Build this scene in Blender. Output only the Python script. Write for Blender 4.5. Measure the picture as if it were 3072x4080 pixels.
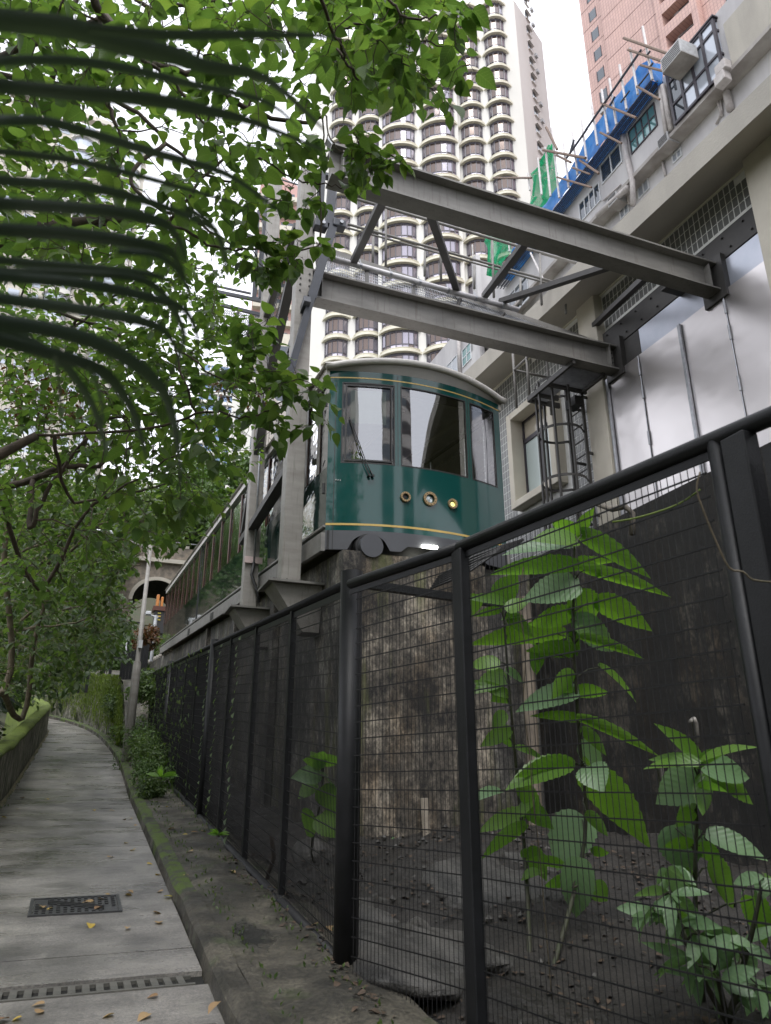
import bpy, math, random
import numpy as np
from mathutils import Vector, Matrix
from math import sin, cos, pi, radians, atan2, hypot, sqrt

for o in list(bpy.data.objects): bpy.data.objects.remove(o)
SC = bpy.context.scene
COL = SC.collection
rnd = random.Random(7)
RG = np.random.default_rng(11)

# ------------------------------------------------------------------ camera
FPX = 2940.0
PITCH, YAW = radians(20.2), radians(21.5)
CAMP = Vector((0, 0, 1.55))
fwd = Vector((sin(YAW)*cos(PITCH), cos(YAW)*cos(PITCH), sin(PITCH)))
rgt = Vector((cos(YAW), -sin(YAW), 0))
upv = rgt.cross(fwd)
cd = bpy.data.cameras.new('camera')
cam = bpy.data.objects.new('camera', cd); COL.objects.link(cam)
cam.matrix_world = Matrix.Translation(CAMP) @ Matrix((rgt, upv, -fwd)).transposed().to_4x4()
cd.sensor_fit = 'VERTICAL'; cd.sensor_height = 24.0
cd.lens = FPX/4080*24.0
cd.clip_start = 0.05; cd.clip_end = 2000
cd.dof.use_dof = True; cd.dof.focus_distance = 9.5; cd.dof.aperture_fstop = 3.0
SC.camera = cam

# ------------------------------------------------------------------ sky and sun (overcast)
W = bpy.data.worlds.new('World'); SC.world = W; W.use_nodes = True
wn = W.node_tree; wn.nodes.clear()
def WN(t): return wn.nodes.new(t)
wo = WN('ShaderNodeOutputWorld'); bg = WN('ShaderNodeBackground')
sky = WN('ShaderNodeTexSky'); sky.sky_type = 'NISHITA'; sky.sun_disc = False
sky.sun_elevation = radians(58); sky.sun_rotation = radians(200)
sky.air_density = 1.0; sky.dust_density = 3.0
hs = WN('ShaderNodeHueSaturation'); hs.inputs['Saturation'].default_value = 0.12; hs.inputs['Value'].default_value = 1.0
mx = WN('ShaderNodeMix'); mx.data_type = 'RGBA'; mx.inputs[0].default_value = 0.80
mx.inputs[7].default_value = (8.0, 8.15, 8.9, 1)          # the even light of the cloud layer
tc = WN('ShaderNodeTexCoord'); nz = WN('ShaderNodeTexNoise'); nz.inputs['Scale'].default_value = 1.8; nz.inputs['Detail'].default_value = 4
mr = WN('ShaderNodeMapRange'); mr.inputs[1].default_value = .3; mr.inputs[2].default_value = .7; mr.inputs[3].default_value = .93; mr.inputs[4].default_value = 1.07
ml = WN('ShaderNodeMix'); ml.data_type = 'RGBA'; ml.blend_type = 'MULTIPLY'; ml.inputs[0].default_value = 1
wn.links.new(sky.outputs[0], hs.inputs['Color']); wn.links.new(hs.outputs[0], mx.inputs[6])
wn.links.new(tc.outputs['Generated'], nz.inputs['Vector']); wn.links.new(nz.outputs[0], mr.inputs[0])
wn.links.new(mx.outputs[2], ml.inputs[6]); wn.links.new(mr.outputs[0], ml.inputs[7])
wn.links.new(ml.outputs[2], bg.inputs[0]); bg.inputs[1].default_value = 0.1
wn.links.new(bg.outputs[0], wo.inputs[0])
sd = bpy.data.lights.new('sun', 'SUN'); sd.energy = 0.8; sd.angle = radians(25); sd.color = (1, .98, .96)
so = bpy.data.objects.new('sun', sd); COL.objects.link(so)
so.rotation_euler = (radians(32), 0, radians(-20))
SC.view_settings.view_transform = 'Standard'; SC.view_settings.look = 'None'
SC.view_settings.exposure = 1.3; SC.view_settings.gamma = 1.0; SC.view_settings.use_curve_mapping = False
SC.render.engine = 'CYCLES'
SC.cycles.max_bounces = 7; SC.cycles.transparent_max_bounces = 16; SC.cycles.glossy_bounces = 4
SC.cycles.transmission_bounces = 6; SC.cycles.caustics_reflective = False; SC.cycles.caustics_refractive = False

# ------------------------------------------------------------------ measuring
def ray(px, py): return fwd*FPX + rgt*(px-1536) + upv*(2040-py)
def at(px, py, ax, c):
    """point where the sight line through a photo pixel meets the plane x/y/z = c, or the sloping ground (g, height c)"""
    r = ray(px, py)
    n = {'x': Vector((1,0,0)), 'y': Vector((0,1,0)), 'z': Vector((0,0,1)), 'g': Vector((0,-SL,1))}[ax]
    t = (c-n.dot(CAMP))/n.dot(r); return CAMP+r*t
def atd(px, py, d): r = ray(px, py); return CAMP+r*(d/FPX)
def proj(p):
    d = Vector(p)-CAMP; z = d.dot(fwd)
    if z < .05: return (-9999, -9999)
    return (1536+FPX*d.dot(rgt)/z, 2040-FPX*d.dot(upv)/z)
SL = 0.0957                                   # the hill's slope along the track
def gz(y): return SL*y if y < 14 else SL*14+0.14*(y-14)

# ------------------------------------------------------------------ materials
def nodemat(name):
    m = bpy.data.materials.new(name); m.use_nodes = True
    nt = m.node_tree; nt.nodes.clear()
    out = nt.nodes.new('ShaderNodeOutputMaterial'); b = nt.nodes.new('ShaderNodeBsdfPrincipled')
    nt.links.new(b.outputs[0], out.inputs[0]); return m, nt, b, out
def _noise(nt, scale, detail=6, stretch=(1,1,1), rough=.6, coords='Object', off=0):
    t = nt.nodes.new('ShaderNodeTexCoord'); mp = nt.nodes.new('ShaderNodeMapping'); mp.inputs['Scale'].default_value = stretch
    mp.inputs['Location'].default_value = (off, off*.7, off*.3)
    n = nt.nodes.new('ShaderNodeTexNoise'); n.inputs['Scale'].default_value = scale; n.inputs['Detail'].default_value = detail; n.inputs['Roughness'].default_value = rough
    nt.links.new(t.outputs[coords], mp.inputs[0]); nt.links.new(mp.outputs[0], n.inputs['Vector']); return n.outputs[0]
def _ramp(nt, fac, stops):
    r = nt.nodes.new('ShaderNodeValToRGB'); e = r.color_ramp.elements
    while len(e) < len(stops): e.new(.5)
    for k, (p, c) in zip(e, stops):
        k.position = p; k.color = (c[0], c[1], c[2], 1) if not isinstance(c, (int, float)) else (c, c, c, 1)
    nt.links.new(fac, r.inputs[0]); return r.outputs[0]
def _mix(nt, f, a, b, mode='MIX'):
    x = nt.nodes.new('ShaderNodeMix'); x.data_type = 'RGBA'; x.blend_type = mode
    if isinstance(f, (int, float)): x.inputs[0].default_value = f
    else: nt.links.new(f, x.inputs[0])
    for k, v in ((6, a), (7, b)):
        if isinstance(v, tuple): x.inputs[k].default_value = (*v, 1)
        else: nt.links.new(v, x.inputs[k])
    return x.outputs[2]
def _bump(nt, b, h, strength, dist=.01):
    bp = nt.nodes.new('ShaderNodeBump'); bp.inputs['Strength'].default_value = strength; bp.inputs['Distance'].default_value = dist
    nt.links.new(h, bp.inputs['Height']); nt.links.new(bp.outputs[0], b.inputs['Normal'])
def pm(name, c1, c2=None, scale=5, rough=.6, metal=0, bump=0, bscale=60, stretch=(1,1,1), lo=.35, hi=.65, spec=.5, r2=None, bdist=.01, coat=0):
    m, nt, b, out = nodemat(name)
    c2 = c2 or tuple(x*.8 for x in c1)
    n = _noise(nt, scale, 8, stretch)
    nt.links.new(_ramp(nt, n, [(lo, c1), (hi, c2)]), b.inputs['Base Color'])
    b.inputs['Roughness'].default_value = rough; b.inputs['Metallic'].default_value = metal
    b.inputs['Specular IOR Level'].default_value = spec; b.inputs['Coat Weight'].default_value = coat; b.inputs['Coat Roughness'].default_value = .05
    if r2 is not None: nt.links.new(_ramp(nt, _noise(nt, scale*.6, 5, stretch, off=3), [(.4, rough), (.6, r2)]), b.inputs['Roughness'])
    if bump: _bump(nt, b, _noise(nt, bscale, 6), bump, bdist)
    return m
LM = {}
def leafmat(name, cols, trans=.35, rough=.42, veins=False):
    LM[name] = (cols, trans, rough)
    m, nt, b, out = nodemat(name+('_veined' if veins else ''))
    g = nt.nodes.new('ShaderNodeNewGeometry'); oi = nt.nodes.new('ShaderNodeObjectInfo')
    ad = nt.nodes.new('ShaderNodeMath'); ad.operation = 'ADD'; nt.links.new(g.outputs['Random Per Island'], ad.inputs[0]); nt.links.new(oi.outputs['Random'], ad.inputs[1])
    fr = nt.nodes.new('ShaderNodeMath'); fr.operation = 'FRACT'; nt.links.new(ad.outputs[0], fr.inputs[0])
    k = len(cols)-1
    c = _ramp(nt, fr.outputs[0], [(i/k, cc) for i, cc in enumerate(cols)])
    c = _mix(nt, _noise(nt, 25, 3), c, (.9, .95, .8), 'MULTIPLY')
    if veins:
        def mth(op, a, bb=None):
            q = nt.nodes.new('ShaderNodeMath'); q.operation = op
            for k_, v_ in ((0, a), (1, bb)):
                if v_ is None: continue
                if isinstance(v_, (int, float)): q.inputs[k_].default_value = v_
                else: nt.links.new(v_, q.inputs[k_])
            return q.outputs[0]
        tcx = nt.nodes.new('ShaderNodeTexCoord'); sx = nt.nodes.new('ShaderNodeSeparateXYZ'); nt.links.new(tcx.outputs['Object'], sx.inputs[0])
        ax = mth('ABSOLUTE', sx.outputs[0]); fr2 = mth('FRACT', mth('MULTIPLY', mth('SUBTRACT', sx.outputs[1], mth('MULTIPLY', ax, .75)), 7.0))
        side_v = mth('LESS_THAN', mth('ABSOLUTE', mth('SUBTRACT', fr2, .5)), .055); mid_v = mth('LESS_THAN', ax, .012)
        vv = mth('MULTIPLY', mth('MAXIMUM', side_v, mid_v), .28)
        c = _mix(nt, vv, c, (.2,.27,.12))
        sp_ = _noise(nt, 9, 6, off=4); c = _mix(nt, _ramp(nt, sp_, [(.68, 0.0), (.72, .8)]), c, (.14,.09,.03))
        bl_ = mth('ABSOLUTE', mth('SUBTRACT', fr2, .5)); _bump(nt, b, bl_, .14, .02)
    nt.links.new(c, b.inputs['Base Color']); b.inputs['Roughness'].default_value = rough; b.inputs['Specular IOR Level'].default_value = .5
    tr = nt.nodes.new('ShaderNodeBsdfTranslucent')
    c2 = _mix(nt, 1.0, c, (1.65, 1.8, .85), 'MULTIPLY')
    nt.links.new(c2, tr.inputs[0])
    ms = nt.nodes.new('ShaderNodeMixShader'); ms.inputs[0].default_value = trans
    nt.links.new(b.outputs[0], ms.inputs[1]); nt.links.new(tr.outputs[0], ms.inputs[2]); nt.links.new(ms.outputs[0], out.inputs[0])
    return m
M = {}
M['leaf'] = leafmat('leaf_green', [(.065,.11,.04), (.09,.15,.048), (.12,.185,.055), (.07,.125,.044), (.155,.215,.06)], .48)
M['leaf_mid'] = leafmat('leaf_mid_green', [(.055,.09,.038), (.08,.125,.046), (.105,.155,.052), (.062,.105,.042), (.13,.175,.056)], .42)
M['leaf_dark'] = leafmat('leaf_dark_green', [(.045,.078,.036), (.065,.105,.044), (.085,.13,.05), (.052,.088,.04)], .38)
M['leaf_far'] = leafmat('leaf_far_green', [(.04,.08,.02), (.06,.115,.025), (.085,.15,.035), (.05,.095,.022)], .25, .6)
M['leaf_red'] = leafmat('leaf_red_brown', [(.09,.03,.012), (.14,.05,.02), (.06,.06,.02), (.17,.07,.03)], .3)
M['leaf_bright'] = leafmat('leaf_bright_green', [(.12,.24,.035), (.16,.30,.045), (.09,.19,.035), (.14,.27,.04)], .5, .35)
M['leaf_pale'] = leafmat('leaf_pale_green', [(.15,.25,.13), (.18,.29,.15), (.12,.21,.11)], .3, .4)
M['palm'] = leafmat('palm_green', [(.026,.038,.032), (.034,.048,.040), (.028,.042,.036)], .2, .35)
M['creeper'] = leafmat('creeper_yellow_green', [(.12,.17,.03), (.16,.21,.04), (.09,.14,.025)], .35, .6)
M['yellow_leaf'] = leafmat('fallen_yellow_leaf', [(.55,.38,.06), (.5,.33,.08), (.42,.38,.06)], .15, .55)
M['tan_leaf'] = leafmat('fallen_tan_leaf', [(.36,.22,.1), (.42,.28,.15), (.2,.1,.05)], .1, .6)
M['bark'] = pm('bark', (.10,.075,.055), (.045,.035,.025), 14, .85, bump=.5, stretch=(1,1,.25))
M['bark_pale'] = pm('bark_pale', (.2,.16,.11), (.09,.08,.05), 14, .85, bump=.5, stretch=(1,1,.25))
M['stem'] = pm('plant_stem', (.05,.06,.03), (.035,.03,.02), 20, .7)

def pathmat():
    m, nt, b, out = nodemat('wet_concrete')
    a = _noise(nt, 1.6, 9); f = _noise(nt, 62, 6, rough=.85); bl = _noise(nt, 3.2, 6, (1, .55, 1), off=5)
    streak = _noise(nt, 9, 7, (.45, 6, 1), rough=.75, off=2)
    c = _ramp(nt, a, [(.35, (.10,.098,.094)), (.5, (.185,.18,.172)), (.65, (.27,.263,.25))])
    c = _mix(nt, .8, c, _ramp(nt, f, [(.36, (.35,.35,.35)), (.5, (.95,.93,.9)), (.66, (1.7,1.6,1.45))]), 'MULTIPLY')
    c = _mix(nt, .4, c, _ramp(nt, streak, [(.38, (.62,.62,.62)), (.62, (1.28,1.27,1.25))]), 'MULTIPLY')
    c = _mix(nt, .8, c, _ramp(nt, _noise(nt, .9, 7, off=14), [(.38, (.68,.68,.67)), (.6, (1.15,1.14,1.12))]), 'MULTIPLY')
    c = _mix(nt, _ramp(nt, bl, [(.63, 0.0), (.68, .55)]), c, (.24,.23,.2))
    nt.links.new(c, b.inputs['Base Color'])
    nt.links.new(_ramp(nt, _noise(nt, 2.2, 6, (.5, 1.4, 1), off=9), [(.38, .22), (.62, .5)]), b.inputs['Roughness'])
    b.inputs['Specular IOR Level'].default_value = .8
    _bump(nt, b, _mix(nt, .5, f, streak), .5, .006); return m
M['path'] = pathmat()
def vergemat():
    m, nt, b, out = nodemat('damp_verge_concrete')
    a = _noise(nt, 2.5, 9); f = _noise(nt, 40, 6, rough=.8)
    c = _ramp(nt, a, [(.35, (.025,.024,.019)), (.5, (.065,.06,.048)), (.65, (.13,.12,.095))])
    c = _mix(nt, _ramp(nt, _noise(nt, 4, 7, off=4), [(.56, 0.0), (.68, .55)]), c, (.045,.07,.018))
    c = _mix(nt, .8, c, _ramp(nt, f, [(.36, (.3,.3,.3)), (.66, (1.7,1.65,1.5))]), 'MULTIPLY')
    nt.links.new(c, b.inputs['Base Color'])
    t_ = nt.nodes.new('ShaderNodeTexCoord'); mp_ = nt.nodes.new('ShaderNodeMapping'); mp_.vector_type = 'POINT'
    mp_.inputs['Location'].default_value = (-1.2*3.4, -5.4*1.3, 0); mp_.inputs['Scale'].default_value = (3.4, 1.3, 0)
    nt.links.new(t_.outputs['Object'], mp_.inputs[0]); ln = nt.nodes.new('ShaderNodeVectorMath'); ln.operation = 'LENGTH'; nt.links.new(mp_.outputs[0], ln.inputs[0])
    wob = nt.nodes.new('ShaderNodeMath'); wob.operation = 'MULTIPLY_ADD'; nt.links.new(_noise(nt, 7, 5, off=17), wob.inputs[0]); wob.inputs[1].default_value = 1.1; nt.links.new(ln.outputs['Value'], wob.inputs[2])
    wet = _ramp(nt, wob.outputs[0], [(.80, 1.0), (1.0, 0.0)])
    nt.links.new(_mix(nt, wet, _ramp(nt, _noise(nt, 1.7, 4, off=8), [(.42, .3), (.55, .75)]), (.06,.06,.06)), b.inputs['Roughness'])
    c = _mix(nt, wet, c, (.012,.012,.010)); nt.links.new(c, b.inputs['Base Color'])
    _bump(nt, b, f, .9, .02); return m
M['verge'] = vergemat()
M['dirt'] = pm('damp_soil', (.012,.011,.009), (.035,.031,.026), 4, .8, bump=1, bscale=25, bdist=.03, r2=.4)
M['rock'] = pm('grey_rock', (.10,.095,.085), (.03,.029,.026), 3, .55, bump=1, bscale=9, bdist=.04, stretch=(3,.5,3), lo=.35, hi=.65)
def mossmat(name, base, base2, moss, k=.5):
    m, nt, b, out = nodemat(name)
    c = _ramp(nt, _noise(nt, 5, 8, (1,1,.35)), [(.35, base), (.65, base2)])
    c = _mix(nt, _ramp(nt, _noise(nt, 7, 9, (1,1,.6), off=6), [(k, 0.0), (k+.1, 1.0)]), c, moss)
    c = _mix(nt, .5, c, _ramp(nt, _noise(nt, 60, 5), [(.35, (.5,.5,.5)), (.7, (1.35,1.35,1.35))]), 'MULTIPLY')
    nt.links.new(c, b.inputs['Base Color']); b.inputs['Roughness'].default_value = .85
    _bump(nt, b, _noise(nt, 45, 7), .9, .015); return m
M['mosswall'] = mossmat('mossy_plaster', (.045,.045,.035), (.42,.40,.33), (.05,.07,.016), .50)
M['moss'] = mossmat('thick_moss', (.10,.145,.02), (.15,.2,.028), (.035,.045,.015), .56)
M['kerbmoss'] = mossmat('mossy_kerb', (.06,.06,.05), (.04,.045,.03), (.075,.115,.018), .44)
def stainmat(name, light, mid, dark, warm, k=(.38,.5,.62), green=True):
    m, nt, b, out = nodemat(name)
    s = _noise(nt, 3.2, 8, (2.2, 2.2, .30), rough=.7); bl = _noise(nt, 1.3, 8, off=3, rough=.7); fi = _noise(nt, 16, 8, (1,1,.7), rough=.75, off=1)
    mm = _mix(nt, .62, s, bl); mm = _mix(nt, .3, mm, fi)
    c = _ramp(nt, mm, [(k[0], dark), (k[1], mid), (k[2], light)])
    c = _mix(nt, .6, c, _ramp(nt, _noise(nt, 38, 9, (1,1,.6), rough=.8, off=21), [(.38, (.35,.35,.35)), (.62, (1.5,1.5,1.5))]), 'MULTIPLY')
    c = _mix(nt, _ramp(nt, _noise(nt, 2.3, 6, (1,1,.4), off=7), [(.5, 0.0), (.62, .7)]), c, warm, 'MULTIPLY')
    if green: c = _mix(nt, _ramp(nt, _noise(nt, 2.0, 6, (1.5,1.5,.2), off=12), [(.56, 0.0), (.66, .6)]), c, (.1,.11,.03))
    nt.links.new(c, b.inputs['Base Color']); b.inputs['Roughness'].default_value = .75
    _bump(nt, b, fi, .6, .02); return m
M['plinth_side'] = stainmat('stained_retaining_concrete', (.30,.285,.25), (.085,.08,.072), (.018,.018,.017), (1,.88,.7), (.42,.51,.6))
M['plinth_front'] = stainmat('ochre_stained_concrete', (.40,.35,.28), (.12,.105,.085), (.018,.017,.016), (1,.86,.7), (.44,.52,.59))
M['backwall'] = stainmat('shade_dark_algae_wall', (.12,.105,.085), (.016,.015,.013), (.005,.005,.005), (1,.8,.6), (.40,.52,.62), False)  # algae stain blackened further to paint in the shade under the building
M['black'] = pm('black_painted_steel', (.007,.0075,.008), (.012,.0125,.014), 9, .45, bump=.15, bscale=120, spec=.32)
M['wire'] = pm('black_wire', (.007,.007,.008), (.011,.011,.011), 9, .5, spec=.3)
M['grey_steel'] = pm('grey_painted_steel', (.215,.208,.195), (.165,.158,.148), 4, .5, stretch=(.4,1,3), bump=.08, bscale=200, spec=.4)
def wornsteel(name, c1, c2, rough):
    m, nt, b, out = nodemat(name); c = _ramp(nt, _noise(nt, 4, 7, (.5, 1, 2)), [(.35, c1), (.65, c2)])
    dr = _noise(nt, 9, 6, (2.2, 2.2, .14), rough=.7, off=3); c = _mix(nt, _ramp(nt, dr, [(.55, 0.0), (.68, .5)]), c, (.10,.085,.07))
    sp = _noise(nt, 34, 6, rough=.75, off=8); c = _mix(nt, _ramp(nt, sp, [(.66, 0.0), (.70, .75)]), c, (.16,.075,.03))
    c = _mix(nt, _ramp(nt, _noise(nt, 60, 3, off=5), [(.72, 0.0), (.75, .8)]), c, (.5,.5,.48))
    nt.links.new(c, b.inputs['Base Color']); b.inputs['Roughness'].default_value = rough; b.inputs['Specular IOR Level'].default_value = .4
    _bump(nt, b, _noise(nt, 120, 4), .12, .01); return m
M['grey_steel'] = wornsteel('worn_grey_steel', (.23,.222,.208), (.175,.168,.157), .5)
M['col_steel'] = pm('light_grey_steel', (.31,.295,.27), (.25,.235,.215), 2.5, .45, bump=.1, bscale=150, stretch=(1,1,.3))
M['dark_steel'] = pm('dark_steel', (.055,.052,.048), (.04,.038,.036), 4, .55)
M['blue_steel'] = pm('dark_blue_steel', (.05,.055,.07), (.035,.04,.05), 4, .4)
M['col_steel'] = wornsteel('worn_light_steel', (.33,.315,.29), (.25,.235,.215), .48)
M['galv'] = pm('galvanised_steel', (.42,.43,.45), (.3,.31,.33), 12, .38, metal=.7)
M['white_plastic'] = pm('white_conduit', (.62,.61,.62), (.5,.49,.5), 6, .35)
M['conc_slab'] = pm('painted_slab', (.42,.395,.345), (.35,.33,.29), 1.6, .8, bump=.5, bscale=30, stretch=(1,1,.3))
M['soffit'] = pm('soffit_paint', (.50,.465,.40), (.46,.43,.37), 1.2, .8)
M['cream'] = pm('cream_paint', (.60,.56,.47), (.54,.50,.42), 2.2, .75, bump=.35, bscale=25)
M['grout'] = pm('white_grout', (.80,.80,.77), (.7,.7,.67), 8, .8)
M['tile'] = pm('grey_glazed_tile', (.19,.195,.185), (.14,.145,.14), 4, .3, spec=.5, lo=.3, hi=.7)
def steelsheet():
    m, nt, b, out = nodemat('stainless_sheet')
    b.inputs['Base Color'].default_value = (.66,.63,.62,1); b.inputs['Metallic'].default_value = 1
    b.inputs['Roughness'].default_value = .34
    _bump(nt, b, _noise(nt, 1.0, 2, (1,1,1.5)), .2, .12); return m
M['stainless'] = steelsheet()
M['plate_blue'] = pm('brushed_plate', (.5,.52,.58), (.43,.46,.52), 2, .35, metal=.6)
def gloss(name, col, rough=.06, metal=0, ripple=0, rs=1.2, spec=.6, coat=.6, tint2=None, stretch=(1,1,.25)):
    m, nt, b, out = nodemat(name)
    b.inputs['Base Color'].default_value = (*col, 1); b.inputs['Roughness'].default_value = rough; b.inputs['Metallic'].default_value = metal
    b.inputs['Specular IOR Level'].default_value = spec; b.inputs['Coat Weight'].default_value = coat; b.inputs['Coat Roughness'].default_value = .03
    if tint2:
        g = nt.nodes.new('ShaderNodeNewGeometry'); nt.links.new(_ramp(nt, g.outputs['Random Per Island'], [(.0, col), (.5, col), (.55, tint2), (.9, tint2), (.93, tuple(min(1, x*1.9) for x in col)), (1, tuple(min(1, x*1.9) for x in col))]), b.inputs['Base Color'])
    if ripple: _bump(nt, b, _noise(nt, rs, 2, stretch), ripple, .03)
    return m
M['tram_green'] = gloss('tram_green_gloss', (.006,.062,.056), .09, ripple=.12, rs=2.2, coat=.35, spec=.4)
M['tram_side'] = gloss('tram_side_gloss', (.012,.05,.04), .04, metal=.35, ripple=.5, rs=2.4, coat=1, stretch=(1,1,2.2))
M['tram_skirt'] = pm('tram_skirt', (.075,.078,.088), (.065,.067,.075), 3, .5)
M['tram_roof'] = pm('tram_roof_white', (.74,.71,.67), (.64,.61,.57), 3, .4, stretch=(1,4,1))
M['gold'] = pm('gold_line', (.62,.43,.13), (.55,.38,.11), 9, .35)
M['brass'] = pm('brass', (.40,.28,.15), (.33,.23,.12), 20, .32, metal=.6)
M['wood'] = pm('red_brown_wood', (.10,.028,.012), (.06,.018,.009), 10, .4, stretch=(1,1,4))
M['blind'] = pm('roller_blind', (.48,.52,.42), (.42,.46,.37), 4, .8)
M['interior'] = pm('tram_interior', (.55,.52,.46), (.4,.37,.33), 2, .7)
M['rubber'] = pm('rubber', (.012,.012,.012), (.02,.02,.02), 30, .5)
def glassmat(name, refl=.35, tint=(.75,.82,.8), ripple=.25, rs=1.4, stretch=(1,1,.3)):
    m, nt, b, out = nodemat(name); nt.nodes.remove(b)
    t = nt.nodes.new('ShaderNodeBsdfTransparent'); t.inputs[0].default_value = (*tint, 1)
    g = nt.nodes.new('ShaderNodeBsdfGlossy'); g.inputs['Roughness'].default_value = .02; g.inputs['Color'].default_value = (.95,.97,1,1)
    lw = nt.nodes.new('ShaderNodeLayerWeight'); lw.inputs[0].default_value = .35
    mr_ = nt.nodes.new('ShaderNodeMapRange'); mr_.inputs[3].default_value = refl; mr_.inputs[4].default_value = 1.0
    nt.links.new(lw.outputs['Fresnel'], mr_.inputs[0])
    ms = nt.nodes.new('ShaderNodeMixShader'); nt.links.new(mr_.outputs[0], ms.inputs[0]); nt.links.new(t.outputs[0], ms.inputs[1]); nt.links.new(g.outputs[0], ms.inputs[2])
    bp = nt.nodes.new('ShaderNodeBump'); bp.inputs['Strength'].default_value = ripple; bp.inputs['Distance'].default_value = .03
    nt.links.new(_noise(nt, rs, 2, stretch), bp.inputs['Height']); nt.links.new(bp.outputs[0], g.inputs['Normal'])
    nt.links.new(ms.outputs[0], out.inputs[0]); return m
M['windscreen'] = glassmat('windscreen_glass', .22, (.85,.9,.88), .35)
M['side_glass'] = glassmat('side_window_glass', .45, (.6,.66,.58), .5, 2.4, (1,1,2))
M['lens'] = gloss('lamp_lens', (.5,.55,.55), .05, metal=.5)
def emit(name, col, s):
    m, nt, b, out = nodemat(name); b.inputs['Base Color'].default_value = (*col, 1)
    b.inputs['Emission Color'].default_value = (*col, 1); b.inputs['Emission Strength'].default_value = s; return m
M['lit'] = emit('lit_lamp', (1,1,.88), 14)
M['lit_yellow'] = emit('lit_yellow_lamp', (.9,.85,.3), .5)
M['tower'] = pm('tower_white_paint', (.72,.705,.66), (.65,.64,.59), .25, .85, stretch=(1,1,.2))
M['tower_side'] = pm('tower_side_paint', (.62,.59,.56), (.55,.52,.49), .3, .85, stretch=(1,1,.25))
M['ledge'] = pm('ledge_cream', (.74,.72,.60), (.62,.59,.47), .9, .8)
M['t_glass'] = gloss('hazed_tinted_glass', (.33,.31,.36), .08, metal=.55, tint2=(.14,.105,.09), coat=.2)  # brown pane tint lifted too, as painted haze
M['t_frame'] = pm('hazed_bronze_frame', (.07,.066,.08), (.085,.08,.095), 2, .4)  # bronze colour lifted to paint in haze over the tower
M['curtain'] = pm('curtains', (.24,.17,.11), (.1,.08,.06), 3, .9, stretch=(6,6,.2))
M['pink'] = None
def pinktile():
    m, nt, b, out = nodemat('pink_mosaic_tile')
    t = nt.nodes.new('ShaderNodeTexCoord'); mp = nt.nodes.new('ShaderNodeMapping'); mp.inputs['Rotation'].default_value = (0, 0, PINK_ROT)
    sp = nt.nodes.new('ShaderNodeSeparateXYZ'); cb = nt.nodes.new('ShaderNodeCombineXYZ')
    nt.links.new(t.outputs['Object'], mp.inputs[0]); nt.links.new(mp.outputs[0], sp.inputs[0])
    nt.links.new(sp.outputs[0], cb.inputs[0]); nt.links.new(sp.outputs[2], cb.inputs[1])
    br = nt.nodes.new('ShaderNodeTexBrick'); br.offset = 0; nt.links.new(cb.outputs[0], br.inputs[0])
    br.inputs['Scale'].default_value = 1.0; br.inputs['Brick Width'].default_value = .30; br.inputs['Row Height'].default_value = .42
    br.inputs['Mortar Size'].default_value = .028
    br.inputs['Color1'].default_value = (.58,.385,.33,1); br.inputs['Color2'].default_value = (.52,.345,.29,1); br.inputs['Mortar'].default_value = (.40,.25,.235,1)
    c = _mix(nt, .5, br.outputs[0], _ramp(nt, _noise(nt, .3, 5), [(.3, (.85,.85,.88)), (.7, (1.12,1.1,1.08))]), 'MULTIPLY')
    nt.links.new(c, b.inputs['Base Color']); b.inputs['Roughness'].default_value = .5; return m
PINK_ROT = radians(-(90+11.6))
M['pink'] = pinktile()
M['pink_joint'] = pm('pink_joint', (.13,.075,.065), (.1,.06,.05), 3, .8)
M['pink_plain'] = pm('pink_render', (.50,.31,.28), (.45,.28,.25), .5, .8)
M['white_wall'] = pm('weathered_white_wall', (.55,.54,.54), (.42,.41,.42), .9, .8, stretch=(1,1,.3), bump=.3, bscale=10)
M['darker_wall'] = pm('darker_white_wall', (.40,.38,.36), (.24,.22,.205), 1.1, .85, stretch=(1,1,.3))  # darker, browner white for the balcony slab, recess backs and aircon trays
M['pipe'] = pm('painted_pipe', (.50,.475,.46), (.38,.35,.34), 5, .6)
M['glass_teal'] = gloss('teal_window', (.12,.26,.27), .1, metal=.3)
M['glass_dark'] = gloss('dark_window', (.06,.075,.09), .05, metal=.4)
M['glass_pale'] = gloss('pale_window', (.42,.46,.52), .12, metal=.3)
M['frame_white'] = pm('white_window_frame', (.6,.62,.64), (.52,.54,.56), 5, .5)
M['frame_dark'] = pm('dark_window_frame', (.03,.025,.035), (.045,.04,.05), 5, .5)
M['ac'] = pm('aircon_white', (.45,.46,.47), (.34,.34,.34), 8, .5)
M['bamboo'] = pm('bamboo_pole', (.20,.13,.09), (.11,.075,.055), 12, .6)
M['pole_dark'] = pm('dark_scaffold_pole', (.035,.045,.06), (.06,.06,.07), 12, .6)
M['pole_white'] = pm('white_scaffold_pole', (.68,.66,.66), (.5,.47,.46), 6, .5)
def tarpmat():
    m, nt, b, out = nodemat('blue_tarpaulin'); c = _ramp(nt, _noise(nt, 1.6, 6), [(.35, (.03,.2,.58)), (.65, (.09,.32,.72))]); nt.links.new(c, b.inputs['Base Color']); b.inputs['Roughness'].default_value = .35
    _bump(nt, b, _noise(nt, 1.6, 4, (1,1,.4)), .7, .12); tr = nt.nodes.new('ShaderNodeBsdfTranslucent'); nt.links.new(c, tr.inputs[0])
    ms = nt.nodes.new('ShaderNodeMixShader'); ms.inputs[0].default_value = .45; nt.links.new(b.outputs[0], ms.inputs[1]); nt.links.new(tr.outputs[0], ms.inputs[2]); nt.links.new(ms.outputs[0], out.inputs[0]); return m
M['tarp'] = tarpmat()
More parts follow.
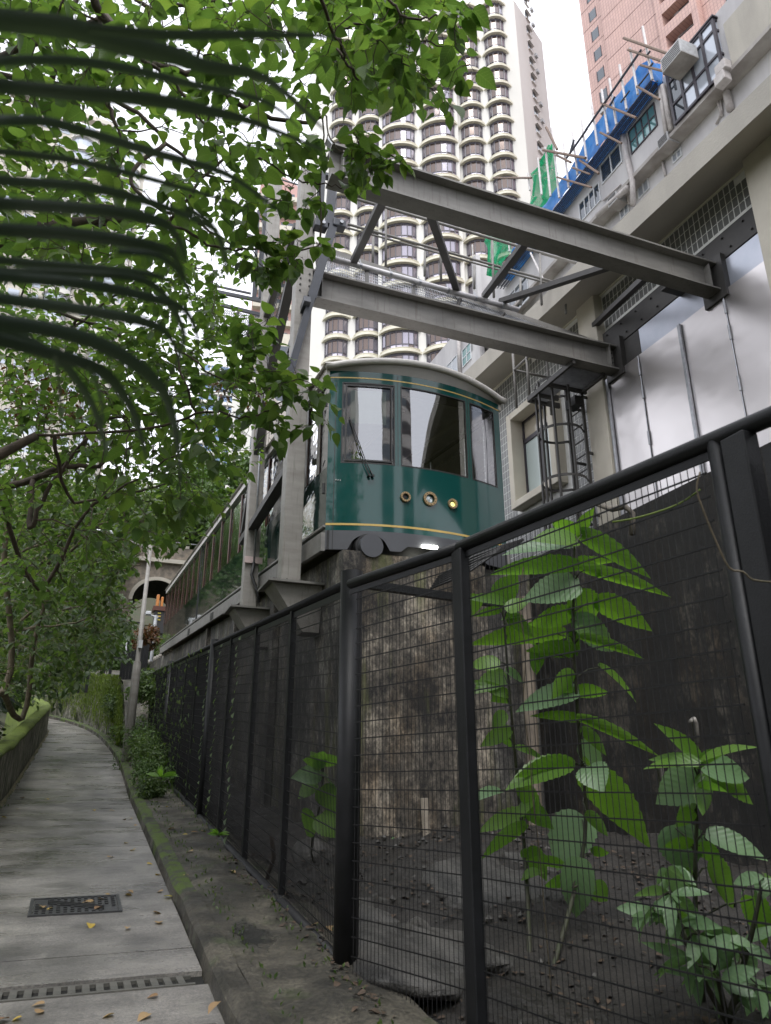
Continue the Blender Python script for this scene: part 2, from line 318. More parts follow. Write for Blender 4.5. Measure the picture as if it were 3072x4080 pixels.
def netmat():
    m, nt, b, out = nodemat('green_netting'); b.inputs['Base Color'].default_value = (.0,.30,.13,1); b.inputs['Roughness'].default_value = .6
    t = nt.nodes.new('ShaderNodeBsdfTransparent'); tr = nt.nodes.new('ShaderNodeBsdfTranslucent'); tr.inputs[0].default_value = (.02,.5,.22,1)
    m1 = nt.nodes.new('ShaderNodeMixShader'); m1.inputs[0].default_value = .5; nt.links.new(b.outputs[0], m1.inputs[1]); nt.links.new(tr.outputs[0], m1.inputs[2])
    m2 = nt.nodes.new('ShaderNodeMixShader'); nt.links.new(_ramp(nt, _noise(nt, 1.2, 4), [(.35, .12), (.65, .45)]), m2.inputs[0])
    nt.links.new(m1.outputs[0], m2.inputs[1]); nt.links.new(t.outputs[0], m2.inputs[2]); nt.links.new(m2.outputs[0], out.inputs[0]); return m
M['net'] = netmat()
M['iron'] = pm('cast_iron', (.055,.058,.062), (.085,.085,.085), 15, .35, metal=.5, bump=.4, bscale=80)
M['grate'] = pm('drain_concrete_grate', (.12,.115,.1), (.08,.08,.07), 9, .5, bump=.3)
M['pit'] = pm('drain_pit', (.01,.01,.008), (.006,.006,.005), 9, .9)
M['stone'] = pm('old_stone', (.30,.25,.20), (.13,.12,.10), 2.5, .85, bump=.6, bscale=10)
M['orange'] = pm('orange_paint', (.5,.2,.04), (.4,.14,.03), 5, .45)
M['beige'] = pm('beige_render', (.55,.52,.45), (.46,.43,.37), .5, .85, stretch=(1,1,.3))
M['blue_glass'] = gloss('blue_curtain_glass', (.16,.24,.38), .15, metal=.6)
M['skin'] = pm('skin', (.42,.25,.17), (.38,.22,.15), 9, .5)
M['hair'] = pm('black_hair', (.012,.01,.009), (.02,.017,.015), 30, .5)
M['shirt'] = pm('pale_shirt', (.45,.42,.36), (.4,.37,.32), 9, .8)
M['grass'] = M['leaf_mid']

# ------------------------------------------------------------------ mesh builder
class MB:
    def __init__(s): s.v = []; s.f = []; s.m = []
    def add(s, vs, fs, mi=0):
        k = len(s.v); s.v += [tuple(v) for v in vs]; s.f += [tuple(k+i for i in f) for f in fs]; s.m += [mi]*len(fs)
    def box(s, a, b, mi=0):
        (x0,y0,z0), (x1,y1,z1) = a, b
        s.add([(x0,y0,z0),(x1,y0,z0),(x1,y1,z0),(x0,y1,z0),(x0,y0,z1),(x1,y0,z1),(x1,y1,z1),(x0,y1,z1)],
              [(0,3,2,1),(4,5,6,7),(0,1,5,4),(1,2,6,5),(2,3,7,6),(3,0,4,7)], mi)
    def fbox(s, o, U, V, Wd, mi=0):
        o, U, V, Wd = Vector(o), Vector(U), Vector(V), Vector(Wd)
        s.add([o, o+U, o+U+V, o+V, o+Wd, o+U+Wd, o+U+V+Wd, o+V+Wd], [(0,3,2,1),(4,5,6,7),(0,1,5,4),(1,2,6,5),(2,3,7,6),(3,0,4,7)], mi)
    def bar(s, p, q, w, h, up=(0,0,1), mi=0):
        p, q = Vector(p), Vector(q); d = (q-p); u = Vector(up); sx = d.cross(u)
        if sx.length < 1e-5: sx = d.cross(Vector((1,0,0)))
        sx = sx.normalized()*w; uy = sx.cross(d).normalized()*h
        s.fbox(p-sx/2-uy/2, sx, uy, d, mi)
    def tube(s, pts, r, n=8, mi=0, caps=True):
        pts = [Vector(p) for p in pts]; rs = r if isinstance(r, (list, tuple)) else [r]*len(pts)
        k = len(s.v); prev = None
        for i, p in enumerate(pts):
            t = (pts[min(i+1, len(pts)-1)]-pts[max(i-1, 0)]).normalized()
            a = prev if prev is not None else (Vector((0,0,1)) if abs(t.z) < .9 else Vector((1,0,0)))
            a = (a-t*a.dot(t)).normalized(); b = t.cross(a); prev = a
            s.v += [tuple(p+(a*cos(2*pi*j/n)+b*sin(2*pi*j/n))*rs[i]) for j in range(n)]
        for i in range(len(pts)-1):
            for j in range(n):
                s.f.append((k+i*n+j, k+i*n+(j+1)%n, k+(i+1)*n+(j+1)%n, k+(i+1)*n+j)); s.m.append(mi)
        if caps:
            s.f.append(tuple(k+j for j in reversed(range(n)))); s.f.append(tuple(k+(len(pts)-1)*n+j for j in range(n))); s.m += [mi, mi]
    def prism(s, poly, vec, mi=0):
        n = len(poly); vec = Vector(vec)
        s.add([Vector(p) for p in poly]+[Vector(p)+vec for p in poly], [tuple(reversed(range(n))), tuple(range(n, 2*n))]+[(i, (i+1)%n, n+(i+1)%n, n+i) for i in range(n)], mi)
    def quad(s, a, b, c, d, mi=0): s.add([a,b,c,d], [(0,1,2,3)], mi)
    def grid(s, fn, nu, nv, mi=0):
        s.add([fn(i/nu, j/nv) for j in range(nv+1) for i in range(nu+1)], [(j*(nu+1)+i, j*(nu+1)+i+1, (j+1)*(nu+1)+i+1, (j+1)*(nu+1)+i) for j in range(nv) for i in range(nu)], mi)
    def mesh(s, name, mats, off=(0,0,0), smooth=False):
        me = bpy.data.meshes.new(name); ox, oy, oz = off
        me.from_pydata([(x-ox, y-oy, z-oz) for x, y, z in s.v], [], s.f)
        for m in (mats if isinstance(mats, list) else [mats]): me.materials.append(m)
        if isinstance(mats, list) and len(mats) > 1: me.polygons.foreach_set('material_index', s.m)
        if smooth: me.polygons.foreach_set('use_smooth', [True]*len(me.polygons))
        me.update(); return me
    def build(s, name, mats, parent=None, smooth=False, bevel=0, **kw):
        off = wloc(parent) if parent else (kw.pop('loc', None) or (0,0,0)); kw.pop('loc', None)
        o = bpy.data.objects.new(name, s.mesh(name, mats, off, smooth)); COL.objects.link(o)
        if parent: o.parent = parent
        else: o.location = off
        if bevel:
            b = o.modifiers.new('bevel', 'BEVEL'); b.width = bevel; b.segments = 2; b.limit_method = 'ANGLE'
        tag(o, **kw); return o
def wloc(o):
    p = Vector((0,0,0))
    while o: p = p+Vector(o.location); o = o.parent
    return p
def tag(o, label=None, cat=None, group=None, kind=None):
    if label: o['label'] = label
    if cat: o['category'] = cat
    if group: o['group'] = group
    if kind: o['kind'] = kind
    return o
def thing(name, label, cat, loc=(0,0,0), group=None):
    o = bpy.data.objects.new(name, None); COL.objects.link(o); o.location = loc; o.empty_display_size = .1
    return tag(o, label, cat, group)
def inst(name, me, loc, parent=None, rot=None, scale=None, **kw):
    o = bpy.data.objects.new(name, me); COL.objects.link(o)
    if parent: o.parent = parent; loc = Vector(loc)-wloc(parent)
    o.location = loc
    if rot is not None:
        if isinstance(rot, Matrix): o.rotation_euler = rot.to_euler()
        else: o.rotation_euler = rot
    if scale is not None: o.scale = scale if not isinstance(scale, (int, float)) else (scale,)*3
    tag(o, **kw); return o
def np_mesh(name, V, Fc, mat):
    me = bpy.data.meshes.new(name); nf = len(Fc); k = Fc.shape[1]
    me.vertices.add(len(V)); me.vertices.foreach_set('co', V.astype(np.float32).ravel())
    me.loops.add(nf*k); me.loops.foreach_set('vertex_index', Fc.astype(np.int32).ravel())
    me.polygons.add(nf); me.polygons.foreach_set('loop_start', np.arange(0, nf*k, k, dtype=np.int32)); me.polygons.foreach_set('loop_total', np.full(nf, k, dtype=np.int32))
    me.materials.append(mat); me.update(calc_edges=True); me.validate(); return me

# leaf templates: y along the blade from stalk 0 to tip 1, x across, z up
def leaf_template(prof, fold=.22, droop=.25, jag=0):
    V = []; F = []; n = len(prof)
    for i, (y, w) in enumerate(prof):
        z = -droop*y*y
        V += [(-w, y, z+fold*w), (0, y, z), (w, y, z+fold*w)]
    for i in range(n-1):
        a = 3*i; F += [(a, a+1, a+4, a+3), (a+1, a+2, a+5, a+4)]
    return np.array(V, float), np.array(F, int)
HEART = leaf_template([(-.06,.12), (.05,.33), (.25,.40), (.5,.34), (.72,.2), (.88,.08), (1,.008)])
HEART_S = leaf_template([(0,.1), (.25,.38), (.6,.28), (1,.02)])
OVAL = leaf_template([(0,.02), (.2,.17), (.45,.24), (.7,.19), (.88,.09), (1,.005)], .3, .35)
OVAL_S = leaf_template([(0,.05), (.45,.28), (1,.02)], .3, .2)
def jagged(prof, n, amp):
    ys_ = [p[0] for p in prof]; ws_ = [p[1] for p in prof]
    return [(float(y), float(np.interp(y, ys_, ws_))*(1+(amp if i % 2 else -amp)) if 0 < i < n-1 else float(np.interp(y, ys_, ws_))) for i, y in enumerate(np.linspace(ys_[0], 1, n))]
BIG = leaf_template(jagged([(-.08,.2), (.0,.36), (.15,.46), (.3,.48), (.45,.455), (.6,.39), (.75,.27), (.87,.14), (.95,.06), (1,.006)], 22, .045), .25, .35)
def frames(D, N):
    Yd = D/np.linalg.norm(D, axis=1, keepdims=True)
    Zd = N-(N*Yd).sum(1, keepdims=True)*Yd; Zd /= np.linalg.norm(Zd, axis=1, keepdims=True)+1e-9
    Xd = np.cross(Yd, Zd); return np.stack([Xd, Yd, Zd], axis=1)      # rows
def leaves_mesh(name, T, P, D, N, S, mat, off):
    tv, tf = T; R = frames(D, N)
    V = np.einsum('vk,nkj->nvj', tv, R)*S[:, None, None]+P[:, None, :]-np.array(off)[None, None, :]
    Fc = tf[None]+(np.arange(len(P))*len(tv))[:, None, None]
    return np_mesh(name, V.reshape(-1, 3), Fc.reshape(-1, tf.shape[1]), mat)
_VM = {}
def veined(mat):
    if mat.name not in LM: return mat
    if mat.name not in _VM: _VM[mat.name] = leafmat(mat.name, *LM[mat.name][:3], veins=True)
    return _VM[mat.name]
def leaf_single_mesh(name, T, mat):
    mat = veined(mat)
    return np_mesh(name, T[0], T[1], mat)
def leaf_objs(parent, me, P, D, N, S, name='leaf'):
    R = frames(D, N); off = wloc(parent)
    for i in range(len(P)):
        m = Matrix(((R[i][0]), (R[i][1]), (R[i][2]))).transposed()
        o = bpy.data.objects.new(name, me); COL.objects.link(o); o.parent = parent
        o.location = Vector(P[i])-off; o.rotation_euler = m.to_euler(); o.scale = (S[i],)*3
def put_leaves(parent, T, P, D, N, S, mat, nbig=120, stuffname='foliage', key=None):
    P, D, N, S = map(np.array, (P, D, N, S))
    if len(P) == 0: return
    dist = np.linalg.norm(P-np.array(CAMP), axis=1); ang = S/dist
    pr = np.array([proj(p) for p in P]); inv = (pr[:, 0] > -50) & (pr[:, 0] < 3120) & (pr[:, 1] > -50) & (pr[:, 1] < 4130)
    order = np.argsort(-ang*inv); big = order[:nbig]; rest = order[nbig:]
    me = leaf_single_mesh('leaf', T, mat)
    leaf_objs(parent, me, P[big], D[big], N[big], S[big])
    if len(rest):
        o = bpy.data.objects.new(stuffname, leaves_mesh(stuffname, T, P[rest], D[rest], N[rest], S[rest], mat, wloc(parent)))
        COL.objects.link(o); o.parent = parent; o['kind'] = 'stuff'

# ================================================================== SETTING
def XL(y): return -1.0 if y < 25 else -1.0-0.02*(y-25)**2
def XR(y): return .85 if y < 16 else .85-.0052*(y-16)**2-(.035*(y-25)**2*.35 if y > 25 else 0)
def terr(x, y):
    z = gz(y) if y < 40 else gz(40)+.30*(y-40)
    if x < -1.3: z += -.5+.10*max(0, -x-6)*(1 if y < 40 else .6)
    if x > 5.3: z += min(4, .5*(x-5.3))
    return z-.3
xs = sorted(set([round(v, 2) for v in list(np.linspace(-260, -20, 13))+list(np.linspace(-18, 14, 33))+list(np.linspace(20, 260, 13))]))
ys = sorted(set([round(v, 2) for v in list(np.linspace(-60, -4, 8))+list(np.linspace(-2, 60, 63))+list(np.linspace(70, 400, 20))]))
b = MB(); nx = len(xs)
b.add([(x, y, terr(x, y)+(.0 if -2 < x < 6 and y < 40 else .25*sin(x*.7)*cos(y*.6)-.25)) for y in ys for x in xs], [(j*nx+i, j*nx+i+1, (j+1)*nx+i+1, (j+1)*nx+i) for j in range(len(ys)-1) for i in range(nx-1)])
b.build('ground', pm('hillside_ground', (.04,.055,.02), (.06,.05,.03), .8, .9, bump=.8, bscale=6), kind='structure')

# the footpath, in slabs with transverse joints; a gap is left for the drain channel
DR0, DR1 = 4.935, 5.165
def slab(y0, y1):
    b = MB(); n = max(1, int((y1-y0)/.5))
    b.grid(lambda u, v: (XL(y0+v*(y1-y0))*(1-u)+XR(y0+v*(y1-y0))*u, y0+v*(y1-y0), gz(y0+v*(y1-y0))), 6, n)
    for yy in (y0, y1):
        b.quad((XL(yy), yy, gz(yy)), (XR(yy), yy, gz(yy)), (XR(yy), yy, gz(yy)-.1), (XL(yy), yy, gz(yy)-.1))
    return b
path = bpy.data.objects.new('footpath', None); COL.objects.link(path); path['kind'] = 'structure'
edges = [-2, 0.5, 2.4, DR0, None, DR1, 5.62, 9.4, 13.2, 17.1, 21, 24.8, 28, 31, 34]
for a, c in zip(edges, edges[1:]):
    if a is None or c is None: continue
    slab(a+(.006 if a != DR1 else 0), c-(.006 if c != DR0 else 0)).build('slab', M['path'], path)
b = MB(); b.grid(lambda u, v: (XL(-2+v*36)*(1-u)+XR(-2+v*36)*u, -2+v*36, gz(-2+v*36)-.03), 2, 40); b.build('joint_bed', M['pit'], path, kind='structure')

# drain channel with its slotted grate
dr = thing('drain_grate', 'slotted grey grate running across the wet footpath near the bottom edge', 'drain', (0, 5.05, gz(5.05)))
b = MB(); b.box((-1.0, DR0, gz(5)-.22), (.85, DR1, gz(5)-.2)); b.box((-1.0, DR0-.01, gz(5)-.22), (.85, DR0, gz(5)-.02)); b.box((-1.0, DR1, gz(5)-.22), (.85, DR1+.01, gz(5)-.02)); b.build('channel', M['pit'], dr)
zt = gz(5.05)-.004; b = MB()
for yy in (DR0+.002, DR1-.035): b.box((-1.0, yy, zt-.04), (.78, yy+.033, zt))
b.build('grate_rail', M['grate'], dr)
bb = MB(); bb.box((-.02, -.083, -.035), (.02, .083, 0)); me = bb.mesh('bar', M['grate'])
x = -.98
while x < .76:
    inst('bar', me, (x, 5.05, zt+.001), dr); x += .0735
# manhole cover
mhy = 6.87; mhx = .12
mh = thing('manhole_cover', 'rectangular cast iron manhole cover with raised studs set in the footpath', 'manhole', (mhx, mhy, gz(mhy)))
def mp(x, y, h=0): return (mhx+x-.012*y, mhy+y, gz(mhy+y)+h)
b = MB()
def plate(b, x0, x1, y0, y1, h0, h1): b.add([mp(x0,y0,h0), mp(x1,y0,h0), mp(x1,y1,h0), mp(x0,y1,h0), mp(x0,y0,h1), mp(x1,y0,h1), mp(x1,y1,h1), mp(x0,y1,h1)], [(4,5,6,7),(0,1,5,4),(1,2,6,5),(2,3,7,6),(3,0,4,7)])
for q in ((-.33,.33,-.26,-.235),(-.33,.33,.235,.26),(-.33,-.305,-.235,.235),(.305,.33,-.235,.235)): plate(b, *q, -.01, .012)
b.build('frame', M['iron'], mh)
b = MB(); plate(b, -.3, .3, -.23, .23, -.01, .005); b.build('plate', M['iron'], mh)
sb = MB(); sb.box((-.013, -.017, 0), (.013, .017, .009)); sme = sb.mesh('stud', M['iron'])
for i in range(12):
    for j in range(7):
        x, y = -.275+i*.05, -.195+j*.065
        if abs(y+.62*x) < .075: continue
        inst('stud', sme, mp(x, y, .005), mh)
for k in (-.045, 0, .045):
    b = MB(); b.bar(mp(-.2, .12+k, .008), mp(.2, -.12+k, .008), .014, .012); b.build('rib', M['iron'], mh)

# kerb and verge on the right of the path
b = MB()
def kerbpt(y, k):
    x = XR(y)+.005*sin(y*5.1)+.006*sin(y*2.3)
    return [(x, y, gz(y)-.1), (x+.015, y, gz(y)+.085+.006*sin(y*7)), (x+.05, y, gz(y)+.112+.006*sin(y*9)), (x+.15, y, gz(y)+.116+.006*sin(y*6.3)), (x+.17, y, gz(y)+.08)][k]
b.grid(lambda u, v: kerbpt(-1+v*34, int(round(u*4))), 4, 240)
ko = b.build('kerb', [M['kerbmoss'], M['verge']], kind='structure')
for p_ in ko.data.polygons: p_.material_index = 0 if p_.center.y > 6.6 and p_.center.x > XR(p_.center.y)+.012 else 1
b = MB()
def vz(x, y): return gz(y)+.104+(.03*(x-1)+.018*sin(x*9+y*2)*cos(y*3.1)+.01*sin(y*11))*min(1, max(0, (x-1)*5))
b.grid(lambda u, v: (XR(-1+v*26)+.15+u*(1.75-XR(-1+v*26)-.15), -1+v*26, vz(1+.6*u, -1+v*26)), 10, 160)
b.build('verge', M['verge'], kind='structure')
b = MB()
def soilz(x, y): return SL*y+.06+.10*max(0, x-1.9)+.28*math.exp(-((x-3.3)**2/1.2+(y-6.0)**2/2.2))+.05*sin(x*5)*cos(y*4)+.03*sin(x*13+y*9)
b.grid(lambda u, v: (1.55+u*4.0, -1+v*35, soilz(1.55+u*4.0, -1+v*35)), 40, 200)
b.build('soil', M['dirt'], kind='structure', smooth=True)

def vzx(x, y): return vz(1+.6*(x-XR(y)-.15)/(1.75-XR(y)-.15), y)
# low mossy wall at the left of the path
lw = thing('low_wall', 'low mossy plaster wall curving along the left edge of the footpath', 'wall', (-1.0, 12, gz(12)))
def lwp(y, o, h): return (XL(y)-.02-o, y, gz(y)+h+.012*sin(y*3))
b = MB(); b.grid(lambda u, v: lwp(1+v*33, 0, -.1+.84*u), 3, 120); b.build('face', M['mosswall'], lw)
b = MB(); pr = [(0, .74), (-.012, .755), (-.01, .79), (.04, .83), (.24, .83), (.3, .78), (.3, -.9)]
b.grid(lambda u, v: lwp(1+v*33, *pr[int(round(u*6))]), 6, 160); b.build('coping', M['moss'], lw, smooth=True)
b = MB(); b.grid(lambda u, v: (XL(1+v*33)+.055*(1-u)*(.7+.3*sin(v*140)), 1+v*33, gz(1+v*33)+.002+.05*u), 1, 150); b.build('fillet', pm('pale_mortar', (.25,.22,.14), (.1,.1,.05), 12, .8), lw)

# ------------------------------------------------------------------ concrete track structure
FY = 8.15                                      # the end face of the track structure
def tz(y): return 4.215+SL*(y-8.15)
pl = thing('track_plinth', 'stained concrete end and side of the tram track structure behind the mesh fence', 'retaining wall', (3.5, FY, SL*FY))
b = MB(); b.grid(lambda u, v: (2.66+.012*sin(v*21), FY+v*46, (SL*(FY+v*46)-.1)*(1-u)+u*tz(FY+v*46)), 14, 60); b.build('side_wall', M['plinth_side'], pl)
b = MB(); b.grid(lambda u, v: (2.66+u*1.94, FY+.01*sin(u*17+v*9), (SL*FY-.1)*(1-v)+v*tz(FY)), 20, 30); b.build('end_wall', M['plinth_front'], pl)
b = MB(); b.quad((4.6, FY, .5), (4.6, 8.35, .5), (4.6, 8.35, tz(FY)), (4.6, FY, tz(FY))); b.quad((4.6, 8.35, .5), (5.4, 8.35, .5), (5.4, 8.35, tz(FY)+.015), (4.6, 8.35, tz(FY)+.015)); b.build('inner_wall', M['plinth_side'], pl)
b = MB(); b.add([(2.66, FY, tz(FY)), (4.6, FY, tz(FY)), (4.6, 8.35, tz(8.35)), (5.4, 8.35, tz(8.35)), (5.4, 54, tz(54)), (2.66, 54, tz(54))], [(0,1,2,3,4,5)]); b.build('deck', M['plinth_side'], pl)
# pilasters on the side wall seen behind the fence
for yy in (11.3, 14.8, 18.6):
    b = MB(); b.box((2.56, yy, SL*yy-.1), (2.66, yy+.28, tz(yy)-.02)); b.build('pilaster', M['plinth_side'], pl)
bw = thing('rear_retaining_wall', 'algae stained, shade-darkened retaining wall under the steel clad building, behind the tall mesh fence', 'retaining wall', (5.4, 4, .5))
b = MB(); b.grid(lambda u, v: (5.4+.003*sin(v*30+u*7), 9.35-u*12, .2+v*4.15), 40, 16); b.build('face', M['backwall'], bw)
b = MB(); b.box((5.4, -2.65, 4.3), (8.2, 9.35, 4.42)); b.build('ledge', M['backwall'], bw)
b = MB(); b.box((1.2, -2.9, -.2), (5.6, -2.65, 4.4)); b.build('return_wall', M['backwall'], bw)
# pale post, cut stub and pipe seen between the leaves
p0, p1 = at(2092, 2380, 'y', 8.0), at(2135, 3330, 'y', 8.0)
b = MB(); b.tube([(p1.x-.0, 8.0, .8), (p0.x, 8.0, p0.z)], [.085, .075], 10); b.build('concrete_post', M['cream'] if 0 else pm('pale_post', (.30,.25,.19), (.12,.1,.08), 6, .8, stretch=(1,1,.3)), loc=(p0.x, 8.0, 1), label='pale round post standing in front of the stained wall behind the leafy plant', cat='post')
q0, q1 = at(1690, 3180, 'y', 8.0), at(1708, 3415, 'y', 8.0)
b = MB(); b.tube([(q1.x, 8.0, q1.z-.1), (q0.x, 8.0, q0.z)], .045, 8); b.build('cut_pipe', M['white_plastic'] if 0 else pm('beige_pipe', (.42,.37,.30), (.3,.26,.21), 9, .7), loc=(q0.x, 8.0, q1.z), label='short beige pipe stub standing against the brown end wall', cat='pipe')
def cable(name, pts, r, mat, label, cat): 
    b = MB(); b.tube(pts, r, 6); return b.build(name, mat, loc=tuple(pts[0]), smooth=True, label=label, cat=cat)
for k in range(6):
    pts = [at(1715+k*6, 2345-k*9, 'y', 8.0), at(1850+k*6, 2290-k*14, 'y', 7.95), at(1960+k*8, 2215-k*8, 'y', 7.9), at(2060+k*5, 2170-k*4, 'y', 7.9)]
    o = cable('cable', pts, .016, M['rubber'], 'black cable in the bundle draped below the tram front', 'cable'); o['group'] = 'cables draped below the tram'
b = MB(); a0 = at(2490, 2010, 'y', 5.0); b.tube([at(2380, 2010, 'y', 5.4), at(2440, 2030, 'y', 5.2), a0+Vector((0,0,-.02)), at(2520, 2045, 'y', 5.0), at(2520, 2130, 'y', 5.0)], [.02,.026,.028,.028,.028], 8)
b.build('bent_pipe', pm('old_pipe', (.16,.14,.11), (.08,.07,.06), 9, .7), loc=tuple(a0), smooth=True, label='old bent pipe hooked over behind the top of the tall mesh panel', cat='pipe')

# ------------------------------------------------------------------ rails beyond the tram
rl = thing('rail_track', 'tram track running uphill beyond the tram towards the stone arch', 'track', (3.8, 31, tz(31)))
for x in (3.2, 4.4):
    b = MB(); b.bar((x, 26, tz(26)+.08), (x-.6, 54, tz(54)+.08), .07, .12); b.build('rail', M['dark_steel'], rl)
slp = MB(); slp.box((-1.1, -.12, -.05), (1.1, .12, .05)); sme = slp.mesh('sleeper', M['conc_slab'])
for k in range(26): inst('sleeper', sme, (3.7-.02*k, 28+k, tz(28+k)+.03), rl)

# ================================================================== TRAM
TX0, TX1, TY0, TLEN = 2.5, 5.1, 8.4, 22.4
def tb(h, s): return 4.27+h+SL*s
def bow(x): return TY0-.27*(1-((x-3.8)/1.3)**2)
tram = thing('tram', 'dark green funicular tram car with curved windscreen standing on the raised track', 'tram', (3.8, TY0, tb(0, 0)))
NX = 28
def front_panel(name, xa, xb, h0, h1, mat, off=0, parent=tram, n=None, thick=0, **kw):
    n = n or max(2, int((xb-xa)/.09)); b = MB()
    b.grid(lambda u, v: (xa+(xb-xa)*u, bow(xa+(xb-xa)*u)-off, tb(h0+(h1-h0)*v, 0)), n, 2)
    if thick:
        b.grid(lambda u, v: (xa+(xb-xa)*u, bow(xa+(xb-xa)*u)-off+thick*v, tb(h1, 0)), n, 1)
        b.grid(lambda u, v: (xa+(xb-xa)*u, bow(xa+(xb-xa)*u)-off+thick*v, tb(h0, 0)), n, 1)
        for x in (xa, xb): b.grid(lambda u, v: (x, bow(x)-off+thick*u, tb(h0+(h1-h0)*v, 0)), 1, 1)
    return b.build(name, mat, parent, smooth=False, **kw)
def smooth(o): o.data.polygons.foreach_set('use_smooth', [True]*len(o.data.polygons)); return o
# skirt with the round buffer cut-out and the lamp recess
b = MB()
def skirt_lo(x):
    d = abs(x-3.02)
    if d < .24: return max(0, sqrt(.24**2-d*d)*.85)
    if 3.42 < x < 4.7: return min(.075, (x-3.42)*.9, (4.7-x)*.9)
    return 0
b.grid(lambda u, v: (TX0+2.6*u, bow(TX0+2.6*u), tb(skirt_lo(TX0+2.6*u)*(1-v)+.25*v, 0)), 90, 1)
b.build('skirt', M['tram_skirt'], tram)
b = MB(); b.box((2.52, TY0-.02, tb(-.0, 0)), (5.08, TY0+.06, tb(.25, 0))); b.build('underframe', M['rubber'], tram)
b = MB(); b.tube([(3.02, 8.12, tb(.03, 0)), (3.02, 8.42, tb(.03, 0))], .15, 28); bf = b.build('buffer', M['tram_skirt'], tram)
b = MB(); b.tube([(3.02, 8.22, tb(.03, 0)), (3.02, 8.4, tb(.03, 0))], .18, 28); b.build('buffer_ring', M['rubber'], bf)
smooth(front_panel('front_panel', 2.5, 5.1, .25, 1.17, M['tram_green']))
smooth(front_panel('header', 2.5, 5.1, 2.36, 2.53, M['tram_green']))
for xa, xb in ((2.5, 2.66), (3.35, 3.43), (4.44, 4.51), (4.98, 5.1)): smooth(front_panel('pillar', xa, xb, 1.17, 2.36, M['tram_green'], n=4))
smooth(front_panel('gold_stripe', 2.5, 5.1, .318, .345, M['gold'], .004, thick=.003)); smooth(front_panel('gold_stripe', 2.5, 5.1, 2.42, 2.437, M['gold'], .004, thick=.003))
for xa, xb, nm in ((2.66, 3.35, 0), (3.43, 4.44, 0), (4.51, 4.98, 0)):
    g = smooth(front_panel('windscreen', xa+.01, xb-.01, 1.19, 2.34, M['windscreen'], -.012))
    fr = MB()
    for x0, x1, h0, h1 in ((xa, xb, 1.17, 1.187), (xa, xb, 2.34, 2.36), (xa, xa+.016, 1.187, 2.34), (xb-.016, xb, 1.187, 2.34)):
        n = max(1, int((x1-x0)/.08)); fr.grid(lambda u, v: (x0+(x1-x0)*u, bow(x0+(x1-x0)*u)-.003, tb(h0+(h1-h0)*v, 0)), n, 1)
    fr.build('frame', M['rubber'], g)
# opening cab window frame
fr = MB()
for x0, x1, h0, h1 in ((2.70, 3.31, 1.20, 1.222), (2.70, 3.31, 2.30, 2.325), (2.70, 2.722, 1.222, 2.30), (3.288, 3.31, 1.222, 2.30)):
    fr.grid(lambda u, v: (x0+(x1-x0)*u, bow(x0+(x1-x0)*u)-.012, tb(h0+(h1-h0)*v, 0)), 4, 1)
fr.build('cab_window_frame', M['rubber'], tram)
b = MB(); b.grid(lambda u, v: (2.79+.47*u, bow(2.79+.47*u)+.07, tb(1.78+.5*v, 0)), 3, 1); b.build('roller_blind', M['blind'], tram)
for dx in (0, .035):
    b = MB(); b.tube([(2.74+dx*.3, bow(2.74)-.035, tb(1.82, 0)), (2.93+dx, bow(2.95)-.05, tb(1.16, 0)), (3.0+dx*1.4, bow(3.0)-.045, tb(.99, 0))], [.007,.007,.012], 6); w = b.build('wiper', M['rubber'], tram)
    b = MB(); b.tube([(3.0+dx*1.4, bow(3.0)-.07, tb(.985, 0)), (3.0+dx*1.4, bow(3.0)+.0, tb(.985, 0))], .018, 8); b.build('pivot', M['rubber'], w)
# three round lamps with studded brass rings
def lamp(x, h, r, mat):
    y = bow(x)-.012; z = tb(h, 0)
    b = MB(); b.tube([(x, y-.02, z), (x, y+.03, z)], r, 24, caps=False)
    n = 24; ri = r*.66
    vs = [(x+R*cos(2*pi*i/n), y-.02, z+R*sin(2*pi*i/n)) for R in (r, ri) for i in range(n)]+[(x+ri*cos(2*pi*i/n), y+.02, z+ri*sin(2*pi*i/n)) for i in range(n)]
    b.add(vs, [(i, (i+1)%n, n+(i+1)%n, n+i) for i in range(n)]+[(n+i, n+(i+1)%n, 2*n+(i+1)%n, 2*n+i) for i in range(n)])
    o = b.build('headlight', M['brass'], tram)
    b = MB(); b.grid(lambda u, v: (x+ri*u*cos(2*pi*v), y+.018-.012*(1-u*u), z+ri*u*sin(2*pi*v)), 5, 20); b.build('lens', mat, o, smooth=True)
    rv = MB()
    for i in range(12):
        a = 2*pi*i/12+.1; rv.tube([(x+r*.83*cos(a), y-.027, z+r*.83*sin(a)), (x+r*.83*cos(a), y-.018, z+r*.83*sin(a))], r*.06, 6)
    rv.build('rivets', M['dark_steel'], o, kind='stuff')
lamp(3.48, .74, .068, M['rubber']); lamp(3.82, .755, .094, M['lens']); lamp(4.155, .74, .068, M['lit_yellow'])
b = MB(); b.tube([(3.70, 8.115, tb(.095, 0)), (3.9, 8.11, tb(.098, 0))], .022, 10); b.build('skirt_lamp', M['lit'], tram)
for i in range(6):
    b = MB(); b.box((2.60+i*.028, bow(2.66)-.004, tb(.92, 0)), (2.608+i*.028, bow(2.66)+.03, tb(.934, 0))); b.build('dot', M['pole_white'], tram)
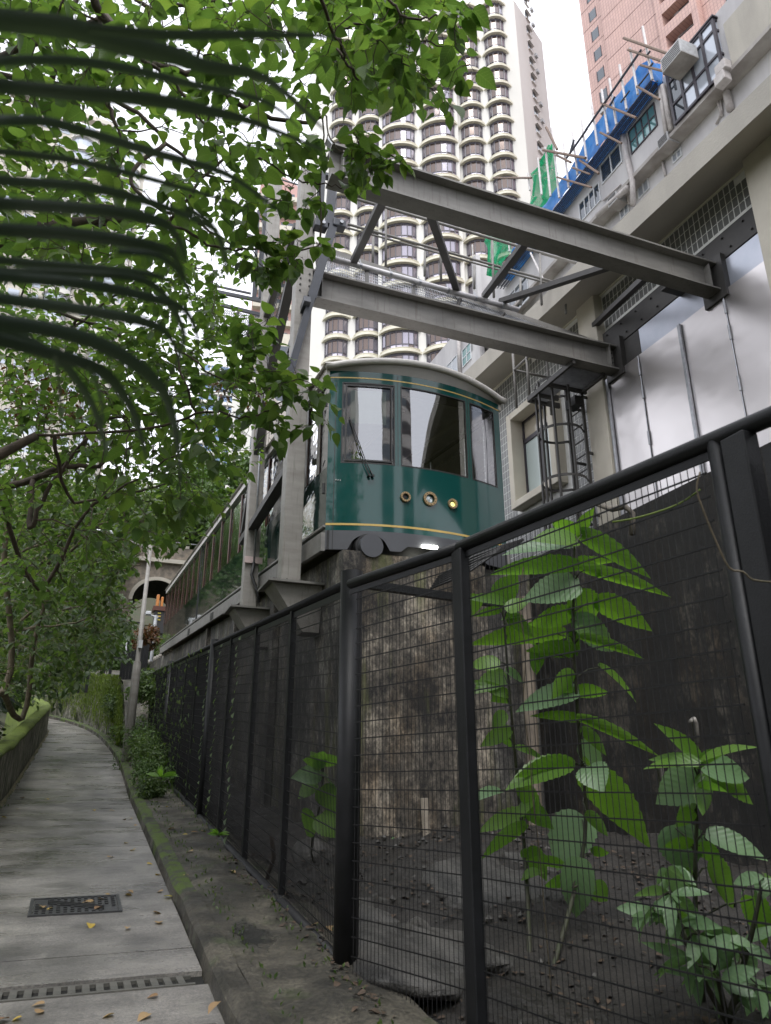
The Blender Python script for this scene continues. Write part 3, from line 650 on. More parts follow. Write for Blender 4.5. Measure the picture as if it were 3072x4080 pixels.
# roof, crowned, with end cap and rounded rim
def rc(x): return 2.58+.15*(1-((x-3.8)/1.40)**2)
b = MB(); b.grid(lambda u, v: (2.40+2.8*u, TY0-.12+v*(TLEN+.2), tb(rc(2.40+2.8*u), -.12+v*(TLEN+.2))), 28, 3)
b.grid(lambda u, v: (2.44+2.72*u, bow(min(max(2.44+2.72*u, 2.5), 5.1))-.07+.07*v, tb(rc(2.44+2.72*u)-.02*v-.0, -.2)), 28, 1)
b.grid(lambda u, v: (2.44+2.72*u, bow(min(max(2.44+2.72*u, 2.5), 5.1))-.07+v*(TY0-.12-bow(min(max(2.44+2.72*u, 2.5), 5.1))+.07), tb(rc(2.44+2.72*u)+.0*v, -.12*v)), 28, 1)
b.build('roof', M['tram_roof'], tram, smooth=True)
b = MB(); b.grid(lambda u, v: (2.45+2.7*u, bow(min(max(2.45+2.7*u, 2.5), 5.1))-.07, tb((rc(2.45+2.7*u)-.045)*(1-v)+rc(2.45+2.7*u)*v, 0)), 28, 1)
b.build('roof_rim', M['tram_roof'], tram, smooth=True)
b = MB(); b.tube([(2.42+2.76*i/28, bow(min(max(2.42+2.76*i/28, 2.5), 5.1))-.07, tb(rc(2.42+2.76*i/28)-.02, 0)) for i in range(29)], .045, 10); b.build('roof_nose', M['tram_roof'], tram, smooth=True)
b = MB(); b.grid(lambda u, v: (2.46+2.68*u, bow(min(max(2.46+2.68*u, 2.5), 5.1))-.066+.075*(1-v), tb(2.53*(1-v)+v*(rc(2.46+2.68*u)-.03), 0)), 28, 3)
b.build('roof_end', pm('roof_end_shade', (.36,.345,.32), (.31,.30,.28), 3, .5), tram, smooth=True)  # roof colour darkened to paint in the shade below the rim
b = MB(); b.tube([(4.15, 9.6, tb(2.8, 1.2)), (4.15, 9.6, tb(3.0, 1.2))], .018, 8); b.build('antenna', M['tram_roof'], tram)
# sides
def side(xs_, full=True):
    sg = -1 if xs_ < 3.8 else 1
    def panel(name, s0, s1, h0, h1, mat, off=0, n=1, parent=tram):
        b = MB(); b.grid(lambda u, v: (xs_+sg*off, TY0+s0+(s1-s0)*u, tb(h0+(h1-h0)*v, s0+(s1-s0)*u)), n, 1); return b.build(name, mat, parent)
    def rib(name, s0, s1, h0, h1, d, mat, parent=tram):
        b = MB(); b.fbox((xs_, TY0+s0, tb(h0, s0)), (sg*d, 0, 0), (0, s1-s0, SL*(s1-s0)), (0, 0, h1-h0)); return b.build(name, mat, parent)
    rib('sill_beam', 0, TLEN, -.02, .22, .05, M['grey_steel']); rib('sill_rail', .0, TLEN, .29, .32, .03, M['grey_steel'])
    rib('cant_rail', 0, TLEN, 2.44, 2.56, .045, M['tram_roof'])
    for s0, s1 in ((.0, .9), (.9, 12.1), (12.14, TLEN)):
        panel('side_panel', s0, s1, .22, 1.12, M['tram_side'], 0, 6); panel('header_panel', s0, s1, 2.36, 2.45, M['tram_side'], 0, 2)
    s = .0; k = 0
    while s < TLEN-.4:
        w = 1.28 if s > 1 else (.42 if k == 0 else .62)
        e = min(s+w, TLEN)
        g = panel('side_window', s+.05, e-.05, 1.12, 2.36, M['side_glass'], -.015)
        if full:
            b = MB()
            for a0_, a1_, h0, h1 in ((s+.05, e-.05, 1.12, 1.17), (s+.05, e-.05, 2.3, 2.36), (s+.05, s+.10, 1.17, 2.3), (e-.10, e-.05, 1.17, 2.3)):
                b.fbox((xs_-sg*.05, TY0+a0_, tb(h0, a0_)), (sg*.03, 0, 0), (0, a1_-a0_, SL*(a1_-a0_)), (0, 0, h1-h0))
            b.build('wood_frame', M['wood'], g)
        rib('window_post', e-.05, e+.05, 1.12, 2.4, .012, M['grey_steel'] if s < 1 else M['wood'])
        s = e; k += 1
    rib('coupling_gap', 12.1, 12.14, .2, 2.5, .02, M['rubber'])
side(TX0); side(TX1, False)
for x in (2.585, 3.39, 4.475): front_panel('seam', x-.004, x+.004, .0 if x < 3 else 1.17, 2.36 if x < 3 else 2.5, M['rubber'], .002, n=2)
for h in (.75, 2.0):
    b = MB(); b.tube([(2.47, TY0+.03, tb(h, 0)), (2.47, TY0+.03, tb(h+.14, 0))], .02, 8); b.build('hinge', M['rubber'], tram)
# hatches in the sill
for s in (8.6, 12.9):
    b = MB(); b.fbox((2.444, TY0+s, tb(.0, s)), (-.004, 0, 0), (0, .45, SL*.45), (0, 0, .17)); b.build('sill_hatch', M['rubber'], tram)
b = MB(); b.fbox((2.51, TY0+.3, tb(.24, .3)), (2.58, 0, 0), (0, TLEN-.4, SL*(TLEN-.4)), (0, 0, .03)); b.build('floor', M['interior'], tram)
b = MB(); b.fbox((2.55, TY0+.2, tb(2.45, .2)), (2.5, 0, 0), (0, TLEN-.4, SL*(TLEN-.4)), (0, 0, .02)); b.build('ceiling', M['interior'], tram)
b = MB(); b.box((2.55, TY0+1.7, tb(.3, 1.7)), (3.35, TY0+1.74, tb(2.4, 1.7))); b.box((2.55, TY0+.1, tb(.9, 0)), (3.5, TY0+.5, tb(1.2, 0))); b.build('cab_partition', M['interior'], tram)
b = MB(); b.fbox((2.51, TY0+TLEN, tb(0, TLEN)), (2.58, 0, 0), (0, .05, 0), (0, 0, 2.5)); b.build('rear_end', M['tram_green'], tram)
st = MB(); st.box((-.5, -.2, 0), (.5, .2, .45)); st.box((-.5, .12, .45), (.5, .2, .95)); sme = st.mesh('seat', M['wood'])
for k in range(10):
    for x in (3.1, 4.55): inst('seat', sme, (x, TY0+2.4+k*1.1, tb(.27, 2.4+k*1.1)), tram)
for x in (2.9, 3.8, 4.7):
    b = MB(); b.fbox((x, TY0+.6, tb(2.4, .6)), (.06, 0, 0), (0, 10, SL*10), (0, 0, .05)); b.build('ceiling_rail', M['cream'], tram)

# driver behind the cab window (skinned figure)
def skinned(name, verts, edges_, radii, mat, parent, root=0, sub=2):
    me = bpy.data.meshes.new(name); me.from_pydata(verts, edges_, []); o = bpy.data.objects.new(name, me); COL.objects.link(o)
    o.parent = parent; me.materials.append(mat)
    md = o.modifiers.new('skin', 'SKIN'); md.use_smooth_shade = True
    for i, r in enumerate(radii): me.skin_vertices[0].data[i].radius = (r, r) if not isinstance(r, tuple) else r
    for i in range(len(verts)): me.skin_vertices[0].data[i].use_root = (i == root)
    s_ = o.modifiers.new('sub', 'SUBSURF'); s_.levels = sub; s_.render_levels = sub; return o
dx, dy, fz = 3.12, 9.1, 4.62
drv = thing('person', 'dark haired tram driver in a pale shirt seated behind the left cab window', 'person', (dx, dy, fz))
V = [(0,0,.72),(0,0,.9),(0,.01,1.1),(0,0,1.24),(0,-.01,1.33),(.17,0,1.2),(.22,-.08,.98),(.17,-.28,.9),(-.17,0,1.2),(-.22,-.08,.98),(-.17,-.28,.9),(.1,-.3,.72),(.1,-.36,.32),(.1,-.46,.04),(-.1,-.3,.72),(-.1,-.36,.32),(-.1,-.46,.04)]
V = [(x, y, z) for x, y, z in V]
E_ = [(0,1),(1,2),(2,3),(3,4),(3,5),(5,6),(6,7),(3,8),(8,9),(9,10),(0,11),(11,12),(12,13),(0,14),(14,15),(15,16)]
skinned('body', V, E_, [.13,.12,.14,.09,.05,.07,.05,.035,.07,.05,.035,.085,.06,.05,.085,.06,.05], M['shirt'], drv)
V = [(0,-.01,1.30),(0,-.02,1.38),(0,-.015,1.46),(0,-.01,1.52)]; skinned('head', V, [(0,1),(1,2),(2,3)], [.05,.075,.088,.06], M['skin'], drv)
b = MB(); b.tube([(dx, dy-.10, fz+1.45), (dx, dy-.125, fz+1.415)], [.008, .014], 6)
for sx in (-1, 1): b.tube([(dx+sx*.088, dy, fz+1.41), (dx+sx*.095, dy, fz+1.46)], [.012, .016], 6)
b.build('nose_and_ears', M['skin'], drv)
b = MB()
for sx in (-1, 1): b.tube([(dx+sx*.033, dy-.098, fz+1.452), (dx+sx*.033, dy-.108, fz+1.452)], .011, 6)
b.box((dx-.025, dy-.108, fz+1.372), (dx+.025, dy-.096, fz+1.38)); b.build('eyes_and_mouth', M['hair'], drv)
b = MB(); b.grid(lambda u, v: (dx+.098*sin(pi*u*.62)*cos(2*pi*v), dy+.01+.105*sin(pi*u*.62)*sin(2*pi*v)*(1 if sin(2*pi*v) > 0 else .75), fz+1.455+.115*cos(pi*u*.62)), 8, 18); b.build('hair', M['hair'], drv, smooth=True)
for sx in (-1, 1):
    V = [(sx*.17,-.26,.9),(sx*.16,-.34,.89)]; skinned('hand', V+[(sx*.16+.02*(i-1.5), -.40-.01*(i in (1,2)), .885) for i in range(4)]+[(sx*.12,-.34,.9)], [(0,1)]+[(1,2+i) for i in range(4)]+[(1,6)], [.025,.03]+[.009]*5, M['skin'], drv, sub=1)

# ================================================================== STEEL GANTRY
gt = thing('gantry', 'grey steel gantry spanning over the tram from tall columns to the clad wall', 'gantry', (2.27, 9.2, 4.0))
def ibeam(p, q, h, w, tf=.03, tw=.02, up=(0,0,1)):
    b = MB(); p, q, u = Vector(p), Vector(q), Vector(up); d = (q-p).normalized(); u = (u-d*u.dot(d)).normalized()
    b.bar(p+u*(h-tf)/2, q+u*(h-tf)/2, w, tf, u); b.bar(p-u*(h-tf)/2, q-u*(h-tf)/2, w, tf, u); b.bar(p, q, tw, h-2*tf-.002, u); return b
b = MB(); b.box((2.135, 9.1, 3.99), (2.395, 9.34, 10.95)); b.build('column', M['col_steel'], gt, bevel=.012)
b = MB(); b.box((2.17, 11.95, 4.26), (2.41, 12.17, 13.6)); b.build('column', M['col_steel'], gt, bevel=.012)
for (x, y, z) in ((2.27, 9.22, 3.98), (2.29, 12.06, 4.25)):
    b = MB(); b.box((x-.34, y-.33, z-.03), (2.66, y+.33, z)); pc = b.build('base_plate', M['grey_steel'], gt)
    b = MB(); t = [(x-.27, y-.24, z-.032), (2.655, y-.24, z-.032), (2.655, y+.24, z-.032), (x-.27, y+.24, z-.032)]; l = [(2.44, y-.16, z-.62), (2.655, y-.16, z-.62), (2.655, y+.16, z-.62), (2.44, y+.16, z-.62)]
    b.add(t+l, [(0,1,2,3),(7,6,5,4),(0,4,5,1),(1,5,6,2),(2,6,7,3),(3,7,4,0)]); b.build('bracket', M['col_steel'], pc)
ibeam((2.395, 9.23, 8.72), (8.2, 9.23, 8.70), .5, .26).build('beam', M['grey_steel'], gt)
ibeam((1.95, 6.86, 8.74), (8.2, 6.86, 8.74), .5, .26).build('beam', M['grey_steel'], gt)
for y in (9.23, 6.86):
    b = MB(); b.box((8.05, y-.22, 8.35), (8.19, y+.22, 9.1)); b.build('end_plate', M['dark_steel'], gt)
b = MB(); b.box((7.75, 7.15, 8.98), (8.19, 7.6, 9.0)); b.build('gusset', M['dark_steel'], gt)
bh = MB(); bh.tube([(0, -.012, 0), (0, .004, 0)], .016, 6); bhm = bh.mesh('bolt', M['dark_steel'])
for y, xs0 in ((9.23, 2.55), (6.86, 2.1)):
    for x in (xs0, 7.9):
        for sg in (-1, 1):
            b = MB(); b.box((x-.006, y+sg*.012 if sg > 0 else y-.125, 8.50), (x+.006, y+.125 if sg > 0 else y-.012, 8.92)); b.build('stiffener', M['grey_steel'], gt)
    for i in range(4):
        for dx_ in (-.06, .06): inst('bolt', bhm, (7.98+dx_*.6, y-.013, 8.54+i*.1), gt)
for i in range(4):
    for dx_ in (-.07, .07): inst('bolt', bhm, (2.27+dx_, 9.098, 8.52+i*.11), gt)
    inst('bolt', bhm, (2.0+.17*i, 8.94, 3.985), gt)
# walkway beside the far beam
WY, WZ = 9.85, 9.05
b = MB(); b.fbox((2.45, WY+.02, 9.98), (6.2, 0, -.6), (0, .02, 0), (0, 0, .12)); 
e0, e1 = at(1262, 985, 'y', WY), at(2490, 1408, 'y', WY)
b = MB(); b.bar(e0, e1, .03, .13); b.build('walkway_edge', M['grey_steel'], gt)
n = 7; g0, g1 = e0+Vector((0, 0, -.06)), e1+Vector((0, 0, -.06)); f0, f1 = Vector((2.6, 9.4, 8.99)), Vector((8.1, 9.4, 8.99))
for i in range(n+1):
    t = i/n; b = MB(); b.bar(g0.lerp(g1, t), f0.lerp(f1, t), .07, .07); b.build('cross_member', M['dark_steel'], gt)
b = MB(); K = 190
for i in range(K):
    t = (i+.5)/K; b.bar(g0.lerp(g1, t)+Vector((0,0,.03)), f0.lerp(f1, t)+Vector((0,0,.03)), .006, .028)
for j in range(9):
    t = (j+.5)/9; b.bar(g0.lerp(f0, t)+Vector((0,0,.03)), g1.lerp(f1, t)+Vector((0,0,.03)), .008, .01)
b.build('grating', M['galv'], gt, kind='stuff')
# handrail
def yl(pa, pb, name, r, y=WY, m='grey_steel', par=None):
    b = MB(); b.tube([at(*pa, 'y', y), at(*pb, 'y', y)], r, 8); return b.build(name, M[m], par or gt, smooth=True)
yl((1382, 782), (2492, 1106), 'handrail', .028); yl((1385, 893), (2495, 1205), 'handrail', .024); yl((1385, 908), (2495, 1216), 'handrail', .018)
for pa, pb in (((1537, 835), (1537, 1060)), ((1487, 945), (1485, 1045)), ((1693, 1005), (1692, 1100)), ((1755, 900), (1757, 1118)), ((1890, 1060), (1890, 1150)), ((1960, 960), (1968, 1185)), ((2073, 1110), (2075, 1215)), ((2150, 1012), (2158, 1215)), ((2252, 1165), (2255, 1250)), ((2338, 1070), (2352, 1272)), ((2488, 1105), (2510, 1322))):
    yl(pa, pb, 'rail_post', .024)
# diagonal braces between the two beams
for a, c in (((1540, 765), (1405, 1050)), ((1700, 810), (1822, 1160)), ((2120, 930), (1930, 1180)), ((2492, 1040), (1995, 1202)), ((2605, 1073), (2360, 1305))):
    p = at(*a, 'y', 7.02); q = at(*c, 'y', 9.78); b = MB(); b.bar(p, q, .11, .09); b.build('brace', M['dark_steel'], gt)
# white conduit with clips along the walkway edge
c0, c1 = at(1262, 1012, 'y', 9.70), at(2065, 1235, 'y', 9.70)
cn = MB(); cn.tube([c0, c1], .048, 10); cdt = cn.build('conduit', M['white_plastic'], gt, smooth=True)
for i in range(7):
    p = c0.lerp(c1, (i+.4)/7); b = MB(); b.tube([p-(c1-c0).normalized()*.02, p+(c1-c0).normalized()*.02], .056, 10); b.bar(p+Vector((0,0,.02)), p+Vector((0,.04,.16)), .012, .02); b.build('clip', M['galv'], cdt)
# hydraulic strut and black clevis frame at the column head
b = MB(); b.tube([at(1352, 640, 'y', 9.0), at(1326, 832, 'y', 9.0)], .034, 12); hy = b.build('hydraulic_strut', M['galv'], gt, smooth=True)
b = MB(); b.tube([at(1326, 832, 'y', 9.0), at(1315, 905, 'y', 9.0)], .016, 10); b.build('piston', M['brass'], hy, smooth=True)
b = MB(); b.bar(at(1300, 560, 'y', 8.95), at(1358, 632, 'y', 8.95), .03, .13, up=(0,1,0)); b.build('lever', M['galv'], gt)
for a, c, w in (((1282, 700), (1272, 880), .095), ((1325, 710), (1310, 900), .12), ((1325, 905), (1240, 1190), .13), ((1240, 1190), (1150, 1500), .10)):
    b = MB(); b.bar(at(*a, 'y', 9.02), at(*c, 'y', 9.02), w, .12, up=(0,1,0)); b.build('clevis_arm', M['blue_steel'], gt)
for c in ((1283, 900), (1355, 898)):
    p = at(*c, 'y', 9.0); b = MB(); b.box((p.x-.13, 8.93, p.z-.07), (p.x+.08, 9.09, p.z+.07)); k = b.build('clevis', M['blue_steel'], gt, bevel=.015)
    b = MB(); b.tube([(p.x, 8.9, p.z), (p.x, 8.95, p.z)], .03, 12); b.build('pin', M['galv'], k)
b = MB(); b.bar(at(1250, 690, 'y', 9.05), at(1350, 715, 'y', 9.05), .05, .12, up=(0,1,0)); b.build('crosshead', M['blue_steel'], gt)
# inclined members in the side frame
for a, c, w, m in (((1185, 900), (1025, 1370), .13, 'dark_steel'), ((1195, 960), (1085, 1440), .15, 'dark_steel'), ((1085, 1440), (975, 2125), .15, 'dark_steel'), ((1155, 1868), (970, 2160), .16, 'dark_steel'), ((1015, 1392), (1136, 1822), .12, 'col_steel'), ((1225, 1190), (1128, 1480), .10, 'blue_steel')):
    b = MB(); b.bar(at(*a, 'x', 2.27), at(*c, 'x', 2.27), .12, w, up=(1,0,0)); b.build('strut', M[m], gt)
p = at(1155, 1405, 'x', 2.27); b = MB(); b.tube([p+Vector((0,0,.12)), p], .012, 8); b.grid(lambda u, v: (p.x+.055*sin(pi*u)*cos(2*pi*v), p.y+.055*sin(pi*u)*sin(2*pi*v), p.z-.05+.055*cos(pi*u)), 8, 12); b.build('hook_ball', M['blue_steel'], gt, smooth=True)
# chain mesh between the inclined members
b = MB()
A0, A1, B0, B1 = at(1170, 960, 'x', 2.2), at(1045, 1360, 'x', 2.2), at(1150, 1120, 'x', 2.25), at(1075, 1480, 'x', 2.25)
for i in range(34):
    t = i/33; b.bar(A0.lerp(A1, t), B0.lerp(B1, min(1, t+.06)), .006, .006); b.bar(A0.lerp(A1, min(1, t+.06)), B0.lerp(B1, t), .006, .006)
b.build('chain_mesh', M['wire'], gt, kind='stuff')
# conduit and cable down the second column
b = MB(); b.tube([at(1050, 1520, 'y', 11.9), at(1012, 2240, 'y', 11.9)], .016, 8); b.build('conduit', M['galv'], gt, smooth=True)
b = MB(); b.tube([at(1012, 2240, 'y', 11.9), at(1002, 2290, 'y', 11.88), at(1022, 2345, 'y', 11.85), at(1032, 2400, 'y', 11.8)], .026, 8); b.build('flexible_cable', M['rubber'], gt, smooth=True)
p = at(1010, 2232, 'y', 11.92); b = MB(); b.box((p.x-.15, 11.9, p.z-.055), (p.x+.15, 11.93, p.z+.055)); b.build('clamp_plate', pm('pinkish_plate', (.62,.50,.48), (.55,.44,.42), 9, .5), gt)

# side access platform with expanded-metal floors, left of the columns
pf = thing('access_platform', 'black steel access platform with expanded metal floor behind the leaves, left of the column', 'platform', (1.9, 13, 9.0))
for a, c, w, m in (((1063, 700), (1036, 1190), .07, 'blue_steel'), ((1078, 700), (1060, 945), .05, 'grey_steel'), ((1030, 840), (1010, 1190), .06, 'blue_steel'), ((1045, 960), (1015, 1190), .05, 'blue_steel'), ((1110, 985), (1075, 1230), .05, 'blue_steel'), ((845, 1110), (812, 1380), .06, 'dark_steel'), ((1000, 1250), (985, 1360), .05, 'dark_steel'), ((950, 1240), (925, 1370), .05, 'dark_steel')):
    b = MB(); b.bar(at(*a, 'y', 13.0), at(*c, 'y', 13.0), w, w); b.build('post', M[m], pf)
for a, c, w in (((980, 935), (1110, 985), .07), ((1010, 1055), (1100, 1085), .05), ((850, 1160), (1070, 1205), .07), ((880, 1215), (1060, 1260), .07), ((860, 1140), (1000, 1170), .04), ((830, 1340), (1030, 1390), .06), ((850, 1375), (1025, 1420), .05), ((1000, 700), (1070, 720), .04), ((1000, 775), (1060, 795), .04), ((985, 855), (1050, 875), .04), ((1070, 700), (1200, 740), .03), ((1080, 815), (1200, 860), .03), ((1065, 948), (1180, 975), .09)):
    b = MB(); b.bar(at(*a, 'y', 13.0), at(*c, 'y', 13.0), w*.8, w); b.build('rail', M['blue_steel'], pf)
b = MB(); q = [at(865, 1225, 'y', 13.0), at(1065, 1270, 'y', 13.0), at(1022, 1395, 'y', 12.6), at(825, 1350, 'y', 12.6)]
for i in range(30):
    t = i/29; b.bar(q[0].lerp(q[1], t), q[3].lerp(q[2], min(1, max(0, t-.25))), .008, .008); b.bar(q[0].lerp(q[1], t), q[3].lerp(q[2], min(1, t+.25)), .008, .008)
b.build('mesh_floor', M['wire'], pf, kind='stuff')
p = at(1040, 1130, 'y', 13.3); b = MB(); b.tube([at(1068, 1080, 'y', 13.3), at(1060, 1175, 'y', 13.3)], .09, 12); b.build('cylinder_housing', M['galv'], pf, smooth=True)
b = MB(); b.fbox(at(1040, 1180, 'y', 13.35), (.22, 0, .04), (0, .1, 0), (-.02, 0, .26)); b.build('yellow_guard', M['orange'], pf)

# caged access ladder on the tiled wall
ld = thing('caged_ladder', 'dark steel ladder with round safety cage in front of the tiled wall', 'ladder', (7.9, 10.25, 5))
LX = 7.9
for y in (10.03, 10.49):
    b = MB(); b.box((LX-.03, y-.02, 4.6), (LX+.03, y+.02, 9.3)); b.build('stile', M['dark_steel'], ld)
z = 4.8
while z < 9.2:
    b = MB(); b.tube([(LX, 10.03, z), (LX, 10.49, z)], .014, 8); b.build('rung', M['dark_steel'], ld); z += .30
for z in (6.0, 7.2, 8.35):
    for y in (10.03, 10.49):
        b = MB(); b.bar((LX, y, z), (8.2, y, z), .03, .05); b.build('standoff', M['dark_steel'], ld)
CX, CY, CR = 7.52, 10.26, .40
for z in (8.60, 7.62, 6.64, 5.6):
    b = MB(); aa = [radians(38+i*(284)/28) for i in range(29)]; pts = [(LX, 10.49, z)]+[(CX+CR*cos(a), CY+CR*sin(a), z) for a in aa]+[(LX, 10.03, z)]
    for p, q in zip(pts, pts[1:]): b.bar(p, q, .008, .05)
    b.build('hoop', M['dark_steel'], ld)
for a in (95, 140, 180, 222, 265):
    a = radians(a); b = MB(); b.box((CX+CR*cos(a)-.018, CY+CR*sin(a)-.018, 5.5), (CX+CR*cos(a)+.018, CY+CR*sin(a)+.018, 8.62)); b.build('cage_strap', M['dark_steel'], ld)
# small landing above the ladder
b = MB()
for p, q in (((7.1, 9.12, 8.42), (7.1, 10.6, 8.42)), ((7.1, 10.6, 8.42), (7.8, 10.6, 8.42)), ((7.86, 9.3, 8.42), (7.86, 9.95, 8.42)), ((7.1, 9.95, 8.42), (7.95, 9.95, 8.42)), ((7.1, 10.35, 8.42), (7.6, 10.35, 8.42))): b.bar(p, q, .05, .10)
b.build('landing_frame', M['dark_steel'], ld)
b = MB()
for i in range(40): y = 9.35+i*.031; b.bar((7.15, y, 8.44), (7.85 if y < 9.95 else 7.5, y, 8.44), .005, .025)
b.build('landing_grating', M['galv'], ld, kind='stuff')
for pts in ([(7.1, 11.02, 8.45), (7.1, 11.02, 9.9)], [(7.1, 10.55, 8.45), (7.1, 10.55, 9.55)], [(7.1, 11.02, 9.3), (7.1, 10.2, 9.3)], [(7.1, 11.02, 9.3), (7.9, 11.02, 9.3)], [(7.9, 11.02, 8.45), (7.9, 11.02, 9.9)], [(7.9, 11.02, 9.85), (7.9, 10.2, 9.85)]):
    b = MB(); b.tube(pts, .026, 8); b.build('guard_rail', M['grey_steel'], ld, smooth=True)
b = MB(); b.box((7.72, 10.0, 8.16), (7.9, 10.3, 8.34)); b.build('hinge_box', M['rubber'], ld)

# ================================================================== GREY TILED BUILDING (right)
def sq(y): return 10.34+.042*(y-4.8)
tbld = thing('tiled_building', 'grey tiled building with cream frames and a deep cantilevered concrete slab behind the tram', 'building', (9, 10, 4.4))
SWIN = (11.12, 12.83, 7.06, 9.30)
b = MB(); 
for y0, y1, z0, z1 in ((5.9, SWIN[0], 4.4, 10.8), (SWIN[1], 34, 4.4, 11.3), (SWIN[0], SWIN[1], 4.4, SWIN[2]), (SWIN[0], SWIN[1], SWIN[3], 10.9)): b.box((8.215, y0, z0), (8.6, y1, z1))
b.build('wall', M['grout'], tbld)
cells = []
PY, PZ = .108, .172
j = 0; z = 10.62
while z > 4.5:
    y = 5.96; i = 0
    while y < 24:
        zc = z+.028*(y-6)*(1 if z > 9.6 else .0)
        ztop = 10.27+.03*(y-6)
        ok = z+PZ < ztop+.0
        if y < 9.5 and z < 9.5: ok = False
        if 9.5 <= y < 10.12: ok = False
        if SWIN[0]-.14 < y+PY and y < SWIN[1]+.10 and SWIN[2]-.18 < z+PZ and z < SWIN[3]+.06: ok = False
        if ok: cells.append((y, z))
        y += PY
    z -= PZ
tm = MB(); tm.box((0, .011, .009), (.006, PY-.011, PZ-.009)); tme = tm.mesh('tile', M['tile'])
cells.sort(key=lambda c: (Vector((8.2, c[0], c[1]))-CAMP).length)
vis = [c for c in cells if -20 < proj((8.2, c[0], c[1]))[0] < 3092 and -20 < proj((8.2, c[0], c[1]))[1] < 2250]
first = set(vis[:300]); b = MB()
for c in cells:
    if c in first: inst('tile', tme, (8.209, c[0], c[1]), tbld)
    else:
        y, z = c; x0 = 8.209+rnd.uniform(0, .001)
        b.add([(x_, y_, z_) for x_ in (x0, 8.215) for y_, z_ in ((y+.011, z+.009), (y+PY-.011, z+.009), (y+PY-.011, z+PZ-.009), (y+.011, z+PZ-.009))], [(3,2,1,0),(0,1,5,4),(1,2,6,5),(2,3,7,6),(3,0,4,7)])
b.build('tiling', M['tile'], tbld, kind='stuff')
# cream columns
b = MB(); b.box((8.02, 9.55, 4.4), (8.3, 10.08, 10.45)); b.build('column', M['cream'], tbld, bevel=.01)
b = MB(); b.box((8.0, 4.6, 4.4), (8.3, 5.93, 10.4)); b.build('column', M['cream'], tbld, bevel=.01)
# slab
b = MB(); n = 24
ysl = [-3+i*37/n for i in range(n+1)]
b.grid(lambda u, v: (7.35, -3+37*u, sq(-3+37*u)-.42*(1-v)), 60, 4)
b.build('slab_edge', M['conc_slab'], tbld)
b = MB(); b.grid(lambda u, v: (7.35+.87*v, -3+37*u, (sq(-3+37*u)-.42)*(1-v)+v*(10.27+.03*(-3+37*u-6))), 40, 4); b.build('soffit', M['soffit'], tbld)
b = MB(); b.grid(lambda u, v: (7.35+9*v, -3+37*u, sq(-3+37*u)), 40, 2); b.build('roof_deck', M['conc_slab'], tbld)
b = MB(); b.bar((8.19, 5.93, 10.25), (8.19, 34, 10.25+.03*28), .03, .05); b.build('soffit_bead', M['ledge'], tbld)
# window with proud cream surround
Y0, Y1, Z0, Z1 = SWIN
b = MB(); t = .16
for a in ((Y0-.02, Y0+t, Z0, Z1), (Y1-t, Y1+.02, Z0, Z1), (Y0+t, Y1-t, Z0, Z0+t), (Y0+t, Y1-t, Z1-t, Z1)): b.box((7.97, a[0], a[2]), (8.4, a[1], a[3]))
b.build('window_surround', M['cream'], tbld, bevel=.012)
wi = thing('window', None, None, (8.33, Y0, Z0)); wi.location -= tbld.location; wi.parent = tbld
b = MB(); ya, yb, za, zb = Y0+t, Y1-t, Z0+t, Z1-t; ym = (ya+yb)/2; zm = zb-.5
for a in ((ya, ya+.05, za, zb), (yb-.05, yb, za, zb), (ya, yb, za, za+.05), (ya, yb, zb-.05, zb), (ya, yb, zm-.05, zm+.05), (ym-.07, ym+.07, za, zm)): b.box((8.27, a[0], a[2]), (8.33, a[1], a[3]))
b.build('frame', M['frame_dark'], wi)
for a in ((ya, ym, za, zm), (ym, yb, za, zm), (ya, yb, zm, zb)):
    b = MB(); b.box((8.30, a[0]+.03, a[2]+.03), (8.305, a[1]-.03, a[3]-.03)); b.build('pane', gloss('frosted_pane', (.45,.52,.50), .25, coat=.3) if a[2] == za else gloss('clear_pane', (.38,.34,.27), .1, coat=.4), wi)
# dark plate with bolts, pale plates, stainless cladding
b = MB(); b.box((8.14, 5.94, 9.02), (8.18, 9.54, 9.47)); dp = b.build('dark_plate', M['dark_steel'], tbld)
bm_ = MB(); bm_.tube([(-.03, 0, 0), (0, 0, 0)], .018, 6); bme = bm_.mesh('bolt', M['dark_steel'])
for i in range(9):
    for j in (0, 1): inst('bolt', bme, (8.14, 6.1+i*.4+.12*j, 9.13+.24*j), dp)
for y0, y1 in ((5.94, 7.05), (7.06, 8.62), (8.63, 9.54)):
    b = MB(); b.box((8.15, y0, 8.49), (8.18, y1, 9.0)); b.build('pale_plate', M['plate_blue'] if y1 != 9.54 else M['dark_steel'], tbld)
seams = [4.6, 5.8, 6.74, 7.66, 8.64, 9.5]
for k, (y0, y1) in enumerate(zip(seams, seams[1:])):
    b = MB(); tl = [.012, -.02, .018, -.012, .02][k]
    b.grid(lambda u, v: (8.10+tl*(u-.5)+.006*sin(v*7+k)*sin(u*3), y0+.008+(y1-y0-.016)*u, 4.4+4.08*v), 10, 26); b.build('steel_panel', M['stainless'], tbld, smooth=True)
for y in (6.74, 8.64):
    b = MB(); b.tube([(8.075, y, 4.4), (8.075, y, 8.46)], .008, 6); h = b.build('hinge_rod', M['galv'], tbld)
    for z in (6.9, 7.75, 8.2):
        b = MB(); b.tube([(8.07, y, z-.12), (8.07, y, z+.12)], .018, 8); b.build('hinge', M['galv'], h)
for y in (7.66, 9.5, 5.8):
    b = MB(); b.box((8.06, y-.03, 4.4), (8.1, y+.03, 8.47)); b.build('cover_strip', M['galv'], tbld, bevel=.006)
b = MB(); b.grid(lambda u, v: (8.13, 4.6+4.9*u, 4.4+4.08*v), 1, 1); b.build('backing', M['dark_steel'], tbld)

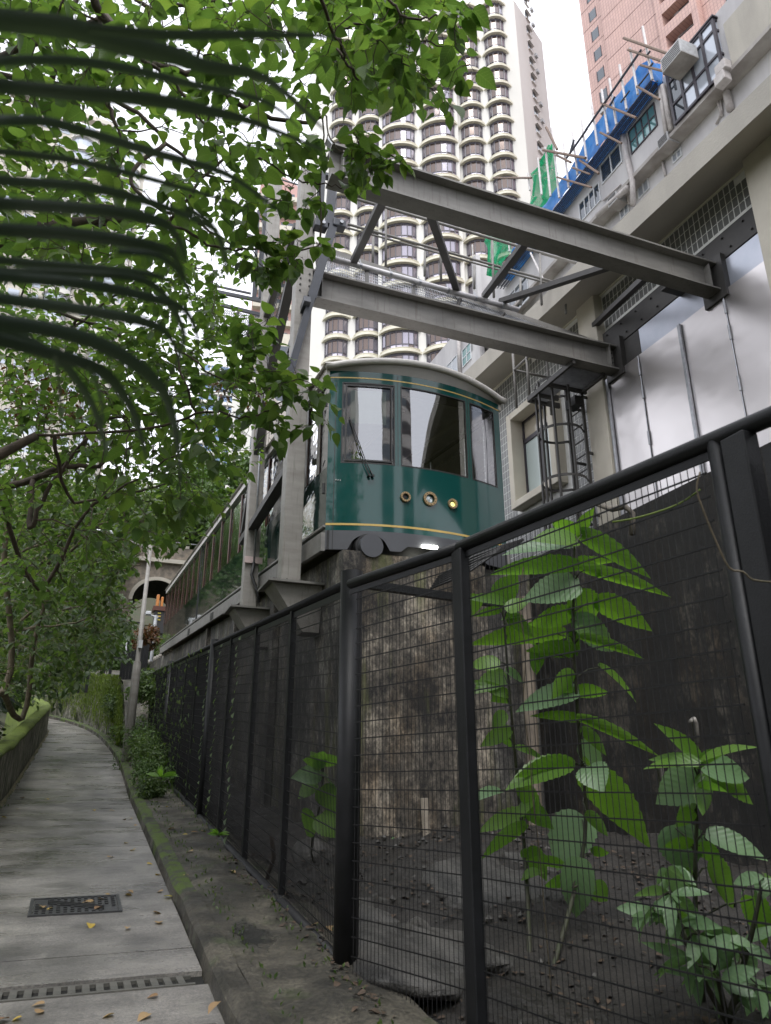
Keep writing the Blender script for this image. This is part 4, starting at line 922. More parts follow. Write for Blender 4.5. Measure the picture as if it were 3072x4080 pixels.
# ================================================================== WHITE LOW-RISE BEHIND, WITH SCAFFOLD
XU, XLO, XS = 17.48, 17.95, 16.85
wb = thing('low_rise_block', 'weathered white low-rise block with drain pipes and teal windows behind the scaffold', 'building', (20, 20, 15))
ROOF = 26.9
b = MB(); b.box((XU, 4, 24.07), (26, 30.2, ROOF)); b.box((XU, 30.2, 24.0), (26, 37.2, 26.5)); b.build('upper_wall', M['white_wall'], wb)
b = MB(); b.box((XLO, 4, 8), (26, 37.2, 24.06)); b.build('lower_wall', M['white_wall'], wb)
b = MB(); b.box((XU-.12, 8, 23.9), (XLO, 30, 24.062)); b.build('balcony_slab', M['darker_wall'], wb)
b = MB(); b.box((XU-.1, 30.2, 8), (XU+.2, 36.9, 23.99)); b.build('end_bay_wall', M['white_wall'], wb)
b = MB(); b.box((XU-.08, 30.15, 24.0), (XU+.2, 30.5, 29.9)); b.box((XU, 30.5, ROOF), (22, 30.8, 29.8)); b.build('stair_parapet', M['white_wall'], wb)
def win(pxs, x, pane, frame='frame_white', nv=1, nh=0, parent=wb, sur=.05):
    ps = [at(*q, 'x', x) for q in pxs]; y0, y1 = min(p.y for p in ps), max(p.y for p in ps); z0, z1 = min(p.z for p in ps), max(p.z for p in ps)
    b = MB(); b.box((x-.015, y0, z0), (x, y1, z1)); w = b.build('window', M[pane], parent)
    b = MB(); s = sur
    for a in ((y0-s, y0, z0-s, z1+s), (y1, y1+s, z0-s, z1+s), (y0, y1, z0-s, z0), (y0, y1, z1, z1+s)): b.box((x-.05, a[0], a[2]), (x, a[1], a[3]))
    for i in range(1, nv+1): yy = y0+(y1-y0)*i/(nv+1); b.box((x-.04, yy-.03, z0), (x-.002, yy+.03, z1))
    for i in range(1, nh+1): zz = z0+(z1-z0)*i/(nh+1); b.box((x-.038, y0, zz-.03), (x-.003, y1, zz+.03))
    b.build('frame', M[frame], w); return w
c3 = lambda *l: [(2100+a*.5834, c*.5834) for a, c in l]
win(c3((700, 905), (870, 745), (720, 1035), (885, 860)), XU, 'glass_teal', 'frame_dark', 3, 1)
win(c3((510, 1130), (635, 1010), (520, 1245), (640, 1115)), XU, 'glass_dark')
win(c3((360, 1400), (490, 1260), (400, 1450), (500, 1370)), XU, 'glass_dark', nv=3)
win(c3((765, 1250), (820, 1205), (770, 1345), (830, 1290)), XLO, 'glass_pale')
win(c3((1000, 1065), (1048, 1020), (1005, 1100), (1050, 1065)), XLO, 'glass_pale')
win(c3((640, 1440), (690, 1400), (650, 1480), (690, 1450)), XLO, 'glass_pale')
win([(1844, 1400), (1875, 1365), (1848, 1460), (1875, 1430)], XU-.1, 'glass_teal', nv=1, nh=1)
win([(2030, 1180), (2100, 1100), (2035, 1250), (2105, 1190)], XU, 'glass_dark', nv=2)
win([(1765, 1480), (1822, 1425), (1780, 1520), (1824, 1480)], XU-.1, 'glass_pale', nv=2)
def pipe(pts, x, r, name='drain_pipe', m='pipe'):
    P_ = [at(2100+a*.5834, c*.5834, 'x', x) for a, c in pts]; b = MB(); b.tube(P_, r, 8); return b.build(name, M[m], wb, smooth=True)
pipe([(650, 925), (720, 1240), (725, 1400)], XU-.1, .11); pipe([(672, 940), (712, 1220)], XU-.06, .06)
pipe([(905, 590), (955, 930)], XU-.1, .09); pipe([(925, 585), (985, 890)], XU-.1, .10); pipe([(1342, 555), (1390, 750)], XLO-.1, .13)
pipe([(1260, 680), (1300, 690), (1330, 790)], XLO-.08, .05); pipe([(915, 1060), (935, 1160), (945, 1200)], XLO-.08, .05)
pipe([(480, 1470), (600, 1360), (690, 1280)], XU-.1, .12); pipe([(520, 1370), (640, 1260)], XU-.06, .04)
pipe([(1310, 590), (1330, 760), (1290, 850)], XLO-.06, .04); pipe([(655, 1220), (690, 1320), (700, 1390)], XLO-.12, .08)
b = MB(); b.tube([at(1826, 1300, 'x', XU-.2), at(1833, 1500, 'x', XU-.2)], .11, 8); b.build('drain_pipe', M['pipe'], wb, smooth=True)
for q in ((1340, 545), (1345, 470)):
    p = at(2100+q[0]*.5834, q[1]*.5834, 'x', XU-.2); b = MB(); b.box((p.x-.2, p.y-.22, p.z-.2), (p.x+.15, p.y+.22, p.z+.2)); b.build('hopper', M['pipe'], wb, bevel=.03)
def aircon(px, py, x, w, h, lab, d=.55):
    p = at(px, py, 'x', x); t = thing('air_conditioner', lab, 'air conditioner', (p.x, p.y, p.z), 'air conditioners on the white block')
    b = MB(); b.box((p.x-d, p.y-w/2, p.z-h/2), (p.x, p.y+w/2, p.z+h/2)); b.build('casing', M['ac'], t, bevel=.02)
    b = MB()
    for i in range(6): b.box((p.x-d-.01, p.y-w/2+.05, p.z-h/2+.05+i*h/7), (p.x-d, p.y+w/2-.05, p.z-h/2+.08+i*h/7))
    b.build('grille', M['dark_steel'], t); b = MB(); b.box((p.x-d, p.y-w/2, p.z-h/2-.03), (p.x, p.y+w/2, p.z-h/2-.005)); b.build('tray', M['darker_wall'], t)
aircon(2100+1100*.5834, 430*.5834, XU-.25, .95, .62, 'large old window air conditioner jutting out beside the glazed roof room', .8)
aircon(2100+1005*.5834, 990*.5834, XLO-.1, .55, .42, 'small white air conditioner above the pale window under the long balcony')
aircon(2100+655*.5834, 1385*.5834, XLO-.1, .55, .42, 'white air conditioner in the arched recess nearest the steel beam')
# glazed room on the terrace
gx = thing('glazed_room', 'dark framed glass conservatory on the terrace of the white block', 'conservatory', (XU, 13, 24.1))
ty0, ty1 = at(2853, 85, 'x', XU), at(2672, 305, 'x', XU); ya, yb = ty0.y, ty1.y; z0, z1 = 24.08, ty0.z
NYG, NZG = 4, 3
for i in range(NYG+1):
    yy = ya+(yb-ya)*i/NYG; b = MB(); b.box((XU-.22, yy-.05, z0), (XU-.12, yy+.05, z1)); b.build('mullion', M['frame_dark'], gx)
for j in range(NZG+1):
    zz = [z0+.05, z0+(z1-z0)*.36, z0+(z1-z0)*.8, z1][j]; b = MB(); b.box((XU-.215, ya+.05, zz-.05), (XU-.125, yb-.05, zz+.05)); b.build('transom', M['frame_dark'], gx)
    b = MB(); b.box((XU-.12, ya-.045, zz-.05), (XU+3.0, ya+.045, zz+.05)); b.build('transom', M['frame_dark'], gx)
for i in range(NYG):
    b = MB(); b.box((XU-.17, ya+(yb-ya)*i/NYG+.05, z0+.1), (XU-.16, ya+(yb-ya)*(i+1)/NYG-.05, z1-.05)); b.build('pane', M['glass_pale'] if i < 3 else M['glass_dark'], gx)
for x in (XU+1.4, XU+3.0):
    b = MB(); b.box((x-.05, ya-.05, z0), (x+.05, ya+.05, z1)); b.build('mullion', M['frame_dark'], gx)
b = MB(); b.box((XU-.1, ya-.005, z0+.1), (XU+3.0, ya+.005, z1-.05)); b.build('pane', M['glass_pale'], gx)
b = MB(); b.box((XU-.25, ya-.1, z1+.05), (XU+3.1, yb+.1, z1+.12)); b.build('roof', M['frame_dark'], gx)
b = MB(); b.box((XU-.1, 5, 24.06), (XU+.2, ya-.3, 26.0)); b.build('parapet', M['conc_slab'], wb)

# scaffold with tarpaulin and netting
sf = thing('scaffold', 'bamboo and metal scaffold cantilevered from the white block', 'scaffold', (XS, 20, 25.5))
tp0, tp1 = at(2596, 318, 'x', XS), at(1968, 1150, 'x', XS)
ylo, yhi = tp0.y, tp1.y
def zb(y): return tp0.z+(tp1.z-tp0.z)*(y-ylo)/(yhi-ylo)
for k in range(8):
    x = XS+.04+k*.085; b = MB(); b.tube([(x, ylo+.1*(k%3), zb(ylo)+.05+.012*k), (x, (ylo+yhi)/2, zb((ylo+yhi)/2)+.03+.012*k), (x, yhi-.2*(k%2), zb(yhi)+.05+.012*k)], .028, 6); b.build('ledger', M['pole_dark'], sf)
poles = [((855,545),(757,225)), ((757,645),(695,340)), ((680,745),(630,445)), ((610,850),(568,530)), ((553,910),(518,600)), ((480,990),(447,690)), ((408,1100),(375,812)), ((345,1195),(305,905)), ((285,1280),(242,990)), ((220,1350),(172,870)), ((100,1330),(75,1080)), ((160,1340),(130,1000)), ((20,1300),(10,1180))]
for a, c in poles:
    p = at(*c3(a)[0], 'x', XS-.1); q = at(*c3(c)[0], 'x', XS-.1); b = MB(); b.tube([(XS-.1, p.y, p.z), (XS-.1, p.y+.03, q.z)], .05, 7); b.build('standard', M['pole_white'], sf)
for a, c in (((60+1250-1250, 0), (0, 0)),): pass
for (x0, y0), (x1, y1) in (((1430, 390), (1445, 560)), ((1480, 410), (1500, 620)), ((1350, 760), (1345, 830)), ((1600, 570), (1690, 760)), ((1170, 510), (1175, 600))):
    p = at(1250+x0*.54, 700+y0*.54, 'x', XS-.15); q = at(1250+x1*.54, 700+y1*.54, 'x', XS-.15); b = MB(); b.tube([p, q], .045, 6); b.build('standard', M['pole_white'], sf)
for a, c, r, m in (((515,710),(745,805),.05,'bamboo'), ((500,905),(645,980),.045,'bamboo'), ((360,1095),(490,1185),.05,'bamboo'), ((310,1145),(430,1190),.04,'bamboo'), ((205,1210),(440,1280),.045,'bamboo'), ((750,590),(905,680),.045,'bamboo'), ((660,260),(970,370),.055,'bamboo'), ((690,340),(970,435),.05,'bamboo'), ((775,445),(945,490),.045,'bamboo'), ((400,890),(780,340),.05,'pole_dark'), ((270,1080),(410,880),.05,'pole_dark'), ((130,870),(205,1020),.06,'bamboo'), ((290,1060),(320,955),.05,'pole_dark'), ((110,1025),(400,1080),.06,'bamboo'), ((-230,1215),(30,1215),.05,'bamboo'), ((200,1060),(300,1110),.05,'bamboo'), ((810,390),(840,350),.04,'pole_dark'), ((830,470),(860,430),.04,'pole_dark'), ((560,730),(600,660),.04,'pole_dark'), ((750,600),(830,500),.035,'pole_dark'), ((640,700),(700,620),.035,'pole_dark')):
    p = at(*c3(a)[0], 'x', XS-.18); q = at(*c3(c)[0], 'x', XS-.18); b = MB(); b.tube([p, q], r, 7); b.build('pole', M[m], sf)
tpn = [at(x, y, 'x', XS) for x, y in ((2602, 222), (2545, 262), (2500, 320), (2440, 400), (2380, 490), (2300, 620), (2211, 752), (2120, 880), (2040, 1000), (1975, 1130))]
tpn.sort(key=lambda p: p.y)
def ztop(y):
    for p, q in zip(tpn, tpn[1:]):
        if y <= q.y: t = max(0, (y-p.y)/(q.y-p.y)); return p.z+(q.z-p.z)*t
    return tpn[-1].z
b = MB()
def tarp(u, v):
    y = ylo+.02+(yhi-ylo-.5)*u; zt = ztop(y)+.05*sin(y*3.3)+.05*sin(y*1.1); z_ = zb(y)+.08
    return (XS+.02+.05*sin(y*2.3+v*3)*sin(v*3.1)+.02*sin(y*7.1+v*5)+.015*sin(v*11+y*2), y, z_+(zt-z_)*v)
b.grid(tarp, 220, 14)
b.grid(lambda u, v: (XS+.02+(XU-XS)*u, ylo+.03*sin(v*11+u*5)+.05*u, zb(ylo)+.05+(ztop(ylo)+.02-zb(ylo))*v+.03*sin(u*9)), 12, 12)
b.grid(lambda u, v: (XS+.05+.55*v, ylo+.1+(yhi-ylo-.8)*u, zb(ylo+(yhi-ylo)*u)+.14+.015*sin(u*90)), 60, 2)
b.build('tarpaulin', M['tarp'], loc=(XS, ylo, zb(ylo)), smooth=True, label='long wrinkled blue tarpaulin wrapped over the scaffold on the white block', cat='tarpaulin')
def netpoly(name, strip, label):
    b = MB()
    for (a, c), (a2, c2) in zip(strip, strip[1:]):
        A, B_, A2, B2 = (at(*q, 'x', XS+.35) for q in (a, c, a2, c2))
        b.grid(lambda u, v: tuple((A.lerp(B_, u)).lerp(A2.lerp(B2, u), v)+Vector((.12*sin(u*14+v*2)+.08*sin(u*33+v*4), 0, 0))), 26, 8)
    p = at(*strip[0][0], 'x', XS+.35); return b.build(name, M['net'], loc=tuple(p), smooth=True, label=label, cat='netting')
netpoly('green_netting', [((2196, 572), (2200, 600)), ((2150, 640), (2212, 683)), ((2112, 690), (2215, 720)), ((2117, 780), (2206, 800)), ((2060, 880), (2160, 900)), ((1930, 872), (2030, 900)), ((1928, 960), (2035, 990)), ((1945, 1050), (1990, 1050)), ((1948, 1100), (1958, 1102))], 'translucent green safety netting hanging at the far end of the scaffold')

# ================================================================== PINK TOWER (upper right)
pN = Vector((-.98, -.201, 0)); pP = Vector((39.5, 43.8, 0)); pU = Vector((.201, -.98, 0))
pk = thing('pink_tower', 'tall pink mosaic tiled tower with small windows rising behind the white block', 'building', (39.5, 43.8, 10))
def pp(u, v, z): return pP+pU*u+pN*v+Vector((0, 0, z))
def pbox(name, u0, u1, v0, v1, z0, z1, mat, parent=pk):
    b = MB(); b.fbox(pp(u0, v0, z0), pU*(u1-u0), pN*(v1-v0), (0, 0, z1-z0)); return b.build(name, mat, parent)
PF = 2.8; TOPZ = 110
pbox('wall', 0, 2.55, -14, 0, 8, TOPZ, M['pink']); pbox('wall', 2.57, 8.4, -14, .25, 8, TOPZ, M['pink']); 
pbox('wall', 12.2, 40, -14, -.2, 8, TOPZ, M['pink'])
k0 = 75.8
for i in range(-14, 12):
    z = k0+i*PF
    if z < 20 or z > 104: continue
    pbox('joint', -.01, 2.56, .003, .012, z+2.15, z+2.20, M['pink_joint']); pbox('joint', 2.6, 8.4, .253, .262, z-1.8, z-1.75, M['pink_joint'])
    pbox('joint', 12.25, 40, -.197, -.188, z+.35, z+.40, M['pink_joint'])
    w = pbox('window', 1.05, 1.85, .002, .02, z-.1, z+1.25, M['glass_dark'])
    pbox('frame', 1.0, 1.05, .0, .06, z-.15, z+1.3, M['frame_dark'], w); pbox('frame', 1.85, 1.9, .0, .06, z-.15, z+1.3, M['frame_dark'], w)
    w = pbox('window', 14.3, 15.5, -.19, -.17, z-15.9+14.0, z-14.7+14.0, M['glass_teal']); pbox('frame', 14.25, 14.3, -.2, -.14, z-1.95, z-.65, M['frame_dark'], w)
    pbox('aircon_box', 14.6, 15.1, -.2, .3, z-1.7, z-1.2, M['ac'], w)
    # bay with wide openings: spandrel, piers and the dark recess between
    zo = z+.95
    pbox('spandrel', 8.42, 12.18, -.4, .55, zo-1.1, zo+.15, M['pink']); pbox('opening_back', 8.9, 11.7, -1.6, -1.5, zo+.15, zo+1.7, M['darker_wall'])
    pbox('recess_window', 9.5, 10.9, -1.5, -1.45, zo+.3, zo+1.1, M['glass_dark'])
pbox('wall', 8.42, 8.95, -14, .54, 8, TOPZ, M['pink']); pbox('wall', 11.6, 12.18, -14, .54, 8, TOPZ, M['pink']); pbox('recess_wall', 8.95, 11.6, -14, -1.65, 8, TOPZ, M['darker_wall'])
for z in (62.5, 59.7, 70, 80, 86):
    pbox('side_aircon', 1.15, 1.75, .02, .6, z+.1, z+.6, M['ac']) if z in (62.5,) else None
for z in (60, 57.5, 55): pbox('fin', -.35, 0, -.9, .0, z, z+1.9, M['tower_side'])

# ================================================================== WHITE TOWER WITH CURVED BAYS
tU = Vector((.8616, -.5075, 0)); tN = Vector((-.5075, -.8616, 0)); tP = Vector((18.19, 64.73, 0))
wt = thing('bay_window_tower', 'tall white apartment tower with stacked curved bay windows behind the tram', 'building', (22, 62, 8))
def tp_(u, v, z): return tP+tU*u+tN*v+Vector((0, 0, z))
def tbox(name, u0, u1, v0, v1, z0, z1, mat, parent=wt):
    b = MB(); b.fbox(tp_(u0, v0, z0), tU*(u1-u0), tN*(v1-v0), (0, 0, z1-z0)); return b.build(name, mat, parent)
RZ = 91.9
tbox('wall', -2.1, 6.28, -12, 0, 6, RZ-2.2, M['tower']); tbox('wall', 6.28, 15.38, -12, 1.0, 6, RZ-1.2, M['tower']); tbox('wall', 15.38, 22.82, -12, 0, 6, RZ, M['tower'])
sdir = Vector((sin(radians(61.1)), cos(radians(61.1)), 0)); snrm = Vector((sdir.y, -sdir.x, 0))
cn_ = tp_(22.82, 0, 0)
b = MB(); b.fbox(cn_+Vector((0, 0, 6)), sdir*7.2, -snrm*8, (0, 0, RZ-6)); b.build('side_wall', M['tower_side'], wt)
FH = 2.704; LZ = 42.41
def bay_meshes(w, big):
    """curved bay, local u along the face, v outward, origin at the middle, z=0 at the slab underside"""
    half = w/2; nf = 7 if big else 5; ag = half-.42
    def arc(hw, d, n): return [(hw*sin(t), d*(cos(t)-cos(1.15))/(1-cos(1.15))) for t in [(-1.15+2.3*i/n) for i in range(n+1)]]
    def arcw(hw, d, n): k = sin(1.15); return [(x/k, y) for x, y in arc(hw, d, n)]
    L3 = lambda x, y, z: tuple(tU*x+tN*y+Vector((0, 0, z)))
    sl = MB()
    for (hw, d, z0, z1, n) in ((half, 1.05 if big else .95, 0, .26, 16), (half-.22, .86 if big else .76, .26, .50, 16)):
        A = arcw(hw, d, n); sl.prism([L3(x, y, z0) for x, y in A], Vector((0, 0, z1-z0)))
    for (hw, d, z0, z1) in ((half-.17, .90 if big else .80, .44, .50),):
        A = arcw(hw, d, 16); sl.prism([L3(x, y, z0+.06) for x, y in A], Vector((0, 0, z1-z0)))
    A = arcw(ag, .62 if big else .55, nf); gl = MB(); fr = MB(); zt, zb_, zs = FH-.02, .5, 1.05
    for (x0, y0), (x1, y1) in zip(A, A[1:]):
        for a, c in ((zb_, zs), (zs, zt-.22)): gl.quad(L3(x0, y0, a), L3(x1, y1, a), L3(x1, y1, c), L3(x0, y0, c))
        d = (tU*(x1-x0)+tN*(y1-y0)); nn = Vector((d.y, -d.x, 0)).normalized()
        if nn.dot(tN) < 0: nn = -nn
        for a, c in ((zs-.04, zs+.04), (zt-.24, zt), (zb_, zb_+.06)):
            fr.fbox(Vector(L3(x0, y0, a))+nn*.002, d, nn*.05, (0, 0, c-a))
    for i, (x, y) in enumerate(A):
        fr.fbox(Vector(L3(x-.045, y-.03, zb_)), tU*.09, tN*.11, (0, 0, zt-zb_))
    return sl.mesh('ledge', M['ledge']), gl.mesh('glazing', M['t_glass']), fr.mesh('frame', M['t_frame'])
small, large = bay_meshes(3.2, False), bay_meshes(4.5, True)
cols_ = [(1.64, 0, small, -13, 17), (4.9, 0, small, -13, 17), (8.55, 1.0, large, -13, 17), (13.1, 1.0, large, -13, 17), (16.9, 0, small, -13, 18), (20.15, 0, small, -13, 18), (-2.2+0, 0, None, 0, 0)]
for u, v, ms, k0_, k1_ in cols_:
    if ms is None: continue
    for k in range(k0_, k1_+1):
        z = LZ+k*FH+(-.0 if v == 0 else -.35)
        base = tp_(u, v, z)
        if proj(base)[1] > 1800: continue
        led = inst('bay', ms[0], base, wt)
        if k < k1_:
            g = inst('glazing', ms[1], base, led); inst('frame', ms[2], base, led)
for k in range(-6, 17):
    z = RZ-5.4-k*FH
    for uu, nm in ((4.6, 0),):
        q = cn_+sdir*2.9+snrm*.0
        b = MB(); b.fbox(q+Vector((0, 0, z))-snrm*.05, sdir*.9, snrm*.07, (0, 0, 1.2)); w = b.build('side_window', M['glass_dark'], wt)
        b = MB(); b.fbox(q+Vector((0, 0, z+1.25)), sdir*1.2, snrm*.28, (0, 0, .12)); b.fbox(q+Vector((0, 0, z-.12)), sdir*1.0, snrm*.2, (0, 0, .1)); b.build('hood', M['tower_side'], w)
        if k % 3 != 2: b = MB(); b.fbox(q+sdir*1.5+Vector((0, 0, z+.1)), sdir*.5, snrm*.3, (0, 0, .45)); b.build('aircon_box', M['ac'], w)

# ================================================================== BEIGE TOWER AT LEFT, FAR TOWERS
def frame_of(azd, D):
    a = radians(azd); P_ = Vector((sin(a)*D, cos(a)*D, 0)); U = Vector((cos(a), -sin(a), 0)); N = Vector((-sin(a), -cos(a), 0)); return P_, U, N
bt = thing('beige_tower', 'pale beige apartment tower with rounded balconies seen through the leaves at upper left', 'building', (-10, 109, 10))
P_, U, N = frame_of(-5.5, 108)
def gbox(P_, U, N, name, u0, u1, v0, v1, z0, z1, mat, parent):
    b = MB(); b.fbox(P_+U*u0+N*v0+Vector((0, 0, z0)), U*(u1-u0), N*(v1-v0), (0, 0, z1-z0)); return b.build(name, mat, parent)
gbox(P_, U, N, 'wall', -14, 8.2, -12, 0, 10, 106.5, M['beige'], bt); gbox(P_, U, N, 'roof_beam', -14, 2, -.5, 1.0, 107.5, 108.4, M['beige'], bt)
half = MB(); 
AA = [(2.1*cos(pi*i/14), 1.9*sin(pi*i/14)) for i in range(15)]
half.prism([tuple(U*x+N*y) for x, y in AA], (0, 0, 1.0)); bal = half.mesh('balcony', M['tower'])
hw = MB(); A2 = [(1.8*cos(pi*i/9), 1.5*sin(pi*i/9)) for i in range(10)]
for (x0, y0), (x1, y1) in zip(A2, A2[1:]): hw.quad(tuple(U*x0+N*y0+Vector((0,0,1))), tuple(U*x1+N*y1+Vector((0,0,1))), tuple(U*x1+N*y1+Vector((0,0,2.8))), tuple(U*x0+N*y0+Vector((0,0,2.8))))
hwm = hw.mesh('balcony_glazing', M['glass_pale'])
wn_ = MB(); wn_.fbox((0,0,0), U*1.5, N*.05, (0,0,1.5)); wm = wn_.mesh('window', M['glass_pale'])
for k in range(26):
    z = 102.6-k*2.8
    for u in (-1.9, 5.6):
        base = P_+U*u+Vector((0,0,z)); o = inst('balcony', bal, base, bt); inst('balcony_glazing', hwm, base, o)
        inst('window', wm, base+U*-4.0+N*.02+Vector((0,0,.9)), bt)
    inst('window', wm, P_+U*-8.5+N*.02+Vector((0,0,z+.9)), bt); inst('window', wm, P_+U*-12+N*.02+Vector((0,0,z+.9)), bt)

def tower(name, label, x0, x1, ytop, D, mat, pane, fh, nw, ww, wh, zb0, depth=12, ledge=None, step=1, rot=0):
    azl = (x0+x1)/2; r0 = ray(azl, ytop); a = math.degrees(atan2(r0.x, r0.y)); P_, U, N = frame_of(a, D)
    if rot: m = Matrix.Rotation(radians(rot), 3, 'Z'); U = m@U; N = m@N
    top = CAMP.z+D*r0.z/hypot(r0.x, r0.y); wpx = (x1-x0)/FPX*D*1.05/max(.2, cos(radians(rot)))
    t = thing(name, label, 'building', tuple(P_+Vector((0,0,zb0))))
    gbox(P_, U, N, 'wall', -wpx/2, wpx/2, -depth, 0, zb0, top, mat, t)
    b = MB(); b.fbox((0,0,0), U*ww, N*.04, (0,0,wh)); wme = b.mesh('window', pane)
    b = MB(); b.fbox((0,0,0), U*(wpx/nw*.9), N*.9, (0,0,.9)); lme = b.mesh('balcony', ledge or mat)
    z = top-fh
    while z > zb0+3 and z > top-fh*40:
        for i in range(nw):
            u = -wpx/2+wpx*(i+.5)/nw; inst('window', wme, P_+U*(u-ww/2)+N*.002+Vector((0,0,z)), t)
            if ledge: inst('balcony', lme, P_+U*(u-wpx/nw*.45)+N*.0+Vector((0,0,z-1.0)), t)
        z -= fh
    return t, P_, U, N, top, wpx
t_, P_, U, N, top, wpx = tower('pink_block', 'slim pink apartment block with gabled top seen between the steel columns', 1025, 1205, 735, 95, M['pink_plain'], M['glass_dark'], 2.9, 2, 1.9, 1.2, 15, ledge=M['cream'])
b = MB(); b.prism([tuple(P_+U*x+Vector((0,0,z))) for x, z in ((-wpx/2, top), (wpx/2, top), (wpx*.1, top+1.6))], -N*6); b.build('roof', M['pink_plain'], t_)
tower('cream_block', 'cream apartment block with long window bands behind the second column', 1000, 1265, 1330, 70, M['cream'], M['glass_dark'], 2.9, 3, 1.5, 1.3, 12, ledge=M['tower'])
tower('white_slab_block', 'plain white slab block with a row of small dark windows left of the second column', 925, 1060, 1560, 60, M['tower'], M['glass_dark'], 2.9, 2, .7, 1.1, 12, rot=-30)
tower('blue_glass_tower', 'distant blue glass tower with white balcony bands behind the tree tips', 800, 960, 1450, 190, M['tower'], M['blue_glass'], 3.1, 4, 2.3, 2.2, 20, ledge=M['tower'])
tower('pale_hillside_block', 'pale block on the hillside glimpsed low between the branches', 300, 620, 1900, 150, M['tower'], M['glass_pale'], 3.0, 7, 1.5, 1.3, 12)
tower('low_cream_block', 'long pale block glimpsed through the leaves at far left', -200, 300, 1500, 130, M['beige'], M['glass_pale'], 3.0, 8, 1.6, 1.4, 12)
# towers opposite the tram that show as reflections in its glass
for i, (x, y, w, h) in enumerate(((6, -70, 9, 70), (-22, -60, 12, 55), (26, -85, 10, 85), (-48, -40, 16, 50))):
    t = thing('office_tower' if i % 2 else 'harbour_tower', ['slender pale tower downhill of the footpath behind the viewer', 'broad pale tower downhill at the left behind the viewer', 'tallest slender tower downhill behind the viewer', 'wide grey tower far left behind the viewer'][i], 'building', (x, y, -10))
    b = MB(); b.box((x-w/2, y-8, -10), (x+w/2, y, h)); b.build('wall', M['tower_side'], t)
    for k in range(int(h/4)):
        b = MB(); b.box((x-w/2+.5, y, k*4+1), (x+w/2-.5, y+.05, k*4+2.8)); b.build('window_band', M['glass_dark'], t)

# ================================================================== STONE ARCH BRIDGE AND LINESIDE THINGS
br = thing('arch_bridge', 'old stone arch bridge carrying a road over the tram track', 'bridge', (5, 66, 10))
BY = 66.0
AL, AR, AC = at(520, 2440, 'y', BY), at(712, 2440, 'y', BY), at(622, 2312, 'y', BY)
TL, TR = at(420, 2222, 'y', BY), at(1000, 2240, 'y', BY)
cxm = (AL.x+AR.x)/2; hwid = (AR.x-AL.x)/2; zs_ = at(600, 2395, 'y', BY).z; rise = AC.z-zs_
arc = [(cxm-hwid*cos(pi*i/20), zs_+rise*sin(pi*i/20)) for i in range(21)]
b = MB()
for (xa, za), (xb, zb2) in zip(arc, arc[1:]):
    b.quad((xa, BY, za), (xb, BY, zb2), (xb, BY, TL.z), (xa, BY, TL.z))
b.quad((TL.x-6, BY, 5), (AL.x, BY, 5), (AL.x, BY, TL.z), (TL.x-6, BY, TL.z)); b.quad((AR.x, BY, 5), (TR.x, BY, 5), (TR.x, BY, TL.z), (AR.x, BY, TL.z))
b.build('spandrel_wall', M['stone'], br)
b = MB()
for (xa, za), (xb, zb2) in zip(arc, arc[1:]): b.quad((xa, BY, za), (xb, BY, zb2), (xb, BY+7, zb2), (xa, BY+7, za))
b.quad((AL.x, BY, 5), (AL.x, BY+7, 5), (AL.x, BY+7, zs_), (AL.x, BY, zs_)); b.quad((AR.x, BY, 5), (AR.x, BY+7, 5), (AR.x, BY+7, zs_), (AR.x, BY, zs_)); b.build('barrel', M['backwall'], br)  # near-black wall colour paints in the dark under the arch
b = MB()
for i in range(20):
    (xa, za), (xb, zb2) = arc[i], arc[i+1]; k = 1.16
    b.prism([(xa, BY-.12, za), (xb, BY-.12, zb2), (cxm+(xb-cxm)*k, BY-.12, zs_+(zb2-zs_)*k), (cxm+(xa-cxm)*k, BY-.12, zs_+(za-zs_)*k)], (0, .12, 0))
b.build('arch_ring', M['soffit'], br)
b = MB(); b.box((TL.x-6, BY-.4, TL.z), (TR.x, BY+.2, TL.z+.35)); b.build('string_course', M['soffit'], br)
b = MB(); b.box((TL.x-6, BY-.2, TL.z+.35), (TR.x, BY+.1, TL.z+1.5)); b.build('parapet', M['stone'], br)
for i in range(3): pass
b = MB(); b.tube([(TL.x-4, BY-.1, TL.z+2.1), (TR.x-3, BY-.1, TL.z+2.0)], .06, 6); b.build('handrail', M['galv'], br)
for i in range(5): 
    b = MB(); b.box((TL.x+i*2.2, BY-.26, TL.z+1.5), (TL.x+.35+i*2.2, BY+.16, TL.z+1.75)); b.build('coping_block', M['soffit'], br)
# orange track machine
om = thing('track_machine', 'small orange and brown maintenance machine standing on the track below the arch', 'machine', tuple(at(640, 2440, 'y', 38)))
p = at(640, 2400, 'y', 38); b = MB(); b.box((p.x-.22, 37.8, p.z-.25), (p.x-.08, 38.2, p.z+.35)); b.box((p.x+.0, 37.8, p.z-.3), (p.x+.12, 38.2, p.z+.25)); b.build('arm', M['orange'], om, bevel=.03)
b = MB(); b.box((p.x-.35, 37.6, p.z-.5), (p.x+.3, 38.4, p.z-.28)); b.build('deck', M['wood'], om); b = MB(); b.box((p.x-.25, 37.7, p.z-1.6), (p.x+.28, 38.3, p.z-.5)); b.build('body', M['rubber'], om)
for dz in (-.62, -.78, -.95):
    b = MB(); b.box((p.x-.1, 37.66, p.z+dz-.03), (p.x+.05, 37.70, p.z+dz+.03)); b.build('panel_light', M['yellow_leaf'], om)
